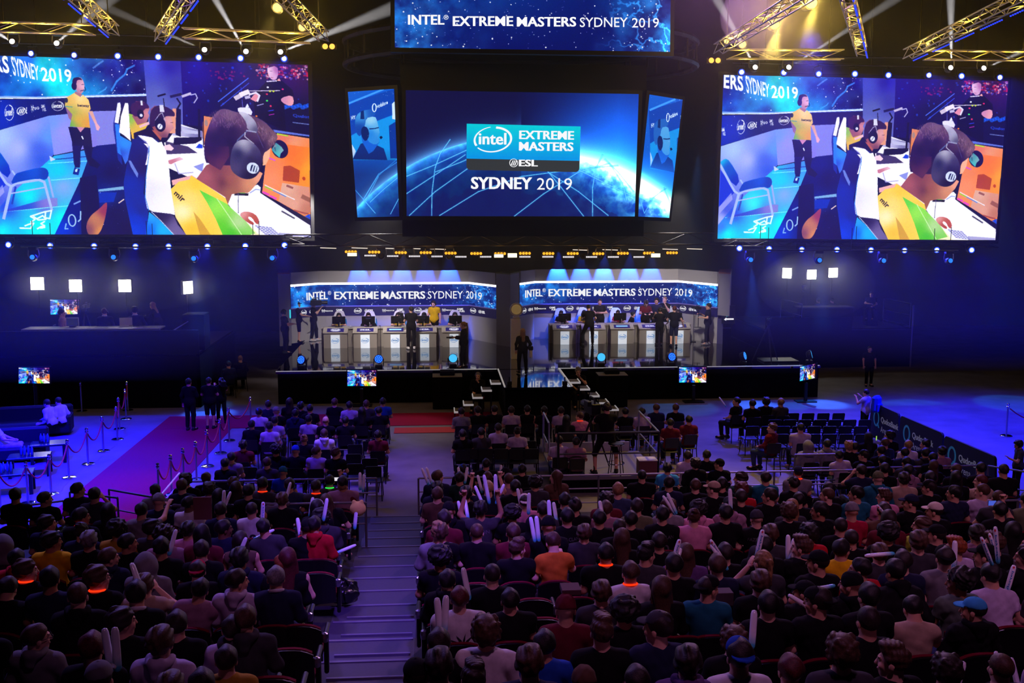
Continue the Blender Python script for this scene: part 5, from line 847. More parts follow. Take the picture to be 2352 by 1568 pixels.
# ------------------------------------------------------------------ people: bodies grown as one smooth surface from a pose
def V3(*a): return np.array(a, np.float32)
class Field:
    def __init__(s, lo, hi, h):
        s.lo = np.array(lo, np.float32); s.h = h; s.n = np.ceil((np.array(hi) - s.lo) / h).astype(int) + 1
        s.ax = [s.lo[i] + np.arange(s.n[i], dtype=np.float32) * h for i in range(3)]; s.f = np.ones(s.n, np.float32)
    def sl(s, lo, hi):
        a = np.maximum(0, np.floor((np.array(lo) - s.lo) / s.h).astype(int)); b = np.minimum(s.n, np.ceil((np.array(hi) - s.lo) / s.h).astype(int) + 1)
        if (b <= a).any(): return None, None
        return tuple(slice(i, j) for i, j in zip(a, b)), np.meshgrid(*[s.ax[i][a[i]:b[i]] for i in range(3)], indexing='ij')
    def put(s, sl, d, k, sub=False):
        c = s.f[sl]
        if sub: s.f[sl] = np.maximum(c, -d); return
        q = np.maximum(k - np.abs(c - d), 0) / k if k else 0.
        s.f[sl] = np.minimum(c, d) - q * q * k * .25
    def cone(s, a, b, ra, rb, k=.03, sc=(1, 1, 1), cut=False, sub=False):
        a, b = np.array(a, np.float32), np.array(b, np.float32); m = max(ra, rb) + .06; lo, hi = np.minimum(a, b) - m, np.maximum(a, b) + m
        sl, P = s.sl(lo, hi)
        if sl is None: return
        sc = np.array(sc, np.float32); ab = b - a; L2 = float(ab @ ab) + 1e-9
        p = [P[i] - a[i] for i in range(3)]; t0 = (p[0] * ab[0] + p[1] * ab[1] + p[2] * ab[2]) / L2; t = np.clip(t0, 0, 1)
        d = np.sqrt(sum(((p[i] - ab[i] * t) / sc[i]) ** 2 for i in range(3))) - (ra + (rb - ra) * t)
        if cut: d = np.maximum(d, (t0 - 1) * math.sqrt(L2))
        s.put(sl, d, k, sub)
    def ell(s, c, r, k=.03, R=None, sub=False):
        c, r = np.array(c, np.float32), np.array(r, np.float32); m = float(r.max()) + .06; sl, P = s.sl(c - m, c + m)
        if sl is None: return
        p = [P[i] - c[i] for i in range(3)]
        if R is not None: p = [R[0][i] * p[0] + R[1][i] * p[1] + R[2][i] * p[2] for i in range(3)]
        q = np.sqrt(sum((p[i] / r[i]) ** 2 for i in range(3))); q2 = np.sqrt(sum((p[i] / r[i] ** 2) ** 2 for i in range(3))) + 1e-6
        s.put(sl, q * (q - 1) / q2, k, sub)
    def half(s, n, p):                     # keep the side the normal points away from
        n = np.array(n, np.float32); X, Y, Z = np.meshgrid(*s.ax, indexing='ij', sparse=True); s.f = np.maximum(s.f, (X - p[0]) * n[0] + (Y - p[1]) * n[1] + (Z - p[2]) * n[2])
    def ripple(s, amp, fr, seed=0):
        r = np.random.default_rng(seed); X, Y, Z = np.meshgrid(*s.ax, indexing='ij', sparse=True)
        for _ in range(4):
            w = r.normal(0, 1, 3) * fr; s.f = s.f + amp * np.sin(X * w[0] + Y * w[1] + Z * w[2] + r.random() * 6)
    def mesh(s, name, smooth=True, relax=1):
        f = s.f; ins = f < 0; n = s.n; C = n - 1; cnt = np.zeros(C, np.int8)
        cor = [(i, j, k) for i in (0, 1) for j in (0, 1) for k in (0, 1)]; g = lambda a, o: a[o[0]:o[0] + C[0], o[1]:o[1] + C[1], o[2]:o[2] + C[2]]
        for o in cor: cnt += g(ins, o)
        act = (cnt > 0) & (cnt < 8); idx = -np.ones(C, np.int64); I = np.argwhere(act); idx[act] = np.arange(len(I))
        acc = np.zeros((len(I), 3)); w = np.zeros(len(I))
        for a in cor:
            for d in range(3):
                if a[d]: continue
                b = list(a); b[d] = 1
                fa = f[I[:, 0] + a[0], I[:, 1] + a[1], I[:, 2] + a[2]]; fb = f[I[:, 0] + b[0], I[:, 1] + b[1], I[:, 2] + b[2]]; x = (fa < 0) != (fb < 0)
                t = np.where(x, fa / np.where(x, fa - fb, 1), 0); p = np.array(a, float) + np.zeros((len(I), 3)); p[:, d] += t; acc[x] += p[x]; w[x] += 1
        v = (I + acc / np.maximum(w, 1)[:, None]) * s.h + s.lo; F = []
        for d in range(3):
            e = [slice(None)] * 3; e2 = [slice(None)] * 3; e[d] = slice(0, -1); e2[d] = slice(1, None); ch = ins[tuple(e)] != ins[tuple(e2)]; q = np.argwhere(ch)
            u, w_ = (d + 1) % 3, (d + 2) % 3; ok = (q[:, u] > 0) & (q[:, w_] > 0) & (q[:, u] < C[u]) & (q[:, w_] < C[w_]); q = q[ok]
            def cell(du, dw): c = q.copy(); c[:, u] -= du; c[:, w_] -= dw; return idx[c[:, 0], c[:, 1], c[:, 2]]
            fl = ins[q[:, 0], q[:, 1], q[:, 2]]; A = np.stack([cell(1, 1), cell(0, 1), cell(0, 0), cell(1, 0)], 1); A[~fl] = A[~fl][:, ::-1]; F.append(A)
        F = np.concatenate(F); F = F[(F >= 0).all(1)]
        for _ in range(relax):
            s_ = np.zeros_like(v); c_ = np.zeros(len(v))
            for a, b in ((0, 1), (1, 2), (2, 3), (3, 0)):
                np.add.at(s_, F[:, a], v[F[:, b]]); np.add.at(s_, F[:, b], v[F[:, a]]); np.add.at(c_, F[:, a], 1); np.add.at(c_, F[:, b], 1)
            v = v * .5 + .5 * s_ / np.maximum(c_, 1)[:, None]
        me = bpy.data.meshes.new(name); F = F.astype(np.int32); me.vertices.add(len(v)); me.vertices.foreach_set('co', v.astype(np.float32).ravel()); me.loops.add(F.size); me.loops.foreach_set('vertex_index', F.ravel())
        me.polygons.add(len(F)); me.polygons.foreach_set('loop_start', np.arange(0, F.size, 4, dtype=np.int32)); me.polygons.foreach_set('use_smooth', np.ones(len(F), bool)); me.update(calc_edges=True)
        return me
def rotm(yaw=0, pitch=0, tilt=0):         # pitch > 0 looks down, yaw > 0 turns to the figure's left
    return np.array((Matrix.Rotation(R_(yaw), 3, 'Z') @ Matrix.Rotation(R_(tilt), 3, 'Y') @ Matrix.Rotation(-R_(pitch), 3, 'X')), np.float32)
def unit(v): v = np.array(v, np.float32); return v / (np.linalg.norm(v) + 1e-9)
def joints(P=(0, 0, .53), lean=0., side=0., twist=0., hy=0., hp=0., ht=0., L=None, R=None, feet=None, b=1., knees=None, hh=0.):
    """pose: pelvis, trunk lean, head yaw/pitch/tilt, arms as (elbow, wrist, finger direction), feet as ankles"""
    S = rotm(twist, lean, side); P = V3(*P); t = lambda *a: P + S @ V3(*a); J = dict(P=P, S=S, b=b)
    J['belly'] = t(0, .0, .17); J['chest'] = t(0, -.012, .33); J['neck'] = t(0, -.03, .49); J['sh'] = [t(s * .166 * b, -.015, .425) for s in (-1, 1)]
    H = rotm(hy + twist, lean * .35 + hp, ht + side * .5); J['H'] = H; J['head'] = J['neck'] + H @ V3(0, .015, .155 + hh) + S @ V3(0, 0, .0); J['arms'] = []
    for s, A in ((-1, L), (1, R)):
        e, w, fd = A; J['arms'].append((V3(*e), V3(*w), unit(fd)))
    J['hip'] = [P + S @ V3(0, 0, 0) * 0 + V3(s * .095, .0, -.02) for s in (-1, 1)]; J['knee'] = [V3(*k) for k in knees]; J['ank'] = [V3(*f[:3]) for f in feet]; J['toe'] = [V3(*f[3:6]) for f in feet]
    return J
def bounds(J, m=.2):
    pts = [J['P'], J['head'] + (0, 0, .08)] + J['sh'] + J['knee'] + J['ank'] + J['toe']
    for e, w, d in J['arms']: pts += [e, w, w + d * .12]
    return np.min(pts, 0) - m, np.max(pts, 0) + m
def torso(f, J, o=0., k=.06, hem=False):
    S, b = J['S'], J['b']; R = S
    f.ell(J['P'] + S @ V3(0, -.005, .02), (.165 * b + o, .125 * b + o, .14 + o), k, R); f.ell(J['belly'], (.148 * b + o, .112 * (b ** 1.6) + o, .17 + o), k, R); f.ell(J['chest'], (.162 * b + o, .112 * b + o, .18 + o), k, R)
    f.cone(J['sh'][0], J['sh'][1], .056 + o, .056 + o, k)
    for s in (0, 1): f.cone(J['neck'] + S @ V3(0, 0, -.005), J['sh'][s], .045 + o, .05 + o, .06)
def arm(f, J, s, o=0., upto=2., k=.03, cut=False):
    e, w, d = J['arms'][s]; sh = J['sh'][s]
    if upto <= 1: f.cone(sh, sh + (e - sh) * upto, .054 + o, .046 + o, k, cut=cut)
    else: f.cone(sh, e, .052 + o, .041 + o, k); f.cone(e, e + (w - e) * (upto - 1), .041 + o, .041 + o + (.027 - .041) * min(1, upto - 1), k, cut=cut)
def hand(f, w, d, s, grip=.35, thumb_up=True):
    """palm, four unequal bent fingers, a thumb from the side of the palm; d points along the hand"""
    d = unit(d); up = unit(np.array((0, 0, 1.)) - d * d[2]) if abs(d[2]) < .9 else unit(np.array((0, 1., 0)) - d * d[1]); sd = np.cross(d, up) * (1 if s == 1 else -1)   # sd: towards the little finger side
    n = -up; pc = w + d * .055
    R = np.stack([sd, d, up], 0).T; f.ell(pc, (.041, .052, .017), .015, R)
    for i, (x, L) in enumerate(((-.030, .07), (-.010, .08), (.010, .075), (.030, .058))):
        a = w + d * .095 + sd * x; q = a + (d * (1 - grip) + n * grip + sd * x * 1.5) * L * .55; e = q + (d * (1 - grip * 1.9) + n * grip * 1.7) * L * .5; f.cone(a, q, .0105, .0098, .006); f.cone(q, e, .0098, .0085, .006)
    a = w + d * .03 - sd * .034; q = a + (d * .55 - sd * .8 + n * .15) * .042; e = q + (d * .9 - sd * .15 + n * .3) * .034; f.cone(a, q, .0145, .0115, .012); f.cone(q, e, .0115, .009, .006)
HS = 1.09
def headform(f, J):
    H, c = J['H'], J['head']; t = lambda *a: c + H @ (V3(*a) * HS); R = H; g = f
    class f: ell = staticmethod(lambda c_, r, *a, **k: g.ell(c_, np.array(r) * HS, *a, **k)); cone = staticmethod(lambda a, b, ra, rb, *q: g.cone(a, b, ra * HS, rb * HS, *q))
    f.ell(t(0, -.012, .035), (.073, .092, .083), .02, R); f.ell(t(0, .028, -.035), (.056, .064, .08), .03, R); f.ell(t(0, .062, -.094), (.028, .024, .02), .025, R)
    f.cone(t(0, .088, .012), t(0, .108, -.03), .009, .014, .012); f.ell(t(0, .083, .022), (.05, .014, .012), .015, R)
    for s in (-1, 1):
        f.ell(t(s * .075, -.008, -.012), (.010, .022, .031), .006, R); f.ell(t(s * .034, .068, -.032), (.022, .02, .018), .02, R); f.ell(t(s * .032, .098, .0), (.013, .012, .008), .004, R, sub=True)
    f.ell(t(0, .090, -.062), (.023, .012, .006), .006, R); f.ell(t(0, .088, -.073), (.019, .011, .006), .006, R)
    f.cone(t(0, -.018, -.05), J['neck'] + J['S'] @ V3(0, 0, -.03), .056, .064, .025)
SHOE = .0
def body_mesh(name, J, h=.010, grips=(.35, .35), shoes=True):
    lo, hi = bounds(J); f = Field(lo, hi, h); torso(f, J); headform(f, J)
    for s in (0, 1):
        arm(f, J, s); hand(f, J['arms'][s][1], J['arms'][s][2], s, grips[s])
        f.cone(J['hip'][s], J['knee'][s], .082, .056, .04); f.cone(J['knee'][s], J['ank'][s], .054, .038, .03); f.cone(J['ank'][s], J['toe'][s], .04, .032, .02, (1, 1, .9))
    me = f.mesh(name); face_materials(me, J); return me
def face_materials(me, J):                # eyes, brows and lips are small patches of the one skin surface
    n = len(me.polygons); c = np.empty(n * 3, np.float32); me.polygons.foreach_get('center', c); p = (c.reshape(-1, 3) - J['head']) @ J['H'] / HS
    mi = np.zeros(n, np.int32); ax = abs(p[:, 0]); fr = p[:, 1] > .07
    mi[fr & (abs(ax - .032) < .010) & (abs(p[:, 2] - .001) < .0045)] = 1; mi[fr & (abs(ax - .034) < .016) & (abs(p[:, 2] - .024) < .0045)] = 1; mi[fr & (ax < .024) & (abs(p[:, 2] + .067) < .009)] = 2
    me.polygons.foreach_set('material_index', mi)
def top_mesh(name, J, sleeve=.62, h=.012, o=.012, hood=False, seed=1, hem=-.02):
    lo, hi = bounds(J); f = Field(lo, hi, h); torso(f, J, o); f.ell(J['P'] + J['S'] @ V3(0, -.005, .02), (.165 * J['b'] + o * 2, .125 * J['b'] + o * 2.4, .16 + o), .05, J['S'])
    if sleeve > 0:
        for s in (0, 1): arm(f, J, s, o * 1.25, sleeve, .04, True)
    else:
        for s in (0, 1): f.ell(J['sh'][s] + (J['sh'][s] - J['neck']) * .32, (.075, .075, .085), .0, sub=True)
    f.ripple(.0016 if sleeve <= 1 else .0026, 26, seed); S = J['S']; f.half(S @ V3(0, 0, -1), J['P'] + S @ V3(0, 0, hem - .04)); f.half(S @ V3(0, .25, 1), J['neck'] + S @ V3(0, 0, .045))
    return f.mesh(name)
def trousers_mesh(name, J, h=.014, o=.014, upto=2.):
    lo, hi = bounds(J); f = Field(lo, hi, h); S = J['S']; b = J['b']
    f.ell(J['P'] + S @ V3(0, -.005, .02), (.168 * b + o, .13 * b + o, .14 + o), .05, S)
    for s in (0, 1):
        k, a = J['knee'][s], J['ank'][s]; f.cone(J['hip'][s], k, .085 + o, .058 + o, .05)
        if upto > 1: f.cone(k, k + (a - k) * .93, .057 + o, .045 + o, .03, cut=True)
    f.half(S @ V3(0, 0, 1), J['P'] + S @ V3(0, 0, .07)); f.ripple(.002, 24, 5); return f.mesh(name)
def shoe_mesh(name, J, s, h=.012):
    a, t = J['ank'][s], J['toe'][s]; pts = np.array([a, t]); f = Field(pts.min(0) - .12, pts.max(0) + .12, h)
    hz = np.array((a[0], a[1], t[2])); d = unit(t - hz); f.cone(hz - d * .05, t + d * .015, .045, .042, .02, (1, 1, .9)); f.cone(a + (0, 0, .0), hz, .05, .045, .03); f.half((0, 0, -1), (0, 0, t[2] - .035)); f.half((0, 0, 1), (0, 0, a[2] + .03)); return f.mesh(name)
# hair and headwear live in the head's own frame (face towards +y)
def hair_mesh(name, kind, h=.0075):
    f = Field((-.22, -.24, -.42), (.22, .2, .27), h); rnd = sum(map(ord, kind))
    def shell(o, back=-.085, front=.062, side=-.02, slope=.55):
        f.ell((0, -.014 - o * .5, .037), (.074 + o, .094 + o * .9, .085 + o), .0)
        X, Y, Z = np.meshgrid(*f.ax, indexing='ij', sparse=True); low = np.where(Y > .0, side + (Y + 0) * ((front - side) / .07), side + np.clip(-Y / .06, 0, 1) * (back - side)); f.f = np.maximum(f.f, low - Z)
        f.f = np.maximum(f.f, Y - (.086 + o * .2) + np.clip(.09 - Z, 0, 1) * .35)
    if kind == 'short': shell(.012); f.ripple(.0022, 70, 1)
    elif kind == 'buzz': shell(.005, -.075, .066, -.01); f.ripple(.0006, 90, 2)
    elif kind == 'quiff': shell(.010); f.ell((0, .055, .115), (.058, .045, .03), .04); f.ell((.01, .0, .125), (.06, .06, .022), .03); f.ripple(.0022, 60, 3)
    elif kind == 'messy': shell(.020, -.10, .055, -.035); f.ripple(.0042, 62, 4)
    elif kind == 'curly':
        shell(.026, -.10, .06, -.04); r = np.random.default_rng(5)
        for _ in range(70):
            a, z = r.uniform(0, 6.28), r.uniform(-.05, .13); q = math.sqrt(max(0, 1 - ((z - .037) / .115) ** 2)); p = (.1 * q * math.cos(a), -.02 + .115 * q * math.sin(a), z)
            if p[1] > .05 and z < .07: continue
            f.ell(p, (.017, .017, .017), .012)
    elif kind == 'afro':
        f.ell((0, -.025, .055), (.125, .125, .115), .0); X, Y, Z = np.meshgrid(*f.ax, indexing='ij', sparse=True); f.f = np.maximum(f.f, np.where(Y > .02, .05 - Z, -1)); f.ripple(.005, 60, 6)
    elif kind == 'long':
        shell(.016, -.10, .06, -.06); f.cone((0, -.06, .0), (0, -.085, -.26), .085, .075, .03, (1, .55, 1)); f.cone((.07, -.01, .0), (.085, -.03, -.2), .028, .03, .02); f.cone((-.07, -.01, .0), (-.085, -.03, -.2), .028, .03, .02); f.ripple(.0035, 48, 7)
    elif kind == 'tail': shell(.008, -.085, .065, -.03); f.ell((0, -.115, .05), (.026, .026, .026), .02); f.cone((0, -.125, .05), (0, -.13, -.17), .03, .018, .02); f.ripple(.002, 60, 8)
    elif kind == 'bun': shell(.008, -.08, .065, -.03); f.ell((0, -.085, .115), (.042, .042, .038), .02); f.ripple(.002, 60, 9)
    elif kind == 'hood':
        f.ell((0, -.025, .02), (.112, .128, .125), .0); f.cone((0, -.05, -.06), (0, -.06, -.16), .11, .13, .05, (1, .85, 1)); f.ell((0, .115, -.02), (.075, .10, .105), .0, sub=True); f.half((0, 0, -1), (0, 0, -.19)); f.ripple(.0025, 30, 10)
    elif kind == 'cap':
        f.ell((0, -.012, .045), (.084, .102, .088), .0); f.half((0, 0, -1), (0, 0, .045)); X, Y, Z = np.meshgrid(*f.ax, indexing='ij', sparse=True)
        d = np.maximum(np.hypot(X, (Y - .075) * .85) - .078, abs(Z - .052 + (Y - .07) * .16 + X * X * 1.6) - .007); d = np.maximum(d, .06 - Y); f.f = np.minimum(f.f, d); f.ell((0, -.012, .134), (.009, .009, .006), .002)
    elif kind == 'beanie': f.ell((0, -.014, .045), (.086, .105, .098), .0); f.half((0, -.35, -1), (0, 0, .012)); f.cone((-.05, -.03, .03), (.05, -.03, .03), .0, .0, 0); f.ripple(.0012, 60, 12)
    elif kind == 'rim': shell(.006, -.085, .0, -.02); f.half((0, 0, 1), (0, 0, .03))
    return f.mesh(name, relax=1)
HAIR = {k: hair_mesh({'hood': 'hood_up', 'cap': 'cap', 'beanie': 'beanie'}.get(k, 'hair'), k) for k in ('short', 'buzz', 'quiff', 'messy', 'curly', 'afro', 'long', 'tail', 'bun', 'hood', 'cap', 'beanie', 'rim')}
def headset_mesh():
    mb = MB(); mb.tube([(.088 * math.cos(a), -.012, .03 + .105 * math.sin(a)) for a in np.linspace(-.25, math.pi + .25, 15)], .011, 6)
    for s in (-1, 1): mb.lathe([(.02, -.018), (.04, -.016), (.042, .012), (.03, .022)], n=14, M=Matrix.Translation((s * .088, -.008, -.008)) @ Matrix.Rotation(R_(90 * s), 4, 'Y'))
    mb.tube([(-.09, .01, -.02), (-.07, .09, -.06), (-.03, .12, -.07)], .005, 5); return mb.mesh('headset', True)
HEADSET = headset_mesh()
def hoodlump():
    f = Field((-.2, -.2, -.16), (.2, .2, .14), .01)
    for i in range(15):
        a, b_ = R_(-200 + 220 * i / 15), R_(-200 + 220 * (i + 1) / 15); P = lambda t: (.088 * math.cos(t), -.01 + .085 * math.sin(t), .012 + .012 * math.sin(t)); f.cone(P(a), P(b_), .03, .03, .01)
    f.cone((0, -.095, .0), (0, -.12, -.09), .055, .025, .04, (1.5, .75, 1)); f.ripple(.002, 40, 2); return f.mesh('hood')
HOODL = hoodlump()
def neckring():
    mb = MB(); mb.tube([(.066 * math.cos(a), .066 * math.sin(a), .012 * -math.sin(a)) for a in np.linspace(0, 2 * math.pi, 25)], .009, 6, False); return mb.mesh('neck_band', True)
NECKR = neckring()
def glasses_mesh():
    mb = MB()
    for s in (-1, 1): mb.tube([(s * .034 + .022 * math.cos(a), .112, .0 + .016 * math.sin(a)) for a in np.linspace(0, 2 * math.pi, 13)], .003, 4, False); mb.tube([(s * .056, .11, .004), (s * .08, .02, .002)], .003, 4)
    mb.tube([(-.012, .114, .004), (.012, .114, .004)], .003, 4); return mb.mesh('glasses')
GLASSES = glasses_mesh()
# ---- cloth, skin and hair colours
CL = {}
def cloth(name, rgb): CL[name] = mat('cloth_' + name.replace(' ', '_'), rgb, .9, spec=.12, noise=.12, nscale=14, bump=.12, bscale=45); return CL[name]
for n_, c_ in dict(black=(20, 18, 22), white=(206, 200, 206), grey=(120, 116, 122), navy=(32, 34, 62), dark_grey=(58, 56, 62), blue=(30, 70, 170), teal=(30, 96, 116), red=(180, 24, 38), crimson=(165, 20, 56), maroon=(98, 26, 40), pink=(205, 130, 160), mauve=(150, 110, 132), lilac=(178, 160, 190), yellow=(220, 176, 20), mustard=(165, 125, 40), orange=(205, 110, 38), brown=(92, 66, 52), tan=(172, 146, 124), olive=(96, 98, 70), dark_green=(28, 56, 48), lime=(170, 190, 60), sky_blue=(60, 150, 205), denim=(50, 60, 92), charcoal=(34, 33, 38), cream=(214, 196, 184), purple=(90, 60, 110), grey_green=(92, 104, 96)).items(): cloth(n_, c_)
SKIN = [mat('skin_%s' % n, c, .6, spec=.3) for n, c in (('fair', (222, 170, 146)), ('light', (205, 150, 122)), ('tan', (170, 116, 86)), ('deep', (112, 72, 52)))]
EYEM = mat('eye_and_brow', (34, 24, 22), .5); LIP = mat('lips', (168, 92, 84), .5)
HC = {n: mat('hair_' + n, c, .55, spec=.35, noise=.35, nscale=70, bump=.22, bscale=110) for n, c in dict(black=(22, 17, 17), dark=(38, 26, 22), brown=(74, 48, 34), fair=(142, 104, 66), ginger=(140, 66, 30), grey=(112, 106, 106), reddish=(84, 28, 30), pale=(180, 150, 110)).items()}
GLOW_OR = glow('glow_orange_red', (255, 52, 16), 1.2); GLOW_GR = glow('glow_green', (40, 240, 80), 1.3)
HAIRWORD = dict(short='short', buzz='cropped', quiff='swept-up', messy='messy', curly='curly', afro='bushy', long='long', tail='tied-back', bun='bunned')
def mth(H, c, k=1.0): m = Matrix([list(map(float, r * k)) for r in H]).to_4x4(); m.translation = Vector([float(x) for x in c]); return m
# ------------------------------------------------------------------ the audience
LAPL = ((-.245, .02, .74), (-.12, .26, .66), (.35, .9, -.1)); LAPR = ((.245, .02, .74), (.12, .26, .66), (-.35, .9, -.1))
FOLDL = ((-.25, .08, .76), (-.02, .24, .80), (1, .25, .1)); FOLDR = ((.25, .08, .76), (.02, .26, .76), (-1, .25, .0))
UPL = ((-.30, .14, 1.06), (-.24, .20, 1.30), (0, .1, 1)); UPR = ((.30, .14, 1.06), (.24, .20, 1.30), (0, .1, 1))
FACER = ((.24, .22, .86), (.09, .18, 1.06), (-.5, .1, .9)); FACEL = ((-.24, .22, .86), (-.09, .18, 1.06), (.5, .1, .9))
PHONER = ((.27, .16, 1.0), (.17, .22, 1.24), (-.1, .2, 1)); PTR = ((.26, .24, 1.0), (.25, .46, 1.14), (.15, .7, .6)); TEXTR = ((.25, .10, .80), (.17, .30, .88), (-.2, .6, .7))
SF = [(-.13, .40, .09, -.15, .56, .045), (.13, .40, .09, .15, .56, .045)]; SK = [(-.14, .43, .50), (.14, .43, .50)]
SPEC = dict(s=dict(L=LAPL, R=LAPR), q=dict(L=FOLDL, R=FOLDR, ht=4, hy=-6), r=dict(L=LAPL, R=LAPR, hy=-48, twist=-6), l=dict(L=LAPL, R=LAPR, hy=48, twist=6), d=dict(L=LAPL, R=TEXTR, hp=28, lean=5), f=dict(L=LAPL, R=LAPR, lean=26, hp=8, hy=14),
            b=dict(L=LAPL, R=LAPR, b=1.22), U=dict(L=UPL, R=UPR), F=dict(L=LAPL, R=FACER, hy=-12), G=dict(L=FACEL, R=LAPR, hy=14), P=dict(L=LAPL, R=PHONER), T=dict(L=LAPL, R=PTR, lean=6), x=dict(L=LAPL, R=LAPR, side=-9, ht=-5, hy=8), z=dict(L=FOLDL, R=LAPR, side=8, ht=6, hy=-10))
PROTO = {}
def proto(k):
    if k not in PROTO:
        J = joints(feet=SF, knees=SK, **SPEC[k]); PROTO[k] = dict(J=J, body=body_mesh('person', J, .0095, (.3, .3) if k not in 'UP' else (.75, .75)), tops={}, trousers=trousers_mesh('trousers', J, .016))
    return PROTO[k]
def proto_top(k, kind):
    p = proto(k)
    if kind not in p['tops']: p['tops'][kind] = top_mesh({'t': 't_shirt', 'l': 'long_sleeve_top', 'v': 'sleeveless_top'}[kind], p['J'], {'t': .66, 'l': 1.95, 'v': 0}[kind], .0115, .011 if kind != 'l' else .016, seed=ord(k))
    return p['tops'][kind]
HK = dict(sh='short', bz='buzz', qu='quiff', me='messy', cu='curly', af='afro', lo='long', ta='tail', bu='bun', ho='hood', ca='cap', cb='cap', be='beanie', ri='rim')
HCK = dict(bk='black', dk='dark', br='brown', fa='fair', gi='ginger', gy='grey', rd='reddish', pa='pale')
CK = dict(k='black', w='white', g='grey', n='navy', d='dark_grey', b='blue', t='teal', r='red', c='crimson', m='maroon', p='pink', u='mauve', i='lilac', y='yellow', Y='mustard', o='orange', br='brown', tn='tan', ol='olive', G='dark_green', L='lime', sb='sky_blue', dn='denim', ch='charcoal', cr='cream', pu='purple', gg='grey_green')
GAR = dict(t='t-shirt', j='jersey', h='hoodie', l='sweatshirt', k='jacket', v='sleeveless top')
TROU = ['black', 'navy', 'denim', 'charcoal', 'dark_grey']
AUD = []                                   # px, py of head, root, row phrase ...
def dress(root, J, hair, hcol, kind, ccol, top, tr, flags='', n=0):
    M = mth(J['H'], J['head'], HS)
    if hair in ('ca', 'cb', 'be', 'ho'):
        m = CL[CK[hcol]]
        if hair in ('ca', 'cb'): obj('hair', HAIR['buzz'] if n % 2 else HAIR['short'], HC['dark'], root, M=M)
        obj({'ho': 'hood_up', 'be': 'beanie'}.get(hair, 'cap'), HAIR[HK[hair]], m, root, M=M @ Matrix.Rotation(math.pi if hair == 'cb' else 0, 4, 'Z'))
    else: obj('hair', HAIR[HK[hair]], HC[HCK[hcol]], root, M=M)
    obj({'t': 't_shirt', 'j': 'jersey', 'h': 'hoodie', 'l': 'sweatshirt', 'k': 'jacket', 'v': 'sleeveless_top'}[kind], top, CL[CK[ccol]], root)
    obj('trousers', tr, CL[TROU[n % 5]], root)
    NM = mth(J['S'], J['neck'] + J['S'] @ V3(0, 0, .03))
    if kind == 'h' and hair != 'ho': obj('hood', HOODL, CL[CK[ccol]], root, M=NM)
    if 'O' in flags: obj('lanyard', NECKR, GLOW_OR, root, M=NM @ Matrix.Translation((0, 0, .012)) @ Matrix.Scale(1.12, 4))
    if 'N' in flags: obj('glow_collar', NECKR, GLOW_GR, root, M=NM @ Matrix.Translation((0, 0, .012)) @ Matrix.Scale(1.12, 4))
    if 'S' in flags: obj('glasses', GLASSES, M_black, root, M=M)
    if 'H' in flags: obj('headset', HEADSET, M_black if 'W' not in flags else CL['white'], root, M=M)
    if 'C' in flags: obj('shirt_collar', NECKR, CL['white'], root, M=NM @ Matrix.Translation((0, 0, .005)) @ Matrix.Diagonal((1.15, 1.15, 2.4, 1)))
    if 'A' in flags:
        mb = MB().tube([(.09 * math.cos(a), .01, .05 + .085 * math.sin(a)) for a in np.linspace(.1, math.pi - .1, 13)], .008, 5); obj('hair_band', mb, CL['white'], root, M=M)
SKW = {0: SKIN[0], 1: SKIN[1], 2: SKIN[2], 3: SKIN[3]}
# --- seats: dark tip-up seats of the tribune, plain black chairs on the flat floor
def make_seat():
    r = empty('stadium_seat', (0, 0, 0)); V = []; nX = 9
    prof = lambda x: .80 - .085 * (abs(x) / .235) ** 2.6
    def shell(y0, off, th, zb, dz, sx):
        vs = []; fs = []
        for i in range(nX):
            x = -.235 * sx + .47 * sx * i / (nX - 1); zt = prof(x) + dz; c = .05 * (1 - (x / .235) ** 2)
            for z in (zb, .6, .72, zt):
                y = y0 - c + (z - .45) * -.12 + off; vs += [(x, y, z), (x, y + th, z)]
        for i in range(nX - 1):
            for k in range(3):
                for w in (0, 1): a = i * 8 + k * 2 + w; fs.append((a, a + 8, a + 10, a + 2) if not w else (a, a + 2, a + 10, a + 8))
            a = i * 8; fs += [(a, a + 1, a + 9, a + 8), (a + 6, a + 14, a + 15, a + 7)]
        for a in (0, (nX - 1) * 8): fs += [(a + 2 * k, a + 2 * k + 2, a + 2 * k + 3, a + 2 * k + 1) for k in range(3)]
        return MB().add(vs, fs)
    obj('back_shell', shell(-.20, 0, .03, .36, 0, 1), mat('seat_plastic', (16, 14, 18), .45, spec=.4), r, smooth=False); obj('back_cushion', shell(-.20, .03, .045, .44, .008, .93), mat('seat_red_cloth', (112, 12, 38), .9, spec=.15), r)
    obj('seat_pan', MB().box((0, .02, .42), (.46, .42, .09), bev=.03), mat('seat_red_cloth'), r)
    a = obj('armrest', MB().box((.262, -.05, .40), (.05, .10, .46), bev=.015).box((.262, .0, .635), (.05, .36, .04), bev=.015), mat('seat_plastic'), r)
    obj('end_cap', MB().lathe([(.008, -.06), (.034, -.045), (.04, 0), (.034, .045), (.008, .06)], (.262, -.19, .63), 10), M_steel, a); note_kids(r); return r
SEAT = make_seat(); SEATU = [0]
def place_seat(x, Y, z, label, flip=False, group='tip-up seats of the tribune'):
    o = SEAT if not SEATU[0] else copy_tree(SEAT); SEATU[0] += 1; o.location = (x, Y, z); tag(o, label, 'seat', group)
    if flip: o.scale = (-1, 1, 1)
    return o
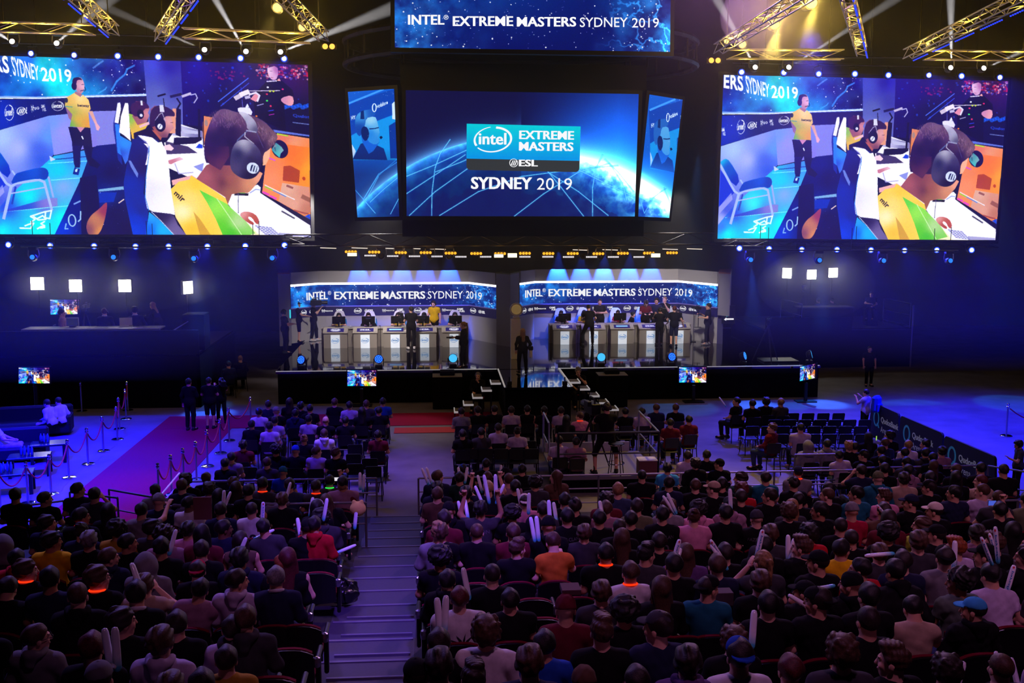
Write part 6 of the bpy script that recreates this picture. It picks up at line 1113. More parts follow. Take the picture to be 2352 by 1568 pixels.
def make_chair():
    r = empty('stacking_chair', (0, 0, 0)); m = mat('chair_plastic', (13, 13, 17), .4, spec=.5)
    obj('seat', MB().box((0, .02, .44), (.40, .42, .03), bev=.012), m, r); mb = MB()
    mb.prism([Vector((x, -.215 - (z - .45) * .16, z)) for x, z in ((-.18, .56), (.18, .56), (.17, .84), (-.17, .84))], (0, .022, 0)); obj('backrest', mb, m, r)
    for s in (-1, 1):
        obj('leg', MB().tube([(s * .17, .2, .43), (s * .19, .25, 0)], .013, 6), M_black, r); obj('leg', MB().tube([(s * .175, -.27, .82), (s * .17, -.2, .44), (s * .19, -.28, 0)], .013, 6), M_black, r)
    note_kids(r); return r
CHAIR = make_chair(); CHU = [0]
def place_chair(x, Y, label, rz=0., z=0., group='black chairs on the floor'):
    o = CHAIR if not CHU[0] else copy_tree(CHAIR); CHU[0] += 1; o.location = (x, Y, z); o.rotation_euler.z = rz; tag(o, label, 'chair', group); return o
# --- tables of who sits where: picture x, top of head, hair, hair or hat colour, garment, its colour, pose, skin, extras
def rows(txt): return [l.split() for l in txt.strip().replace(';', '\n').splitlines() if l.strip()]
TRIB = rows('''45 1118 sh dk t k s 1;93 1127 sh dk t k r 1;178 1106 sh dk t n r 1;217 1117 sh dk t d F 1;260 1154 lo bk t k s 1;313 1153 sh bk t g T 1;154 1164 sh bk t k r 2 O;139 1178 me dk t n r 1;227 1188 bu dk t n s 1
279 1189 af bk t Y s 2;310 1189 me bk t d r 2;151 1215 me bk j y r 2;193 1214 me gy t k s 1;316 1222 sh bk t k r 2;377 1202 af dk t u r 1;371 1230 sh bk t k s 2;8 1221 ho g h g s 0;38 1258 sh bk h r s 1;59 1279 me br t k r 0 O
137 1297 sh bk t n s 2;249 1255 sh br h n r 1;250 1291 me br t k r 0 OS;336 1261 ho g h g s 0;352 1311 me br t tn F 0;89 1327 sh dk t k d 1;178 1333 bz br h k s 0;407 1138 sh bk j w r 3;391 1129 be g t n s 1
427 1083 cu dk t k s 1;448 1097 sh br t n s 0;439 1108 sh dk l g s 1;474 1083 sh br t k s 0;516 1103 cu dk t g s 1;502 1121 lo bk t k s 1;536 1092 me br t k F 0;570 1109 sh bk t k s 1;593 1094 sh bk t d s 1 O;581 1104 lo dk t k s 1;643 1096 sh dk t dn s 1;664 1101 sh dk t d s 1 O;648 1127 me br t k s 0
715 1092 sh bk t u b 2;757 1089 sh bk t d P 1 N;827 1099 bz fa j m s 0;728 1146 lo bk t k s 1 A;787 1134 lo br t k x 0;798 1163 af bk h d b 1;513 1151 sh dk t n s 1;572 1151 bz dk j w s 1;513 1191 sh bk t n r 3;652 1189 sh bk t d x 1;700 1189 ca k t k q 1;757 1182 sh bk h r s 1
424 1193 me bk t p s 1;441 1203 lo bk t m s 1;533 1219 lo dk v br s 1;461 1238 sh dk t k s 1;568 1251 me bk h n s 2;528 1283 cb c t k s 0;628 1268 sh gi l k b 0;676 1256 lo rd v k s 0;487 1305 sh dk h i r 1;566 1299 sh gy l n s 1 C;430 1328 sh bk t u z 1;313 1329 sh bk t k s 1 C;342 1385 me dk t k r 1
26 1436 sh br h g r 0 S;212 1446 sh rd t k s 1;228 1514 ca g h k s 1;370 1429 me br h i s 0;8 1386 be G t k s 1;446 1397 sh dk t k s 1;565 1385 sh br h d s 1;520 1411 sh dk t i s 0;561 1483 sh dk t Y s 1;430 1532 me br t k s 0;510 1529 sh dk t k s 1
998 1078 sh br k n r 0;996 1102 me bk h n s 1;1004 1116 sh br t br s 0;1056 1082 sh bk t G s 1;1070 1112 me bk t k s 1;1071 1148 be k h k s 1;1020 1168 sh dk t m s 1;1018 1196 qu fa l g s 0;1011 1248 af bk t k s 2;1032 1305 sh bk h k s 1;1085 1195 me br t k s 0;1099 1199 bz br l k s 0
1125 1291 bz dk t k s 0;1119 1081 sh br t k s 0;1127 1102 sh pa t n U 0;1148 1145 me bk t d U 2;1168 1084 bz br t u s 0;1177 1100 sh bk t k s 1;1230 1089 af bk t d s 1;1277 1079 lo br t br l 0;1205 1133 cb cr t p s 0;1240 1154 af bk t k s 2;1251 1181 be k h k s 1;1285 1148 sh dk t d s 1
1297 1129 sh bk t k s 1;1331 1140 ca k t k s 1;1349 1148 sh br t u s 0 S;1318 1176 ho k h k s 1;1342 1190 bz dk k k s 0;1393 1125 cu bk t m s 1;1419 1106 sh fa t dn s 0;1382 1162 sh bk j k s 1;1425 1143 sh dk t ol s 1;1183 1199 sh br j m s 0;1264 1201 me br t d s 0;1195 1232 qu br k k r 0
1265 1226 sh br t o d 0;1403 1244 sh bk t k b 1 O;1380 1327 me br t d s 0;1474 1077 bz bk t k b 1;1580 1098 sh br t k s 0;1560 1091 sh bk t n s 1;1641 1103 ca tn t k l 0;1652 1094 sh bk t k s 1;1710 1080 me dk t G l 0;1702 1103 cu rd t r s 0;1749 1081 sh dk t t s 1
1833 1069 ca n t g b 1 O;1823 1093 ca k t k s 1;1805 1118 sh dk t k l 1;1749 1121 sh dk t k s 1;1845 1128 sh bk j k s 1;1876 1118 bz br t k l 0;1492 1141 me br t g l 0;1519 1159 sh bk j k s 1;1454 1167 sh bk t k s 1;1498 1170 sh bk j k s 1;1573 1146 af bk h p s 1;1635 1140 sh bk h u l 1 S
1612 1157 bu br t p b 0;1692 1155 sh bk t k s 1;1735 1151 cu br t k s 0;1720 1168 be d j k s 0;1786 1152 sh bk k k l 2;1817 1145 lo fa t d s 0;1769 1199 me br t d s 0;1857 1197 cu bk t r s 1;1861 1224 qu br k k l 0;1784 1225 sh bk h k s 1;1436 1212 lo br t k s 0;1503 1220 sh dk j k s 1
1500 1241 qu bk t d r 1;1458 1286 sh br j w s 0 O;1538 1267 sh bk j k s 1;1596 1246 lo br t pu b 0;1643 1269 sh br j n s 0;1700 1243 sh dk t k s 0;1752 1260 ta fa t d G 0;1745 1303 me br t k s 0;1980 1065 sh dk j n G 1;2033 1061 sh bk t k s 1;2027 1079 be ol h t s 0;2082 1065 sh bk h u s 1
2066 1081 me dk t tn s 1;2137 1080 sh bk t k s 1;2133 1100 ca k t k l 1;2195 1063 sh br t k s 0;2201 1080 lo bk t k s 1;2253 1060 sh bk t k s 1;2247 1088 bz rd t tn l 0;2256 1108 bz br t i l 0;2305 1063 bz dk t k b 1;1902 1105 sh bk t k s 1;1936 1115 sh bk t t l 1;1993 1120 qu br t p l 0 S
1891 1151 be g t c s 1;1950 1153 sh dk t br s 1;2092 1133 ca n t k l 1;2193 1113 sh bk t n l 1;2300 1123 bz br t d q 0;2296 1150 sh bk j k P 1;2348 1128 sh dk k ol s 0;2147 1151 ca cr k k l 1;2073 1169 lo dk t m s 1;2083 1183 me br t L l 0;1931 1186 bz dk t k s 1;2004 1196 af bk t k s 2
1990 1212 bz dk t k s 1;2078 1214 me br t d s 0;2152 1202 ca k t k l 1;2246 1200 me dk t u s 1;2323 1197 lo bk t d s 1;2329 1224 bz br t g l 1;2329 1247 me bk t k l 1;2216 1219 qu br k k l 0;2123 1230 qu gi t i l 0;2063 1242 me br t d s 0;2140 1252 cb k t g s 0;2245 1246 ca k t k l 1
1970 1234 sh bk k y r 1 S;1943 1259 ca k t k l 1;2051 1260 sh dk t n s 0;2016 1278 sh bk k r l 1;2061 1296 sh bk h k f 2;2247 1298 af bk t gg l 2;2287 1305 sh bk t i f 1;1925 1309 be k h k l 1;1881 1330 ca k t k l 1;1896 1345 cb k t k l 1;1996 1335 sh bk t k s 1;1993 1387 bz dk t k s 1
2069 1376 sh bk t tn d 1;2237 1369 ca sb h k l 1;2134 1440 qu dk t i s 0;1983 1442 cu br t d s 0;1998 1470 qu br t k l 0;1923 1495 sh rd t w s 0;2061 1508 bz br t k s 0;2027 1532 cu dk t pu s 1;2247 1477 sh dk t k s 1;2306 1475 af dk t k s 1;2352 1318 sh dk t d s 0
1054 1344 sh rd t w b 0;1170 1350 sh bk t k b 1;1166 1400 cu br k w s 0;1299 1360 be m t m s 1;1352 1406 qu br t k s 0;1203 1444 sh bk t b s 1;1060 1437 sh dk t k s 1;1011 1476 me dk t k s 1;1073 1504 ca k h k s 1;1346 1503 qu dk t k s 0;1433 1364 af bk t k s 2;1520 1321 lo br l k s 0
1622 1319 cb k t t r 1;1467 1400 ca d t n l 0;1469 1465 me br t n s 0;1778 1353 sh bk t k s 0;1684 1431 cu br t k s 0;1648 1471 me dk h pu s 0;1843 1456 cb b t w s 0;1557 1517 be br t k s 1;1565 1533 sh dk t k s 1''')
FLOOR = rows('''596 934 ca b t w s 1;616 917 sh dk t n s 1;633 931 be g t k s 1;665 912 lo dk t k s 1;691 920 me bk t k s 1;712 926 sh bk t k s 1;678 937 sh bk h n s 1;631 953 sh dk t i s 1;769 912 sh br t k s 0;802 919 sh bk t i s 1;842 916 sh br t d s 0;834 933 lo bk t k s 1;878 911 sh bk j b s 1;867 931 sh bk t k s 1;748 953 ri fa t k s 0
709 950 sh bk t i s 1;793 953 sh bk t k s 1;578 962 sh bk k k s 1;619 966 sh dk t w s 1;744 982 sh br h w s 0;698 990 bu fa t k s 1;558 1008 me bk t m s 1;868 985 sh bk t m s 1;531 1035 sh bk t g s 1;517 1049 sh bk t k s 1;641 1016 af bk t k s 2;672 1019 be b t k s 1;729 1022 sh br t i r 0;769 1025 me br t k r 0;613 1047 sh br t d s 0;650 1067 be t t b s 1
1061 933 sh bk t g s 1;1096 930 sh bk t k s 1;1137 928 sh bk t k s 1;1175 930 sh dk t i s 1;1210 928 sh bk v k s 1;1250 930 sh bk t k s 1;1287 931 sh dk t i s 1;1332 943 sh br t p l 0 O;1300 951 lo bk t k s 1;1062 983 sh bk t k s 1;1108 979 sh bk t d s 1;1143 969 sh dk t i s 1;1186 973 bu dk t i s 1;1284 998 sh dk t i s 1;1323 1001 sh bk t u s 1;1361 922 sh bk t k s 1
1440 933 sh bk t k s 1;1470 933 sh bk t i s 1;1507 924 sh br t n s 1;1552 924 sh br t k s 1;1582 951 sh bk j m s 1;1540 958 sh bk t m s 1;1064 1062 ca b t k s 1;1116 1050 sh bk t k s 1;1162 1068 ho k h k s 1;1199 1062 sh bk t k s 1;1580 1032 sh dk t i s 1;1597 1047 cu dk k k s 1;1622 1030 sh bk t k s 1;1653 1050 ca k t k l 1;1533 1059 me bk t sb s 1
1691 910 sh bk t k l 1;1728 915 sh bk t k s 1;1760 909 cu bk t k s 1;1793 912 sh fa t d s 1;1772 969 me br k m l 0;1839 969 sh bk t i b 1;1856 1006 ho g h g s 1;1900 1006 sh bk h g s 1;1949 1008 cu fa t k s 0;1937 1030 sh bk t i x 1;1994 990 lo bk t k s 1;2043 985 cu bk t k l 1;1985 1011 sh bk t k s 1;2023 1020 sh bk t k s 1;2040 1003 sh br t n s 1;2082 1008 sh fa t w s 0
2070 1025 sh bk t n s 1;1984 1030 ca k t k l 1;2122 1006 sh bk t k l 1;2117 1026 sh bk h d s 1;2158 1022 me bk t u s 1;2142 1036 sh bk t k s 1;2143 1054 lo br t k s 0;2030 1042 sh bk t k s 1;2078 1046 sh bk t d s 1''')
BLK = [('carpet-side stand',), ('platform-side stand',)]
def colword(c): return CK[c].replace('_', ' ')
def who(h, hc, kind, c):
    g = f'{colword(c)} {GAR[kind]}'
    if h in ('ca', 'cb'): return f'person with {colword(hc)} cap in {g}' if h == 'ca' else f'person with backward {colword(hc)} cap in {g}'
    if h == 'be': return f'person with {colword(hc)} beanie in {g}'
    if h == 'ho': return f'hooded person in {g}'
    if h == 'ri': return f'bald person in {g}'
    return f'{HAIRWORD[HK[h]]} {HCK[hc]}-haired person in {g}'
SEATED = {0: {}, 1: {}}; REC = []
for t in TRIB:
    px, py = float(t[0]), float(t[1]); best = None
    add = {'af': .035, 'cu': .02, 'me': .012, 'qu': .02, 'bu': .05, 'ho': .03, 'be': .015}.get(t[2], .0); low = {'f': -.10, 'd': -.03, 'x': -.02, 'z': -.02}.get(t[6], 0.); hh = 1.365 + add + low
    fy = {'f': .24, 'd': .05, 'T': .05}.get(t[6], 0.)
    for k in range(17):
        Yk = ROW0 - ROWD * k - .56; e = abs(atz(px, py, rowz(k) + hh).y - fy - Yk)
        if best is None or e < best[0]: best = (e, k, Yk)
    _, k, Yk = best; q = aty(px, py, Yk + fy); sc = min(1.07, max(.93, (q.z - rowz(k)) / hh)); blk = 0 if q.x < -.9 else 1
    REC.append([blk, k, q.x, Yk, sc, t])
for blk in (0, 1):                         # shoulders need room: ease neighbours of one row apart
    for k in range(17):
        r_ = sorted([r for r in REC if r[0] == blk and r[1] == k], key=lambda r: r[2])
        for _ in range(30):
            for a, b in zip(r_, r_[1:]):
                d = .49 - (b[2] - a[2])
                if d > 0: a[2] -= d / 2; b[2] += d / 2
        if blk == 0 and r_: m = max(0, r_[-1][2] - (AX0 - .30)); r_[-1][2] -= m
        if blk == 1 and r_: m = max(0, AX1 + .30 - r_[0][2]); r_[0][2] += m
def seat_phrase(blk, k, n): return f'{ORD[n]} from stairs in {ORD[k + 1]} row, {BLK[blk][0]}'
n_aud = 0
for blk in (0, 1):
    for k in range(17):
        r_ = sorted([r for r in REC if r[0] == blk and r[1] == k], key=lambda r: -r[2] if blk == 0 else r[2])
        for i, (b_, kk, x, Yk, sc, t) in enumerate(r_):
            pz = t[6]; p = proto(pz); kind = t[4]; n_aud += 1; ph = seat_phrase(blk, k, i + 1)
            o = obj('person', p['body'], [SKW[int(t[7])], EYEM, LIP], None, (x, Yk, rowz(k))); o.scale = (1.05 * min(1.03, .5 + sc * .5),) * 2 + (1.035 * sc,); o.rotation_euler.z = R_(RNG.uniform(-7, 7)) - (q.x * 0)
            dress(o, p['J'], t[2], t[3], kind, t[5], proto_top(pz, {'t': 't', 'j': 't', 'v': 'v'}.get(kind, 'l')), p['trousers'], t[8] if len(t) > 8 else '', n_aud)
            tag(o, f'{who(t[2], t[3], kind, t[5])}, {ph}', 'person', 'audience in the ' + BLK[blk][0]); AUD.append((float(t[0]), float(t[1]), Yk, ph, o, t))
            place_seat(x, Yk - .02, rowz(k), f'dark tip-up seat under the person {ph}', flip=(blk == 1))
for px, py, lb in ((735, 1283, 'by the stairs, the farthest empty one'), (728, 1313, 'behind the red-haired woman, next to the stairs'), (686, 1418, 'beside the black bag on the stairs'), (662, 1464, 'second up from the black bag, by the stairs'), (619, 1529, 'lowest in the picture on the carpet side'), (1226, 1361, 'behind the person in the orange t-shirt'), (1246, 1400, 'next to the person with maroon beanie'), (1093, 1332, 'holding a leaning white clapper stick'), (1328, 1361, 'with a box lying on it, behind the maroon beanie'), (1573, 1486, 'between the grey cap and the curly brown hair'), (2216, 1203, 'red-topped, behind the raised white clapper sticks'), (2034, 1207, 'next to the lime green top'), (2138, 1413, 'before the person with the blue and white cap')):
    best = min(range(17), key=lambda k: abs(atz(px, py, rowz(k) + .805).y - (ROW0 - ROWD * k - .84))); Yk = ROW0 - ROWD * best - .58; q = aty(px, py, Yk - .26); place_seat(q.x, Yk, rowz(best), 'empty dark seat with red cushion, ' + lb, q.x > -.9)
FB = [('carpet-side chairs',), ('camera platform chairs',), ('barrier-side chairs',)]; FREC = []
for t in FLOOR:
    px, py = float(t[0]), float(t[1]); hh = 1.335 + {'af': .035, 'cu': .02, 'bu': .05, 'be': .015, 'ho': .03}.get(t[2], 0.); q = atz(px, py, hh); blk = 0 if px < 960 else (1 if px < 1670 else 2); FREC.append([blk, round((31.2 - q.y) / .92), q.x, q.y, t])
for blk in (0, 1, 2):
    ks = sorted({r[1] for r in FREC if r[0] == blk})
    for ki, k in enumerate(ks):
        r_ = sorted([r for r in FREC if r[0] == blk and r[1] == k], key=lambda r: r[2])
        for _ in range(30):
            for a, b in zip(r_, r_[1:]):
                d = .46 - (b[2] - a[2])
                if d > 0 and abs(a[3] - b[3]) < .5: a[2] -= d / 2; b[2] += d / 2
        for i, (b_, kk, x, Y, t) in enumerate(r_):
            pz = t[6]; p = proto(pz); kind = t[4]; n_aud += 1; ph = f'{ORD[i + 1]} from carpet, {ORD[ki + 1]} row of {FB[blk][0]}'
            o = obj('person', p['body'], [SKW[int(t[7])], EYEM, LIP], None, (x, Y, 0)); o.rotation_euler.z = R_(RNG.uniform(-7, 7) + (35 if t[0] in ('1691', '1772') else 0))
            dress(o, p['J'], t[2], t[3], kind, t[5], proto_top(pz, {'t': 't', 'j': 't', 'v': 'v'}.get(kind, 'l')), p['trousers'], t[8] if len(t) > 8 else '', n_aud)
            if t[0] in ('1691', '1772', '1061', '868', '878'):
                for s in (0, 1): obj('shoe', shoe_mesh('shoe', p['J'], s), CL['charcoal'], o)
            w = who(t[2], t[3], kind, t[5]); ws = (w + ', ' + ph).split()
            if len(ws) > 16: w = f'person in {colword(t[5])} {GAR[kind]}'
            tag(o, f'{w}, {ph}', 'person', 'audience on the ' + FB[blk][0]); AUD.append((float(t[0]), float(t[1]), Y, ph, o, t)); place_chair(x, Y - .02, f'black chair under the person {ph}')
EMPTY = [(1820, 990), (1855, 990), (1893, 990), (1930, 990)]
er = [((1821, 948, 4, 35), 'front'), ((1745, 963, 8, 34.5), 'second'), ((1728, 978, 8, 35.5), 'third'), ((1795, 996, 6, 37), 'fourth'), ((1800, 1014, 1, 40), 'fifth')]
for (x0, y0, n, dx), nm in er:
    c = 0
    for i in range(n):
        x = x0 + dx * i; q = atz(x, y0, .84)
        if any(abs(q.x - r[2]) < .42 and abs(q.y + .2 - r[3]) < .5 for r in FREC): continue
        c += 1; place_chair(q.x, q.y + .24, f'empty black chair, {ORD[c]} from the carpet end, {nm} row beside the black barriers')
for i, (x, y) in enumerate(((628, 1012), (660, 1003), (640, 990), (700, 1040), (780, 1000), (815, 1000), (850, 1012), (815, 1020), (850, 1030), (812, 1042), (850, 1052), (815, 1064), (858, 1070), (583, 1050), (573, 1072), (640, 1085))):
    q = atz(x, y, .84)
    if any(abs(q.x - r[2]) < .40 and abs(q.y + .2 - r[3]) < .45 for r in FREC): continue
    place_chair(q.x, q.y + .24, f'empty black chair {["nearest the ropes", "second row off the ropes", "behind the white-capped person", "behind the lilac t-shirt", "by the aisle near the pale hoodie", "in the aisle block, third row", "at the aisle, near the maroon t-shirt", "inside the aisle block, fourth row", "at the aisle, fourth row", "inside the aisle block, fifth row", "at the aisle, fifth row", "inside the aisle block, sixth row", "at the aisle, last row", "before the front rail near the ropes", "touching the front rail near the ropes", "before the front rail, middle"][i]}, beside the red carpet')
for i, x in enumerate((1075, 1110, 1145, 1180, 1215)):
    for j, y in enumerate((1012, 1030)):
        q = atz(x + 6 * j, y, .84); place_chair(q.x, q.y + .24, f'empty black chair, {ORD[i + 1]} from the aisle, {["nearer the stage", "nearer the rail"][j]}, left of the camera platform')
# --- inflatable clapper sticks
def stick_mesh():
    mb = MB(); mb.lathe([(.006, 0), (.03, .01), (.046, .05), (.05, .2), (.05, .42), (.047, .54), (.032, .59), (.008, .6)], n=14); me = mb.mesh('clapper_stick', True)
    for v in me.vertices: v.co.y *= .72
    return me
STICK = stick_mesh()
def stick_mat():
    m = bpy.data.materials.new('printed_plastic'); m.use_nodes = True; nt = m.node_tree; b = nt.nodes['Principled BSDF']; b.inputs['Roughness'].default_value = .22; b.inputs['Specular IOR Level'].default_value = .6
    tc = nt.nodes.new('ShaderNodeTexCoord'); n = nt.nodes.new('ShaderNodeTexNoise'); n.inputs['Scale'].default_value = 5; sp = nt.nodes.new('ShaderNodeSeparateXYZ'); ad = nt.nodes.new('ShaderNodeMath'); ad.operation = 'MULTIPLY_ADD'; ad.inputs[1].default_value = .34; r = nt.nodes.new('ShaderNodeValToRGB')
    r.color_ramp.elements[0].position = .22; r.color_ramp.elements[0].color = (*lin((70, 185, 215)), 1); r.color_ramp.elements[1].position = .40; r.color_ramp.elements[1].color = (*lin((232, 230, 240)), 1)
    nt.links.new(tc.outputs['Object'], n.inputs['Vector']); nt.links.new(tc.outputs['Object'], sp.inputs[0]); nt.links.new(n.outputs['Fac'], ad.inputs[0]); nt.links.new(sp.outputs['Z'], ad.inputs[2]); nt.links.new(ad.outputs[0], r.inputs[0]); nt.links.new(r.outputs[0], b.inputs['Base Color']); return m
M_stick = stick_mat(); M_ink = mat('print_blue', (40, 120, 190), .5); M_inkr = mat('print_red', (215, 30, 50), .5)
SUSED = {}
ST = []
for ox, oy, k, s in ((380, 1060, 4.9, '1105 170 1105 295;1410 230 1380 340;660 320 655 440;735 335 690 450;1100 450 1090 660 p;1660 400 1650 460;1820 410 1790 590;2150 515 2135 690;2190 120 2190 200;2235 140 2225 300;1485 630 1500 720;910 850 860 970;1225 765 1160 795;2145 935 2085 960;120 760 95 850'), (0, 1060, 5.6, '1690 1300 1740 1440'), (0, 1300, 5.85, '1400 830 1480 1300;1540 815 1580 1330'),
    (950, 1060, 4.9, '90 70 150 215;140 60 190 200;500 60 510 115;605 60 595 125;985 35 980 130;720 150 750 265;690 270 745 400;790 145 855 480;920 140 930 430;1020 250 965 380;1170 300 1190 400;1300 350 1295 520;500 440 530 565;575 420 585 480;1520 430 1530 590;1575 455 1582 500;1315 620 1350 820;1380 610 1400 800;2095 440 2105 500;555 1190 590 1365'),
    (1400, 1040, 4.9, '600 480 680 600;650 450 700 560;1355 400 1360 515;1725 860 1690 1020 p;790 970 740 1140 p;800 1070 770 1160;1135 975 1300 1240 p;1140 1030 1200 1120;2010 920 2010 1110;2080 960 2060 1070'), (1860, 1040, 4.78, '735 570 905 770 p;2035 805 2070 1220 p;1880 920 2000 1220 p;1970 880 2030 1060 p;1595 960 1590 1110;2245 1230 2200 1386 p;600 1130 830 1110'),
    (940, 1290, 4.9, '310 400 330 600;415 375 405 570'), (1400, 1290, 4.9, '1630 540 1620 690;2010 370 2260 520;1755 520 1750 600;2190 330 2300 310'), (1860, 1290, 4.78, '2040 980 2120 1390 p;2210 1050 2290 1390;1690 1090 1610 1380'), (1640, 560, 3.015, '35 1060 85 1130')):
    for e in s.split(';'): w = e.split(); ST.append((ox + float(w[0]) / k, oy + float(w[1]) / k, ox + float(w[2]) / k, oy + float(w[3]) / k, len(w) > 4))
for x0, y0, x1, y1, pr in ST:
    a = min(AUD, key=lambda a: (a[0] - x1) ** 2 + 1.3 * (a[1] + 8 - y1) ** 2); Y = a[2] + .28
    tip, base = aty(x0, y0, Y), aty(x1, y1, Y - .05); d = tip - base; L = max(d.length, .34); d.normalize(); base = tip - d * L
    M = Matrix.Translation(base) @ d.to_track_quat('Z', 'Y').to_matrix().to_4x4() @ Matrix.Diagonal((min(1, max(.62, L / .6 * .95)),) * 2 + (L / .6, 1)); c = SUSED.get(a[3], 0); SUSED[a[3]] = c + 1
    o = obj('clapper_stick', STICK, M_stick); o.matrix_world = M; tag(o, f'{["white", "another white", "third white", "fourth white"][min(c, 3)]} clapper stick by the person {a[3]}', 'clapper stick', 'inflatable clapper sticks')
    if pr:
        mb = MB(); sg = 1 if d.x > .0 else -1
        Wn = (M.to_3x3().inverted() @ (EYE - base)).normalized(); an = math.atan2(Wn.y, Wn.x)
        def sf(u, v, oo=0, an=an): t = an + v * 22; return Vector((.0515 * math.cos(t), .0515 * .72 * math.sin(t) * 1.02, u))
        put_text(mb, 'paysafecard' if L > .5 else 'paysafe', (lambda u, v, oo=0: sf(.52 - u, -v)) if 1 else sf, .05, -.022, .44, .022, .02); obj('lettering', mb, M_ink, o)
        mb = MB(); disc(mb, lambda u, v, oo=0: sf(u, v), .545, 0, .022, .016, 14); obj('emblem', mb, M_inkr, o)
# ------------------------------------------------------------------ crew, players, casters
DNL = ((-.245, -.03, 1.14), (-.25, .04, .89), (.05, .15, -1)); DNR = ((.245, -.03, 1.14), (.25, .04, .89), (-.05, .15, -1))
CRL = ((-.27, .07, 1.14), (.04, .20, 1.17), (1, .05, .15)); CRR = ((.27, .07, 1.14), (-.04, .23, 1.14), (-1, .05, .1))
FRL = ((-.25, .05, 1.13), (-.12, .30, 1.14), (.3, 1, .0)); FRR = ((.25, .05, 1.13), (.12, .30, 1.14), (-.3, 1, .0))
HIL = ((-.26, .14, 1.22), (-.13, .30, 1.40), (.2, .6, .6)); HIR = ((.26, .14, 1.22), (.13, .30, 1.42), (-.2, .6, .6))
OUTR = ((.30, .02, 1.14), (.40, .12, .93), (.4, .3, -1)); CHINR = ((.22, .14, 1.16), (.07, .17, 1.42), (-.4, .1, .8)); REACHR = ((.24, .16, 1.16), (.26, .44, 1.12), (.1, 1, -.1)); HIPR = ((.30, -.06, 1.13), (.24, .05, .96), (-.3, .6, -.6))
def stand_feet(w=.10, st=0.): return [(-w, st, .09, -w - .03, st + .16, .045), (w, -st, .09, w + .04, .15 - st, .045)]
def figure(label, loc, yaw, hgt=1.78, L=DNL, R=DNR, hair='sh', hc='dk', kind='t', cc='k', tr='black', skin=1, lean=0, hy=0, hp=0, w=.10, st=0., P=None, shorts=False, flags='', shoe='charcoal', seat=False, h=.014, side=0, tw=0, b=1., group=None):
    if seat: J = joints(L=L, R=R, feet=SF, knees=SK, lean=lean, hy=hy, hp=hp, side=side, b=b); s = hgt / 1.78
    else: J = joints(P=P or (0, -.012 * lean, .93), L=L, R=R, feet=stand_feet(w, st), knees=[(-w, .03 + st * .6, .50), (w, .03 - st * .6, .50)], lean=lean, hy=hy, hp=hp, side=side, twist=tw, b=b); s = hgt / 1.80
    o = obj('person', body_mesh('person', J, h), [SKIN[skin], EYEM, LIP], None, loc, R_(yaw)); o.scale = (s,) * 3
    dress(o, J, hair, hc, kind, cc, top_mesh('top', J, {'t': .66, 'j': .66, 'v': 0}.get(kind, 1.95), h, hem=-.10 if not seat else -.02), trousers_mesh('trousers', J, h, upto=1. if shorts else 2.), flags, 0)
    for c in o.children:
        if c.name.startswith('trousers'): c.material_slots[0].link = 'OBJECT'; c.material_slots[0].material = CL[tr]; c.name = 'shorts' if shorts else 'trousers'
    for k in (0, 1): obj('shoe', shoe_mesh('shoe', J, k), CL[shoe], o)
    tag(o, label, 'person', group); return o, J
def S_(px, py, z=None): q = atz(px, py, SZ if z is None else z); return (q.x, q.y, q.z)
def cam_thing(name, label, loc, rz, big=1., cat='camera', parts=None, color=None):
    r = empty(name, loc, rz, label, cat); m = color or mat('camera_black', (18, 18, 20), .4)
    obj('body', MB().box((0, 0, 0), (.14 * big, .34 * big, .16 * big), bev=.015), m, r); obj('lens', MB().lathe([(.04 * big, 0), (.055 * big, .03 * big), (.06 * big, .2 * big), (.05 * big, .2 * big)], n=12, M=Matrix.Translation((0, .15 * big, 0)) @ Matrix.Rotation(R_(-90), 4, 'X')), m, r)
    obj('viewfinder', MB().box((-.09 * big, -.05 * big, .08 * big), (.06 * big, .16 * big, .07 * big), bev=.01), m, r); obj('handle', MB().tube([(0, -.1 * big, .08 * big), (0, -.08 * big, .15 * big), (0, .08 * big, .15 * big), (0, .1 * big, .08 * big)], .014 * big, 6), m, r); return r
def tripod(name, label, loc, hgt, spread=.5):
    r = empty(name, loc, 0, label, 'tripod'); obj('head', MB().box((0, 0, hgt - .05), (.12, .14, .1), bev=.01), M_black, r)
    for k in range(3): a = k * 2.094 + .5; obj('leg', MB().tube([(0, 0, hgt - .1), (spread * math.cos(a), spread * math.sin(a), .01)], [.03, .018], 6), M_black, r)
    return r
# --- on the stage, carpet half
figure('dark crew person with glowing headset at the carpet end of the stage', S_(656, 812), -60, 1.80, FRL, FRR, 'sh', 'bk', 't', 'k', flags='H')
x, y, z = S_(648, 770); tag(obj('glow_gadget', MB().box((0, 0, 0), (.05, .05, .34), bev=.02), glow('cyan_glow', (60, 220, 235), 1.), loc=(S_(664, 812)[0] + .1, S_(664, 812)[1] - .12, SZ + 1.55)), 'small cyan glowing gadget worn by the dark crew person', 'gadget')
figure('person with black cap and shorts holding a cable, by the shoulder camera operator', S_(687, 786), -88, 1.80, DNL, REACHR, 'ca', 'k', 't', 'k', 'black', 0, shorts=True, hy=-4)
figure('camera operator in black with a large camera on the shoulder', S_(722, 783), -82, 1.76, HIL, HIR, 'ca', 'k', 't', 'k', 'charcoal', 0, st=.12, shoe='white')
x, y, z = S_(722, 783); cam_thing('shoulder_camera', 'large shoulder camera carried by the operator beside the cable holder', (x + .12, y - .13, SZ + 1.62), R_(-82), 1.35)
tag(obj('camera_cable', MB().tube([(x - .55, y - .1, SZ + 1.08), (x - .50, y - .1, SZ + .7), (x - .35, y - .12, SZ + .3), (x - .1, y - .12, SZ + .45), (x - .05, y - .1, SZ + 1.3)], .012, 6), M_black), 'black cable hanging between the cable holder and the camera', 'cable')
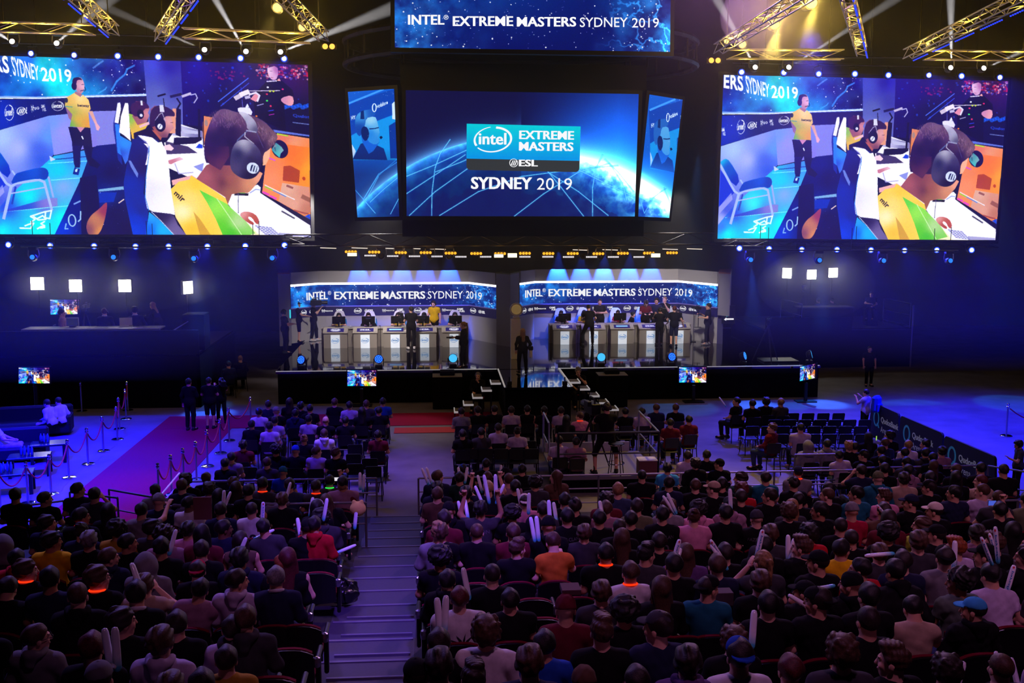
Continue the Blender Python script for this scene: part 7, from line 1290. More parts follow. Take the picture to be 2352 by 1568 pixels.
figure('man in black t-shirt filming the desks with a small camera, back turned', S_(945, 802), 10, 1.80, FRL, FRR, 'sh', 'dk', 't', 'k', 'black', 0, w=.12, hy=12, shoe='white')
x, y, z = S_(945, 802); cam_thing('gimbal_camera', 'small camera held before the man in black at the third desk', (x - .36, y + .22, SZ + 1.36), 0, .8)
tag(obj('gimbal', MB().tube([(-.02, 0, .02), (-.14, 0, .0), (-.14, 0, .22), (.0, 0, .24)], .02, 6).tube([(-.02, 0, .02), (-.04, 0, -.24)], .02, 6), M_black, loc=(x - .36, y + .22, SZ + 1.24)), 'black handheld stabiliser under the small camera', 'gimbal')
figure('blonde woman with ponytail in black, holding a camera at stage front', S_(1065, 846), 84, 1.74, FRL, FRR, 'ta', 'fa', 'l', 'k', 'charcoal', 0, st=.06, hp=8)
x, y, z = S_(1065, 846); cam_thing('photo_camera', 'black photo camera held by the blonde woman with ponytail', (x - .42, y - .03, SZ + 1.10), R_(84), .5)
figure('coach in yellow jersey with headset standing among the yellow team', (aty(997, 700, 42.6).x, 42.6, SZ), 172, 1.83, DNL, DNR, 'bz', 'dk', 'j', 'y', 'black', 0, hy=-18, hp=14, flags='H', st=.05)
GRP = 'seated players on the stage'
def player(px, top, team, i, hair, hc, kind, cc, skin, flags='H', hy=0, hp=8):
    Y = (42.3 if team == 'yellow' else 42.75); q = aty(px, top, Y); figure(f'player in {colword(cc)} top with headset at the {NTH[i]} desk of the {team}-shirted team', (q.x, Y + .12, SZ), 180, 1.74, ((-.27, .10, .78), (-.14, .36, .82), (.2, 1, 0)), ((.27, .10, .78), (.14, .36, .82), (-.2, 1, 0)), hair, hc, kind, cc, 'black', skin, lean=10, hp=hp, hy=hy, seat=True, flags=flags, group=GRP)
player(778, 714, 'yellow', 0, 'sh', 'bk', 'j', 'y', 0); player(846, 715, 'yellow', 1, 'qu', 'dk', 'h', 'k', 0); player(914, 714, 'yellow', 2, 'sh', 'bk', 'j', 'y', 0); player(974, 716, 'yellow', 3, 'ca', 'k', 'j', 'y', 0); player(1045, 715, 'yellow', 4, 'sh', 'bk', 'j', 'k', 1)
player(1290, 713, 'dark', 0, 'sh', 'dk', 'j', 'k', 0, '', -20, 14); player(1342, 714, 'dark', 1, 'sh', 'bk', 'j', 'y', 1); player(1421, 713, 'dark', 2, 'sh', 'dk', 'j', 'r', 0, 'S', -25, 14); player(1556, 716, 'dark', 4, 'sh', 'dk', 'j', 'k', 0)
figure('dark-haired person with headset leaning low beside the third dark-team desk', (aty(1447, 722, 42.7).x, 42.8, SZ), 250, 1.66, LAPL, LAPR, 'sh', 'bk', 't', 'k', 'black', 0, lean=16, hp=10, seat=True, flags='H')
place_chair(aty(1447, 722, 42.7).x - .02, 42.8, 'black chair under the person leaning low beside the third dark-team desk', R_(250), SZ)
# --- on the stage, trophy half
figure('man in dark team jersey standing with arms crossed behind the desks', (aty(1378, 700, 42.75).x, 42.75, SZ), 180, 1.84, CRL, CRR, 'bz', 'dk', 'j', 'ch', 'charcoal', 0)
figure('man in black with white back print leaning towards the second dark-team desk', S_(1350, 794), 8, 1.80, FRL, HIPR, 'bz', 'dk', 't', 'k', 'black', 0, lean=17, w=.20, hp=8)
figure('player in red and black jersey standing bent over the fourth desk', (aty(1483, 700, 42.6).x, 42.55, SZ), 178, 1.82, FRL, FRR, 'me', 'dk', 'j', 'm', 'black', 0, lean=9, hp=34)
figure('bearded man with black headset in dark top behind the fourth dark-team desk', (aty(1508, 700, 42.7).x, 42.72, SZ), 150, 1.86, DNL, DNR, 'sh', 'bk', 't', 'n', 'black', 1, flags='H')
figure('fair-haired man holding a hand to his mouth behind the headset man', (aty(1520, 700, 43.0).x + .12, 43.02, SZ), 150, 1.90, ((-.22, .14, 1.16), (-.07, .17, 1.42), (.4, .1, .8)), DNR, 'bz', 'fa', 't', 'k', 'black', 0)
figure('camera operator in black with headphones, back turned, at the fourth dark-team desk', S_(1514, 793), 0, 1.62, HIL, HIR, 'sh', 'bk', 't', 'k', 'black', 2, flags='H', hp=6)
x, y, z = S_(1514, 793); cam_thing('shoulder_camera', 'shoulder camera held by the operator at the fourth dark-team desk', (x + .22, y + .22, SZ + 1.40), R_(-8), 1.2)
figure('person with reddish hair in black t-shirt and shorts before the fifth desk', S_(1547, 796), -4, 1.74, ((-.27, .06, 1.13), (-.20, .26, 1.0), (-.1, .8, -.3)), OUTR, 'sh', 'rd', 't', 'k', 'navy', 0, shorts=True, st=.05)
tag(obj('camera_cable', MB().tube([(S_(1547, 796)[0] - .25, S_(1547, 796)[1] + .2, SZ + .95), (S_(1547, 796)[0] - .38, S_(1547, 796)[1] + .2, SZ + .55), (S_(1547, 796)[0] - .15, S_(1547, 796)[1] + .2, SZ + .52), (S_(1547, 796)[0] - .2, S_(1547, 796)[1] + .2, SZ + .95)], .014, 6), M_black), 'coiled black cable held by the person in shorts', 'cable')
figure('man in black holding a camera rig on a pole at the set end', S_(1624, 792), 82, 1.80, FRL, ((.25, .05, 1.13), (.12, .30, 1.28), (-.3, 1, .0)), 'sh', 'dk', 't', 'k', 'charcoal', 1, st=.06, shoe='grey')
x, y, z = S_(1624, 792); cam_thing('rig_camera', 'camera on the pole held by the man at the set end', (x - .42, y - .02, SZ + 1.52), R_(40), .8); tag(obj('rig_pole', MB().tube([(0, 0, 1.46), (0, 0, .72)], .016, 6).tube([(-.18, 0, .74), (.12, 0, .74)], .014, 6), M_black, loc=(x - .40, y - .05, SZ)), 'thin pole with foot bar under the rig camera', 'pole')
p = S_(1592, 785); tag(obj('mic_stand', MB().tube([(0, 0, 0), (0, 0, 1.45)], .012, 6).tube([(-.06, 0, 1.44), (.06, 0, 1.46)], .02, 6).lathe([(.12, 0), (.12, .02), (.02, .03)], n=12), M_black, loc=p), 'thin black stand beside the last dark-team desk', 'stand')
figure('long-haired woman photographer in black walking on the stage nose', S_(1200, 858), 4, 1.62, DNL, HIPR, 'lo', 'fa', 'l', 'k', 'black', 0, st=.10, hy=20, w=.12, h=.012)
x, y, z = S_(1200, 858); r = empty('photo_camera', (x + .28, y - .05, SZ + .80), 0, 'camera with pale long lens at the long-haired photographer\'s hip', 'camera'); obj('body', MB().box((0, 0, .08), (.16, .1, .14), bev=.02), M_black, r); obj('lens', MB().lathe([(.04, -.24), (.055, -.2), (.055, -.08), (.045, 0)], n=12), mat('lens_cream', (214, 205, 190), .4), r)
# --- guards and stairs at the stage nose
figure('seated guard in black with headset, hand on chin, at the stage nose', (aty(1098, 860, 34.0).x, 34.0, 0), 168, 1.80, ((-.22, .2, .80), (-.05, .2, .98), (.4, .3, .8)), LAPR, 'bz', 'gy', 'l', 'k', 'black', 0, seat=True, flags='H', hp=10)
figure('bearded seated guard in black t-shirt behind the far nose steps', (aty(1328, 850, 34.4).x, 34.4, 0), 178, 1.88, ((-.22, .2, .80), (-.05, .2, .98), (.4, .3, .8)), LAPR, 'me', 'gy', 't', 'k', 'charcoal', 0, seat=True, hp=14, b=1.1)
for px, Y, l in ((1098, 34.02, 'hand on chin'), (1328, 34.42, 'beard')): place_chair(aty(px, 860, Y).x, Y, f'chair with red seat under the guard with {l}', R_(175))
red = mat('chair_red', (170, 20, 36), .6)
for c in list(COL.objects)[-12:]:
    if c.name.startswith('seat') and c.parent and c.parent.name.startswith('stacking_chair') and 'guard' in c.parent.get('label', ''): c.material_slots[0].link = 'OBJECT'; c.material_slots[0].material = red
M_tread = mat('step_metal', (120, 112, 100), .5, metal=.3)
for side, x0, lb in ((-1, 2.08, 'near the guard with a hand on his chin'), (1, 4.36, 'before the bearded guard')):
    r = empty('stage_stairs', (x0, 33.2, 0), 0, 'white-edged steps up to the stage nose, ' + lb, 'stairs')
    for i in range(5):
        z = SZ - .05 - .21 * i; x = side * (.16 + .30 * i); t = obj('tread', MB().box((x, -.1 * i, z), (.30, .62, .04)), M_tread, r); obj('white_edge', MB().box((x + side * .15, -.1 * i, z + .01), (.03, .66, .06)).box((x, -.33 - .1 * i, z + .01), (.33, .03, .06)), M_edge, t)
    mb = MB()
    for i in range(5):
        for w in (-.3, .3): mb.tube([(side * (.30 + .30 * i), w - .1 * i, SZ - .05 - .21 * i), (side * (.30 + .30 * i), w - .1 * i, 0)], .014, 5)
    obj('frame', mb, M_black, r)
for px, Y, lb in ((1028, 34.6, 'with grey top near the guard with a hand on his chin'), (1404, 34.5, 'with grey top behind the bearded guard side steps')):
    q = aty(px, 935, Y); r = empty('subwoofer', (q.x, Y, 0), 0, 'tall black bass speaker ' + lb, 'speaker'); obj('lower_cabinet', MB().box((0, 0, .28), (1.0, .7, .54), bev=.02), M_dark, r); obj('upper_cabinet', MB().box((0, 0, .83), (1.0, .7, .54), bev=.02), M_dark, r); obj('top_edge', MB().box((0, 0, 1.11), (1.0, .7, .02)), mat('speaker_top_grey', (120, 116, 115), .7), r); obj('top_box', MB().box((.0, .1, 1.12 + .07), (.5, .5, .14), bev=.02), M_dark, r)  # cabinet tops are a lighter grey than the black sides
q = S_(1252, 772); tag(obj('stage_wedge', MB().prism([Vector((-.25, -.2, 0)), Vector((.25, -.2, 0)), Vector((.25, .2, 0)), Vector((-.25, .2, 0))], (0, .08, .22)), M_black, loc=(q[0], q[1] + .4, SZ)), 'low black wedge on the stage floor near the hex column', 'wedge')
for px, py, l in ((1164, 884, 'by the steps near the first guard'), (1303, 884, 'by the steps near the bearded guard')):
    q = S_(px, py); tag(obj('stage_box', MB().box((0, 0, .06), (.16, .14, .12), bev=.01).tube([(.0, 0, .1), (.0, 0, .26)], .02, 6), M_black, loc=(q[0] + (.08 if px < 1200 else -.08), max(q[1], 32.2), SZ)), 'small black box on the nose edge ' + l, 'box')
# --- stage tripod at the barrier end
q = S_(1762, 832); tripod('camera_tripod', 'unattended camera tripod on the stage at the barrier end', q, 1.45, .55); cam_thing('tripod_camera', 'camera on the unattended stage tripod', (q[0], q[1], SZ + 1.53), R_(160), .9)
q = S_(1795, 832); tag(obj('floor_tray', MB().box((0, .4, .03), (1.3, .9, .05), bev=.01), mat('tray_dark', (24, 22, 24), .4), loc=q), 'flat dark tray on the stage floor near the tripod', 'tray')
# --- talk set on the carpet side
def riser(name, label, x0, x1, Y0, Y1, z, zf): 
    r = empty(name, ((x0 + x1) / 2, Y0, 0), 0, label, 'riser'); w = x1 - x0; obj('skirt', MB().box((0, .05, zf / 2), (w, .1, zf)).box((w / 2 - .05, (Y1 - Y0) / 2, z / 2), (.1, Y1 - Y0, z)).box((-w / 2 + .05, (Y1 - Y0) / 2, z / 2), (.1, Y1 - Y0, z)), M_skirt, r); obj('deck', MB().box((0, (Y1 - Y0) / 2, z - .03), (w, Y1 - Y0, .06)), mat('riser_deck', (70, 66, 68), .7), r); return r
a, b = aty(-60, 762, 35.2), aty(455, 762, 35.2); zf = a.z; DZ = zf - .82; riser('talk_riser', 'black-skirted raised platform of the carpet-side talk set', a.x, b.x, 35.2, 41.5, DZ, zf)
q = aty(240, 765, 36.4); r = empty('talk_desk', (q.x, 36.3, DZ), 0, 'long pale desk on the carpet-side talk set', 'desk'); obj('desk_top', MB().box((-.3, 0, .78), (4.6, .8, .05), bev=.01), mat('desk_pale', (140, 140, 165), .4), r); obj('leg', MB().box((-2.4, 0, .38), (.1, .6, .74)), M_black, r); obj('leg', MB().box((1.8, 0, .38), (.1, .6, .74)), M_black, r)
def caster(label, px, top, Y, yaw, hair, hc, kind, cc, **k):
    q = aty(px, top, Y); return figure(label, (q.x, Y, DZ), yaw, (q.z - DZ) / 1.33 * 1.78 if k.get('seat') else q.z - DZ, hair=hair, hc=hc, kind=kind, cc=cc, **k)
caster('man in mauve shirt in profile before the talk set monitor', 143, 709, 36.9, -85, 'sh', 'dk', 'l', 'u', L=LAPL, R=LAPR, seat=True, skin=0)
caster('man in dark suit with headset seen from behind at the talk desk', 240, 706, 36.9, 0, 'sh', 'br', 'k', 'ch', L=LAPL, R=LAPR, seat=True, flags='HC', skin=0, b=1.1)
caster('man in blue suit with headset reaching along the talk desk', 313, 703, 36.9, 8, 'qu', 'bk', 'k', 'n', L=((-.30, .12, .80), (-.28, .36, .78), (0, 1, 0)), R=LAPR, seat=True, flags='HC', skin=0, hy=20, side=-5)
caster('blonde woman in dark clothes bending at the end of the talk desk', 347, 686, 37.4, 70, 'lo', 'fa', 'l', 'ch', L=FRL, R=FRR, lean=24, hp=12, skin=0)
for px, c in ((143, 'man in mauve'), (240, 'man in dark suit'), (313, 'man in blue suit')): q = aty(px, 740, 36.9); place_chair(q.x, 36.88, f'black chair under the {c} at the talk desk', R_(-85 if px == 143 else 0), DZ)
tv('wall monitor behind the man in mauve on the talk set', [(115, 688), (181, 688), (180, 721), (116, 722)], 38.6)
q = aty(148, 722, 38.65); tag(obj('monitor_stand', MB().box((0, .1, (q.z - DZ) / 2), (.08, .08, q.z - DZ)).box((0, .1, .02), (.8, .5, .04)), M_black, loc=(q.x, 38.65, DZ)), 'stand under the wall monitor of the talk set', 'stand', 'monitor stands')
q = aty(167, 742, 36.5); r = empty('desk_monitor', (q.x, 36.5, DZ + .81), 0, 'small monitor on the talk desk beside the man in mauve', 'monitor'); obj('casing', MB().box((0, 0, .17), (.42, .05, .30), bev=.01), mat('casing_grey', (150, 150, 160), .5), r); obj('picture', MB().box((0, -.03, .17), (.36, .01, .22)), glow('dim_screen', (30, 32, 40), 1.), r); obj('foot', MB().box((0, 0, .01), (.2, .18, .02)), M_black, r)
q = aty(290, 742, 36.5); r = empty('laptop', (q.x, 36.5, DZ + .805), R_(20), 'open pale laptop before the man in blue suit', 'laptop'); obj('lid', MB().box((0, .16, .15), (.42, .02, .28)), mat('laptop_silver', (190, 190, 198), .4), r); obj('keyboard_half', MB().box((0, 0, .01), (.42, .3, .02)), mat('laptop_silver'), r)
for i, px in enumerate((185, 262, 318, 208)): q = aty(px, 758, 36.2); tag(obj('paper_sheet', MB().box((0, 0, .004), (.34, .24, .008), rz=.2 * i), mat('paper', (214, 212, 222), .8), loc=(q.x, 36.12, DZ + .805)), f'white papers on the talk desk, {ORD[i + 1] if i < 3 else "fourth"} pile ' + ['by the small monitor', 'by the dark suit', 'by the blue suit', 'between monitor and dark suit'][i], 'paper', 'papers on the talk desk')
q = aty(196, 745, 38.2); tripod('camera_tripod', 'camera tripod on the carpet-side talk set beside the wall monitor', (q.x, 38.2, DZ), aty(196, 708, 38.2).z - DZ, .35); q = aty(198, 703, 38.2); cam_thing('tripod_camera', 'camera on the talk set tripod beside the wall monitor', q, R_(170), .9, color=mat('camera_grey', (70, 68, 60), .4))
q = aty(448, 728, 36.5); tag(obj('stage_cabinet', MB().box((0, 0, .62), (.75, .9, 1.24), bev=.02), M_dark, loc=(q.x, 36.6, DZ)), 'tall black box at the stage end of the carpet-side talk set', 'cabinet')
r = empty('riser_rail', aty(395, 762, 35.4), 0, 'slanting grey handrail at the stage end of the carpet-side talk set', 'rail'); u = aty(432, 738, 36.0) - r.location; obj('rail_bar', MB().tube([(0, 0, .02), tuple(u)], .02, 6), M_steel, r)
# --- talk set on the barrier side
a, b = aty(1758, 757, 42.), aty(2094, 757, 42.); z2 = a.z; zf2 = aty(1800, 729, 42.).z; DZ2 = z2
r = riser('talk_riser', 'black-skirted raised platform of the barrier-side talk set', a.x, b.x, 42., 47., DZ2, DZ2 + .02); cx = (a.x + b.x) / 2; e = aty(1955, 757, 42.); obj('front_cloth', MB().box(((a.x + e.x) / 2 - cx, -.02, zf2 / 2), (e.x - a.x, .06, zf2)), M_skirt, r)
q = aty(1890, 704, 43.4); r = empty('talk_desk', (q.x, 43.3, DZ2), 0, 'dark desk with thin lit edge on the barrier-side talk set', 'desk'); obj('desk_top', MB().box((0, 0, q.z - DZ2), (2.4, .8, .05)), mat('desk_dark', (60, 58, 62), .4), r); obj('front', MB().box((0, -.35, (q.z - DZ2) / 2), (2.3, .04, q.z - DZ2 - .06)), M_skirt, r)
for px, hr, lb in ((1882, 'sh', 'hunched person nearest the stage at the dark talk desk'), (1914, 'sh', 'hunched person in the middle of the dark talk desk')):
    q = aty(px, 685, 44.1); figure(lb, (q.x, 44.1, DZ2), 20, (q.z - DZ2) / 1.30 * 1.78, LAPL, LAPR, hr, 'dk', 'k', 'ch', lean=10, seat=True, skin=0); place_chair(q.x, 44.08, 'dark chair under the ' + lb, R_(20), DZ2)
q = aty(2002, 668, 43.2); figure('person in black sitting high on a stool at the barrier-side talk set', (q.x, 43.2, DZ2 + .25), 150, (q.z - DZ2 - .25) / 1.33 * 1.78, LAPL, FOLDR, 'sh', 'dk', 't', 'k', seat=True, skin=0)
tag(obj('stool', MB().box((q.x, 43.2, DZ2 + .35), (.5, .45, .68), bev=.02), M_dark), 'tall dark stool under the person in black at the talk set', 'stool')
q = aty(1848, 660, 45.5); cam_thing('tripod_camera', 'camera under the white lamps of the barrier-side talk set', q, R_(180), 1.0, color=mat('camera_grey')); tripod('camera_tripod', 'tripod under the white lamps of the barrier-side talk set', (q.x, q.y, DZ2), q.z - DZ2 - .1, .4)
def rail(name, label, posts, hts, zbase, m=M_steel, r_=.022, ext=0, posts_on=True):
    P = [Vector(p) for p in posts]; c = P[0]; r = empty(name, c, 0, label, 'railing', None)
    for j, h in enumerate(hts): obj('rail_bar' if j else 'top_rail', MB().tube([p - c + Vector((0, 0, h)) for p in P], r_ if j == 0 else r_ * .7, 7), m, r)
    if posts_on:
        n = max(1, int((P[-1] - P[0]).length / 1.9)); L = len(P)
        for i in range(n + 1):
            t = i / n * (L - 1); k = min(int(t), L - 2); p = P[k].lerp(P[k + 1], t - k) - c; obj('post', MB().tube([p, p + Vector((0, 0, hts[0]))], r_, 7), m, r)
    return r
rail('riser_railing', 'grey railing round the barrier end of the raised talk set', [(aty(2030, 690, 44.5).x, 44.5, DZ2), (b.x - .05, 42.1, DZ2)], (1.05, .55, .1), 0); rail('riser_railing', 'grey railing at the stage end of the barrier-side talk set', [(aty(1794, 689, 44.5).x, 44.5, DZ2), (aty(1842, 703, 42.2).x, 42.2, DZ2)], (1.05, .55), 0)
tag(obj('tall_pole', MB().tube([(0, 0, 0), (0, 0, aty(2095, 700, 41.8).z)], .04, 8), M_steel, loc=(aty(2095, 760, 41.8).x, 41.8, 0)), 'thin upright pole at the barrier end of the raised talk set', 'pole')
# --- people standing about the floor
def floor_fig(px, top, Y, yaw, label, **k): q = aty(px, top, Y); return figure(label, (q.x, Y, 0), yaw, q.z, **k)
floor_fig(1999, 790, 37.5, 175, 'dark bearded person standing alone before the raised talk set', hair='bz', cc='k', b=1.15)
floor_fig(433, 862, 31.6, -10, 'dark silhouetted person standing on the carpet nearer the sofas', hair='sh', hc='bk', kind='l', L=DNL, R=FRR); floor_fig(479, 860, 31.8, 0, 'dark silhouetted person in shorts standing on the carpet', hair='sh', hc='bk', L=FRL, R=FRR, shorts=True, b=1.1); floor_fig(506, 862, 32.6, 30, 'dark camera person behind the one in shorts on the carpet', hair='sh', hc='bk', L=HIL, R=HIR, st=.1)
q = aty(512, 880, 32.4); cam_thing('shoulder_camera', 'dark camera of the silhouetted crew on the carpet', q, R_(20), 1.1)
floor_fig(1990, 888, 29.3, 35, 'photographer in pale shirt with blue backpack standing by the barriers', hair='sh', hc='bk', cc='i', L=HIL, R=HIR, hp=6)
q = aty(1999, 925, 29.2); r = empty('backpack', (q.x + .06, 29.12, q.z - .28), R_(35), 'blue backpack worn by the photographer at the barriers', 'backpack'); obj('bag', MB().box((0, -.1, .28), (.34, .2, .5), bev=.07), mat('backpack_blue', (24, 60, 190), .8), r); obj('front_pocket', MB().box((0, -.21, .18), (.26, .06, .26), bev=.03), mat('backpack_blue'), r)
floor_fig(2343, 1004, 22.9, 80, 'person in striped dark top looking at a phone beyond the barriers', hair='cu', hc='bk', cc='d', L=((-.25, .12, 1.12), (-.14, .32, 1.20), (.2, .7, .6)), hp=20)
for i, (px, top, lb, kw) in enumerate(((551, 813, 'bald crew person sitting in the dark between talk set and stage', dict(hair='bz', hc='fa')), (524, 826, 'dark-haired crew person sitting in the dark between talk set and stage', dict(hair='sh', hc='bk')))):
    q = atz(px, top, 1.36); figure(lb, (q.x, q.y, 0), 20, 1.80, LAPL, LAPR, kind='l', cc='n' if i else 'k', seat=True, skin=0, **kw); place_chair(q.x, q.y - .02, 'dark chair under the ' + lb[:-31], R_(20))
# --- camera platform in the middle of the floor
PZ = .40; x0, x1 = atz(1252, 1047, PZ).x, atz(1513, 1092, PZ).x
r = empty('camera_platform', ((x0 + x1) / 2, 24.0, 0), 0, 'low grey camera platform among the floor chairs', 'platform'); obj('deck', MB().box((0, 1.25, PZ - .04), (x1 - x0, 2.5, .08)), mat('platform_grey', (104, 100, 112), .6), r); obj('skirt', MB().box((0, .02, PZ / 2 - .04), (x1 - x0, .04, PZ - .08)), M_skirt, r); obj('back_board', MB().box((-.1, 2.5, PZ + .12), (x1 - x0 - .3, .05, .26)), mat('board_pale', (160, 155, 175), .6), r)
rail('platform_railing', 'black railing along the front of the camera platform', [(x0 + .1, 24.05, PZ), (x1, 24.05, PZ)], (1.06, .55), 0, M_black, .03); rail('platform_railing', 'railing with bright bars at the far side of the camera platform', [(x1, 24.05, PZ), (x1, 26.5, PZ)], (1.06, .5), 0, M_steel, .025); rail('platform_railing', 'short railing at the aisle side of the camera platform', [(x0, 25.2, PZ), (x0, 26.5, PZ)], (1.06, .5), 0, M_steel, .025)
q = atz(1391, 1088, PZ); figure('camera operator in black standing on the camera platform', (q.x, q.y, PZ), 8, 1.86, HIL, HIR, 'ca', 'k', 't', 'k', 'black', 1, shorts=True, w=.26, b=1.15, hy=10, flags='H', h=.012)
cam_thing('platform_camera', 'large camera before the operator on the camera platform', (q.x - .28, q.y + .42, PZ + 1.56), R_(12), 1.7); tripod('camera_tripod', 'black tripod of the large camera on the platform', (q.x - .28, q.y + .42, PZ), 1.42, .55)
q2 = atz(1408, 1086, PZ); r = empty('bar_stool', (q2.x + .05, q2.y - .1, PZ), 0, 'round chrome-ringed stool behind the platform camera operator', 'stool'); obj('seat', MB().lathe([(.15, .72), (.18, .74), (.18, .77), (.1, .785)], n=18), M_black, r); obj('chrome_ring', MB().tube([(.19 * math.cos(a), .19 * math.sin(a), .75) for a in np.linspace(0, 6.2832, 21)], .014, 6, False).tube([(.2 * math.cos(a), .2 * math.sin(a), .28) for a in np.linspace(0, 6.2832, 21)], .012, 6, False), M_chrome, r)
for k in range(4): a = k * 1.571 + .4; obj('leg', MB().tube([(.13 * math.cos(a), .13 * math.sin(a), .73), (.22 * math.cos(a), .22 * math.sin(a), 0)], .012, 6), M_black, r)
q = atz(1487, 1092, PZ); r = empty('equipment_box', (q.x, q.y + .1, PZ), 0, 'reddish box with pale top on the camera platform', 'box'); obj('box', MB().box((0, 0, .19), (.44, .36, .38), bev=.01), mat('box_redbrown', (96, 48, 56), .7), r); obj('lid', MB().box((0, 0, .39), (.46, .38, .02)), mat('lid_pale', (190, 184, 205), .6), r)
# ------------------------------------------------------------------ rope posts, lounge, barriers, railings, small things
M_rope = mat('red_rope', (160, 14, 40), .7)
def make_post():
    r = empty('rope_post', (0, 0, 0)); obj('base', MB().lathe([(.175, 0), (.175, .025), (.15, .04), (.03, .05)], n=20), M_chrome, r); obj('pole', MB().lathe([(.026, .04), (.026, .9)], n=12), M_steel, r)
    obj('collar', MB().lathe([(.03, .86), (.045, .88), (.045, .91), (.03, .93)], n=12).lathe([(.028, .93), (.042, .95), (.045, .975), (.03, 1.0), (.005, 1.01)], n=12), M_chrome, r); note_kids(r); return r
POST = make_post(); PU = [0]
def rope_line(pts, where, hung):
    W = [atz(x, y, 0) for x, y in pts]
    for i, w in enumerate(W):
        o = POST if not PU[0] else copy_tree(POST); PU[0] = 1; o.location = w; tag(o, f'chrome rope post, {ORD[i + 1]} from the tribune along {where}', 'rope post', 'chrome rope posts')
    for i in range(len(W) - 1):
        if i not in hung: continue
        a, b = W[i] + Vector((0, 0, .9)), W[i + 1] + Vector((0, 0, .9)); mb = MB().tube([a.lerp(b, t) - Vector((0, 0, 1.5 * t * (1 - t))) - a for t in np.linspace(.03, .97, 13)], .02, 6)
        tag(obj('rope', mb, M_rope, loc=a), f'red sagging rope, {ORD[i + 1]} span from the tribune along {where}', 'rope', 'red ropes')
rope_line([(2, 1176), (65, 1157), (118, 1136), (159, 1098), (203, 1067), (238, 1037), (270, 1010), (275, 986), (290, 963), (294, 943)], 'the sofa side of the carpet', range(9))
rope_line([(366, 1160), (395, 1138), (423, 1120), (452, 1103), (477, 1072), (507, 1042), (527, 1013), (577, 985)], 'the seat side of the carpet', range(7))
rope_line([(82, 947), (188, 945)], 'the dark riser by the sofas', ())
q = atz(2311, 1002, 0); o = copy_tree(POST); o.location = q; tag(o, 'lone chrome rope post on the blue floor beyond the barriers', 'rope post', 'chrome rope posts')
a = q + Vector((0, 0, .9)); b = q + Vector((1.9, -.2, .9)); tag(obj('rope', MB().tube([a.lerp(b, t) - Vector((0, 0, 1.7 * t * (1 - t))) - a for t in np.linspace(.03, .97, 11)], .02, 6), M_rope, loc=a), 'red rope leading from the lone post beyond the barriers to the picture edge', 'rope', 'red ropes')
# lounge by the sofa side
M_sofa = mat('sofa_black', (14, 13, 18), .7)
def sofa(label, loc, rz, w=1.9):
    r = empty('sofa', loc, rz, label, 'sofa', 'black sofas'); obj('seat', MB().box((0, 0, .24), (w, .8, .34), bev=.05), M_sofa, r); obj('backrest', MB().box((0, .36, .58), (w, .18, .5), bev=.06), M_sofa, r)
    for s in (-1, 1): obj('armrest', MB().box((s * (w / 2 - .08), 0, .45), (.16, .82, .32), bev=.05), M_sofa, r)
    return r
q = atz(50, 1012, 0); sofa('black sofa with two people in pale shirts', (q.x, q.y + .75, 0), R_(12), 2.3)
for px, top, l in ((36, 955, 'leaning person in pale shirt on the far sofa'), (60, 952, 'person in pale shirt next to the sofa arm')): p_ = atz(px, top, 1.2); figure(l, (p_.x, q.y + (.35 if px < 40 else .62), -.06), 70 if px < 40 else 60, 1.66, LAPL, LAPR, 'sh', 'dk', 'l', 'w', 'black', 0, lean=16, seat=True, hp=10)
q = atz(20, 1070, 0); sofa('nearer black sofa with a person lying back', (q.x - .3, q.y + .6, 0), R_(12), 2.1); figure('person in pale trousers lying back on the nearer sofa', (q.x - .3, q.y + .5, -.04), -72, 1.68, LAPL, LAPR, 'sh', 'dk', 't', 'w', 'lilac', 0, lean=-18, seat=True)
def low_table(label, px, py, w, d, rz):
    q = atz(px, py, .5); r = empty('low_table', (q.x, q.y, 0), R_(rz), label, 'table', 'low lounge tables'); obj('table_top', MB().box((0, 0, .5), (w, d, .05), bev=.008), mat('table_black', (20, 20, 26), .25, spec=.7), r)
    for x in (-1, 1):
        for y in (-1, 1): obj('leg', MB().box((x * (w / 2 - .05), y * (d / 2 - .05), .24), (.08, .08, .48)), M_black, r)
    return q
BOT = MB().lathe([(.03, 0), (.034, .01), (.034, .14), (.03, .17), (.013, .21), (.013, .235)], n=10).mesh('bottle', True)
M_bot = mat('bottle_water', (70, 120, 130), .15, spec=.8)
for ti, (px, py, w, d, n, lb) in enumerate(((112, 1018, .9, .6, 3, 'farthest from the tribune'), (68, 1047, 1.0, .6, 4, 'in the middle'), (20, 1086, 1.1, .6, 6, 'nearest the tribune'))):
    q = low_table(f'low black table with water bottles, {lb} of the lounge', px, py, w, d, 14)
    for i in range(n): o = obj('bottle', BOT, M_bot, loc=(q.x - .22 + .09 * (i % 4), q.y + (.06 if i < 4 else -.06) - .02 * (i % 2), .525)); tag(o, f'water bottle standing on the low table {lb} of the lounge', 'bottle', f'water bottles on the low table {lb} of the lounge')
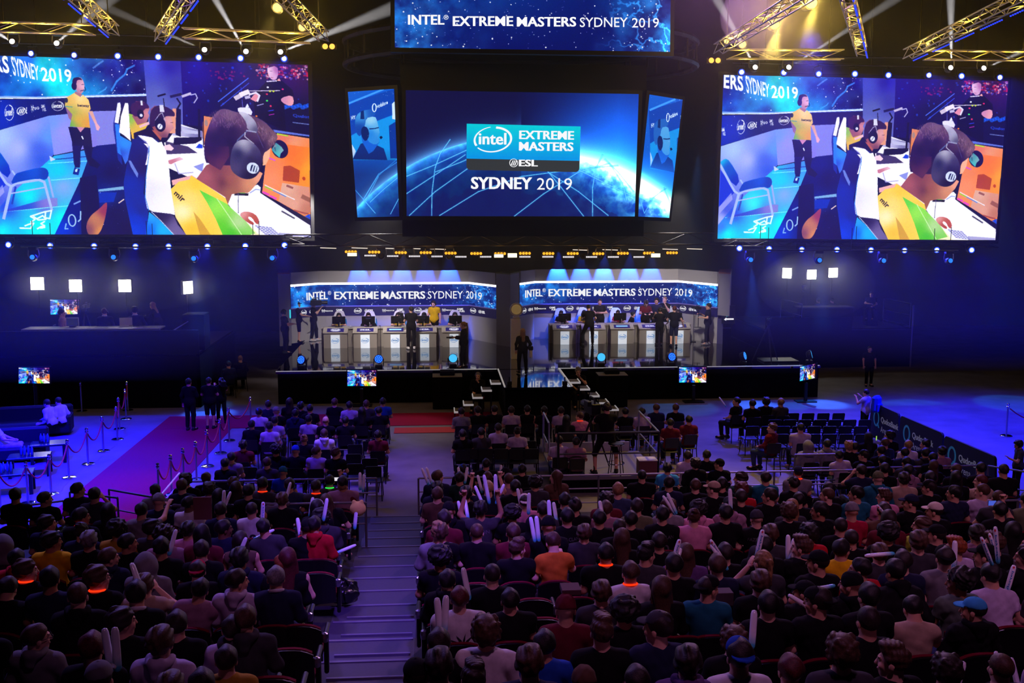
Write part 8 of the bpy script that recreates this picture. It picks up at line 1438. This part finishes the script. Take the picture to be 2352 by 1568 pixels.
# barriers with the arena name
def barrier(label, a, b):
    a, b = atz(*a, 1.02), atz(*b, 1.02); d = a - b; Y0, Y1 = 0, d.length; r = empty('barrier', ((a.x + b.x) / 2, (a.y + b.y) / 2, 0), math.atan2(-d.x, d.y), label, 'barrier', 'black arena barriers'); L = Y1 - Y0; b_ = MB(); P = []
    for cy, cz, a in ((L / 2 - .12, .93, 0), (-L / 2 + .12, .93, 90), (-L / 2 + .02, .08, 180), (L / 2 - .02, .08, 270)):
        for i in range(5): P.append(Vector((0, cy + .10 * math.cos(R_(a + 22.5 * i)), cz + .10 * math.sin(R_(a + 22.5 * i)))))
    obj('panel', b_.prism([p + Vector((-.03, 0, 0)) for p in P], (.06, 0, 0)), mat('barrier_black', (16, 16, 24), .6), r)
    for s in (-1, 1): obj('foot', MB().box((0, s * (L / 2 - .3), .015), (.5, .08, .03)), M_black, r)
    f = lambda u, v, o=0: Vector((-.034, L / 2 - u, v)); mb = MB(); ring(mb, f, .42, .60, .2, .24, .075, .075, -40, 300, 30); mb.add([f(.46, .46), f(.54, .50), f(.66, .36), f(.58, .34)], [(0, 1, 2, 3)]); obj('emblem', mb, mat('barrier_teal', (50, 130, 160), .5, emit=.12), r)
    mb = MB(); put_text(mb, 'QudosBank', f, .74, .52, 1.86, .72, .03); put_text(mb, 'Arena', f, .74, .26, 1.30, .44, 0.); obj('lettering', mb, mat('barrier_lettering', (160, 160, 180), .5, emit=.12), r)
barrier('black arena barrier nearest the stage, beside the backpack photographer', (2003, 922), (2067, 951)); barrier('middle black arena barrier of three', (2070, 954), (2168, 996)); barrier('black arena barrier nearest the tribune, lettering largest', (2171, 1000), (2289, 1050))
# railings of the tribune
M_rail = mat('rail_metal', (120, 116, 128), .42, metal=.5)
def rr(label, pts, hts, z=None, **k): return rail('tribune_railing', label, pts, hts, 0, M_rail, .022, **k)
u = [atz(405, 1116, 1.0), atz(862, 1105, 1.0)]; rr('front railing of the carpet-side stand', [(p.x, 22.2, 0) for p in u], (.95, .62, .3))
u = [atz(960, 1105, 1.0), atz(1700, 1089, 1.0)]; rr('front railing of the platform-side stand', [(u[0].x, 22.2, 0), (9.6, 22.2, 0)], (.93, .62, .3)); rr('front railing near the arena barriers', [(9.7, 22.3, 0), (12.4, 22.3, 0)], (.95, .64, .32))
rr('raised short railing at the exit of the platform-side stand', [(aty(1823, 1073, 22.6).x, 22.55, 0), (aty(1932, 1071, 22.6).x, 22.55, 0)], (1.22, .9, .6)); rr('side railing at the barrier end of the stand', [(12.5, 22.0, 0), (13.0, 20.0, .26)], (1.02, .6))
zr = rowz(4) ; q1, q2 = atz(380, 1163, zr + .85), atz(833, 1184, zr + .85); rr('second railing across the carpet-side stand, with jackets hung on it', [(q1.x, q1.y, zr), (q2.x, q1.y, zr)], (.85, .45))
q1, q2 = atz(2150, 1153, zr + .85), atz(2325, 1142, zr + .85); rr('second railing at the barrier end of the platform-side stand', [(q1.x, q1.y, zr), (q2.x, q1.y, zr)], (.85, .45))
q1, q2 = atz(-30, 1172, 1.15), atz(146, 1150, 1.15); rr('front railing at the picture edge, carpet-side stand', [(q1.x, q1.y, 0), (q2.x, q2.y, 0)], (1.15, .75, .4))
q1, q2 = atz(160, 1130, 1.1), atz(270, 1143, 1.1); rr('short railing behind the pair next to the carpet', [(q1.x, q1.y, 0), (q2.x, q2.y, 0)], (1.1, .7, .4)); q1, q2 = atz(250, 1124, 1.15), atz(371, 1145, 1.15); rr('thick railing at the carpet end of the exit ramp', [(q1.x, q1.y, 0), (q2.x, q2.y, 0)], (1.15, .75, .4)); q1, q2 = atz(355, 1145, 1.0), atz(418, 1158, 1.0); rr('railing piece between exit ramp and seats', [(q1.x, q1.y, 0), (q2.x, q2.y, 0)], (1.0, .6))
for i, ((ax, ay), (bx, by)) in enumerate((((333, 1180), (412, 1086)), ((345, 1185), (400, 1125)))):
    a, b = atz(ax, ay, .8 - .3 * i), atz(bx, by, .8 - .3 * i); tag(obj('ramp_handrail', MB().tube([(0, 0, 0), tuple(b - a)], .018, 6).tube([(0, 0, 0), (0, 0, -.78 + .3 * i)], .02, 6).tube([tuple(b - a), tuple(b - a - Vector((0, 0, .78 - .3 * i)))], .02, 6), mat('white_rail', (225, 220, 235), .3), loc=a), ['upper', 'lower'][i] + ' white handrail of the exit ramp beside the red carpet', 'handrail', 'ramp handrails')
# odds and ends among the audience
q = atz(752, 1420, 1.15); r = empty('backpack', (AX0 + .1, q.y + .2, rowz(9)), R_(25), 'black shiny bag lying at the edge of the stairs', 'bag'); f = Field((-.35, -.35, -.05), (.35, .35, .45), .014); f.ell((0, 0, .16), (.22, .26, .17)); f.ripple(.01, 22, 3); f.half((0, 0, -1), (0, 0, .01)); obj('bag', f.mesh('bag'), mat('bag_black', (20, 20, 22), .3, spec=.6), r); obj('strap', MB().tube([(-.1, .2, .2), (-.02, .1, .36), (.02, -.1, .36), (.1, -.2, .2)], .014, 6), mat('bag_black'), r)
def near(px, py): return min(AUD, key=lambda a: (a[0] - px) ** 2 + (a[1] - py) ** 2)
def at_person(px, py, dy=.2): return aty(px, py, near(px, py - 20)[2] + dy)
def phone(px, py, label, c, w=.075, h=.15, dy=.24, ry=0): 
    p_ = aty(px, py, dy); r = empty('phone', p_, ry, label, 'phone'); obj('case', MB().box((0, .006, 0), (w, .01, h), bev=.004), M_black, r); obj('display', MB().box((0, -.001, 0), (w * .9, .004, h * .92)), glow('phone_' + label.split()[0], c, 1.), r)
phone(124, 1376, 'yellow lit phone held by the person near the carpet-side corner', (206, 204, 120), .08, .17, near(89, 1327)[2] + .32); phone(773, 1100, 'white lit phone raised by the person with green glow collar', (225, 220, 230), .15, .075, near(757, 1089)[2] + .3); phone(2279, 1155, 'bluish phone raised in both hands near the second railing', (70, 90, 200), .13, .08, near(2296, 1150)[2] + .3); phone(2013, 1006, 'green lit phone held low beside the barriers', (170, 230, 90), .04, .12, near(2043, 985)[2] + .1, .6)
f = Field((-.24, -.24, -.24), (.24, .24, .3), .012); f.ell((0, 0, 0), (.125, .11, .115)); f.ell((-.06, 0, .11), (.032, .025, .036)); f.ell((.06, 0, .11), (.032, .025, .036)); q = aty(822, 1168, near(798, 1163)[2] + .35); tag(obj('plush_toy', f.mesh('plush_toy'), mat('plush_yellow', (196, 168, 80), .95), loc=q), 'round yellow plush toy held by the person at the stairs', 'plush toy')
for (px, py, w, h, lb, c, gx) in ((420, 1190, .42, .34, 'grey jacket hung on the second railing beside the brown board', (92, 84, 96), 0), (618, 1193, .55, .42, 'grey jacket hung on the second railing beside the white jersey', (104, 96, 108), 0)):
    q = atz(px, 1172, zr + .85); q = Vector((q.x, atz(380, 1163, zr + .85).y - .05, zr + .85)); f = Field((-.4, -.15, -.6), (.4, .2, .12), .015)
    f.cone((-w / 2, .05, 0), (w / 2, .05, 0), .045, .045, .02); f.ell((0, -.02, -h * .5), (w * .55, .03, h * .55)); f.ell((0, .10, -h * .3), (w * .5, .03, h * .35)); f.ripple(.006, 20, 4); tag(obj('hung_jacket', f.mesh('hung_jacket'), mat('jacket_%d' % px, c, .9), loc=q), lb, 'jacket')
q = aty(466, 1182, near(448, 1203)[2] + 1.4); tag(obj('board', MB().box((0, 0, .1), (.26, .03, .34), bev=.004), mat('board_brown', (96, 52, 50), .8), loc=q), 'brown board standing against the second railing', 'board')
q = at_person(1310, 1352, .1); tag(obj('cardboard_box', MB().box((0, 0, 0), (.18, .2, .05), bev=.004), mat('card_pink', (84, 50, 58), .8), loc=q), 'flat open box lying on the empty seat behind the maroon beanie', 'box'); q = at_person(1660, 1370, .2); tag(obj('cardboard_box', MB().box((0, 0, 0), (.19, .16, .14), bev=.004), mat('card_mauve', (70, 52, 60), .8), loc=q), 'mauve box beside the person in teal with backward cap', 'box')
# prints on shirt backs
def back_print(px, py, lines, ink):
    a = near(px, py); o = a[4]; top = [c for c in o.children if c.name.split('.')[0] in ('t_shirt', 'jersey', 'hoodie', 'sweatshirt')][0]; me = top.data
    bvh = BVHTree.FromPolygons([v.co for v in me.vertices], [tuple(p_.vertices) for p_ in me.polygons])
    for t, cz, h, w, bold in lines:
        mb = MB(); put_text(mb, t, lambda u, v, oo=0: Vector((u, 0, v)), -w / 2, cz - h / 2, w / 2, cz + h / 2, bold); out = []
        for v in mb.v: hit = bvh.ray_cast(Vector((v[0], -1, v[2])), Vector((0, 1, 0))); out.append((hit[0] + Vector((0, -.006, 0))) if hit[0] else Vector(v))
        mb.v = out; obj('back_print', mb, mat('ink_' + ink, dict(pale=(88, 82, 92), white=(200, 196, 204), dark=(26, 24, 40), green=(70, 96, 50))[ink], .8), o)
for a in ((1720, 1168, (('FAZE CLAN', .90, .05, .30, .01), ('10', .72, .16, .19, .02)), 'pale'), (1382, 1162, (('FAZE CLAN', .90, .05, .30, .01), ('10', .72, .16, .19, .0)), 'pale'), (1519, 1159, (('FAZE CLAN', .90, .05, .30, .01), ('10', .72, .16, .19, .0)), 'pale'), (1845, 1128, (('Magisk', .86, .06, .24, .02),), 'pale'), (1148, 1145, (('VISION', .88, .06, .27, .02), ('BY', .79, .05, .08, .0)), 'pale'), (1520, 1321, (('WMX', .86, .10, .20, .02),), 'white'), (1458, 1286, (('SK', .86, .09, .12, .04),), 'dark'), (572, 1151, (('19', .74, .17, .17, .03),), 'dark'), (151, 1215, (('10', .74, .18, .18, .02),), 'green'), (1582, 951, (('16', .76, .14, .15, .02),), 'pale')): back_print(*a)
a = near(1054, 1344)[4]; mb = MB(); top = [c for c in a.children if c.name.startswith('t_shirt')][0]; bvh = BVHTree.FromPolygons([v.co for v in top.data.vertices], [tuple(p_.vertices) for p_ in top.data.polygons])
for k in range(11):
    an = k * 2 * math.pi / 11 + .3; P = [(.06 * math.cos(an - .2), .06 * math.sin(an - .2)), (.17 * math.cos(an), .13 * math.sin(an)), (.06 * math.cos(an + .2), .06 * math.sin(an + .2)), (.03 * math.cos(an), .03 * math.sin(an))]; vs = []
    for x, z in P: hit = bvh.ray_cast(Vector((x + .02, -1, z + .74)), Vector((0, 1, 0))); vs.append(hit[0] + Vector((0, -.008, 0)) if hit[0] else Vector((x, -.2, z + .74)))
    mb.add(vs, [(0, 1, 2, 3)])
obj('spiky_print', mb, mat('ink_dark', (26, 24, 40), .8), a)
# ------------------------------------------------------------------ stage haze hanging over the far half of the hall
def haze(name, mb, dens, label):
    m = bpy.data.materials.new(name); m.use_nodes = True; nt = m.node_tree; nt.nodes.clear()
    v = nt.nodes.new('ShaderNodeVolumeScatter'); v.inputs['Color'].default_value = (.95, .95, 1, 1); v.inputs['Density'].default_value = dens; v.inputs['Anisotropy'].default_value = .3
    o = nt.nodes.new('ShaderNodeOutputMaterial'); nt.links.new(v.outputs[0], o.inputs['Volume']); tag(obj(name, mb, m), label, 'haze', None, 'stuff')
def puff(c, r): return MB().lathe([(r[0] * math.cos(a), r[2] * math.sin(a)) for a in np.linspace(-1.5, 1.5, 15)], (0, 0, 0), 24, M=Matrix.Translation(c) @ Matrix.Diagonal((1, r[1] / r[0], 1, 1)))
haze('stage_haze', MB().box((3, 40.5, 12.7), (60, 29, 20.4)), .0065, 'thin stage haze filling the air around trusses, screens and stage')
haze('lamp_mist', puff(aty(1875, 655, 43.2), (2.6, 1.4, 1.5)), .05, 'pale mist drifting round the white lamps of the barrier-side talk set')
haze('lamp_mist', puff(aty(255, 655, 37.7), (3.9, 1.2, 1.0)), .035, 'pale mist round the white lamps of the carpet-side talk set')  # denser haze added here so the panel lamps get a halo
haze('lamp_mist', puff(aty(1800, 40, 27.3), (1.7, .9, 1.1)), .10, 'warm mist under the round amber lamps at the picture top, barrier side')  # local haze added to make the amber lamps glow
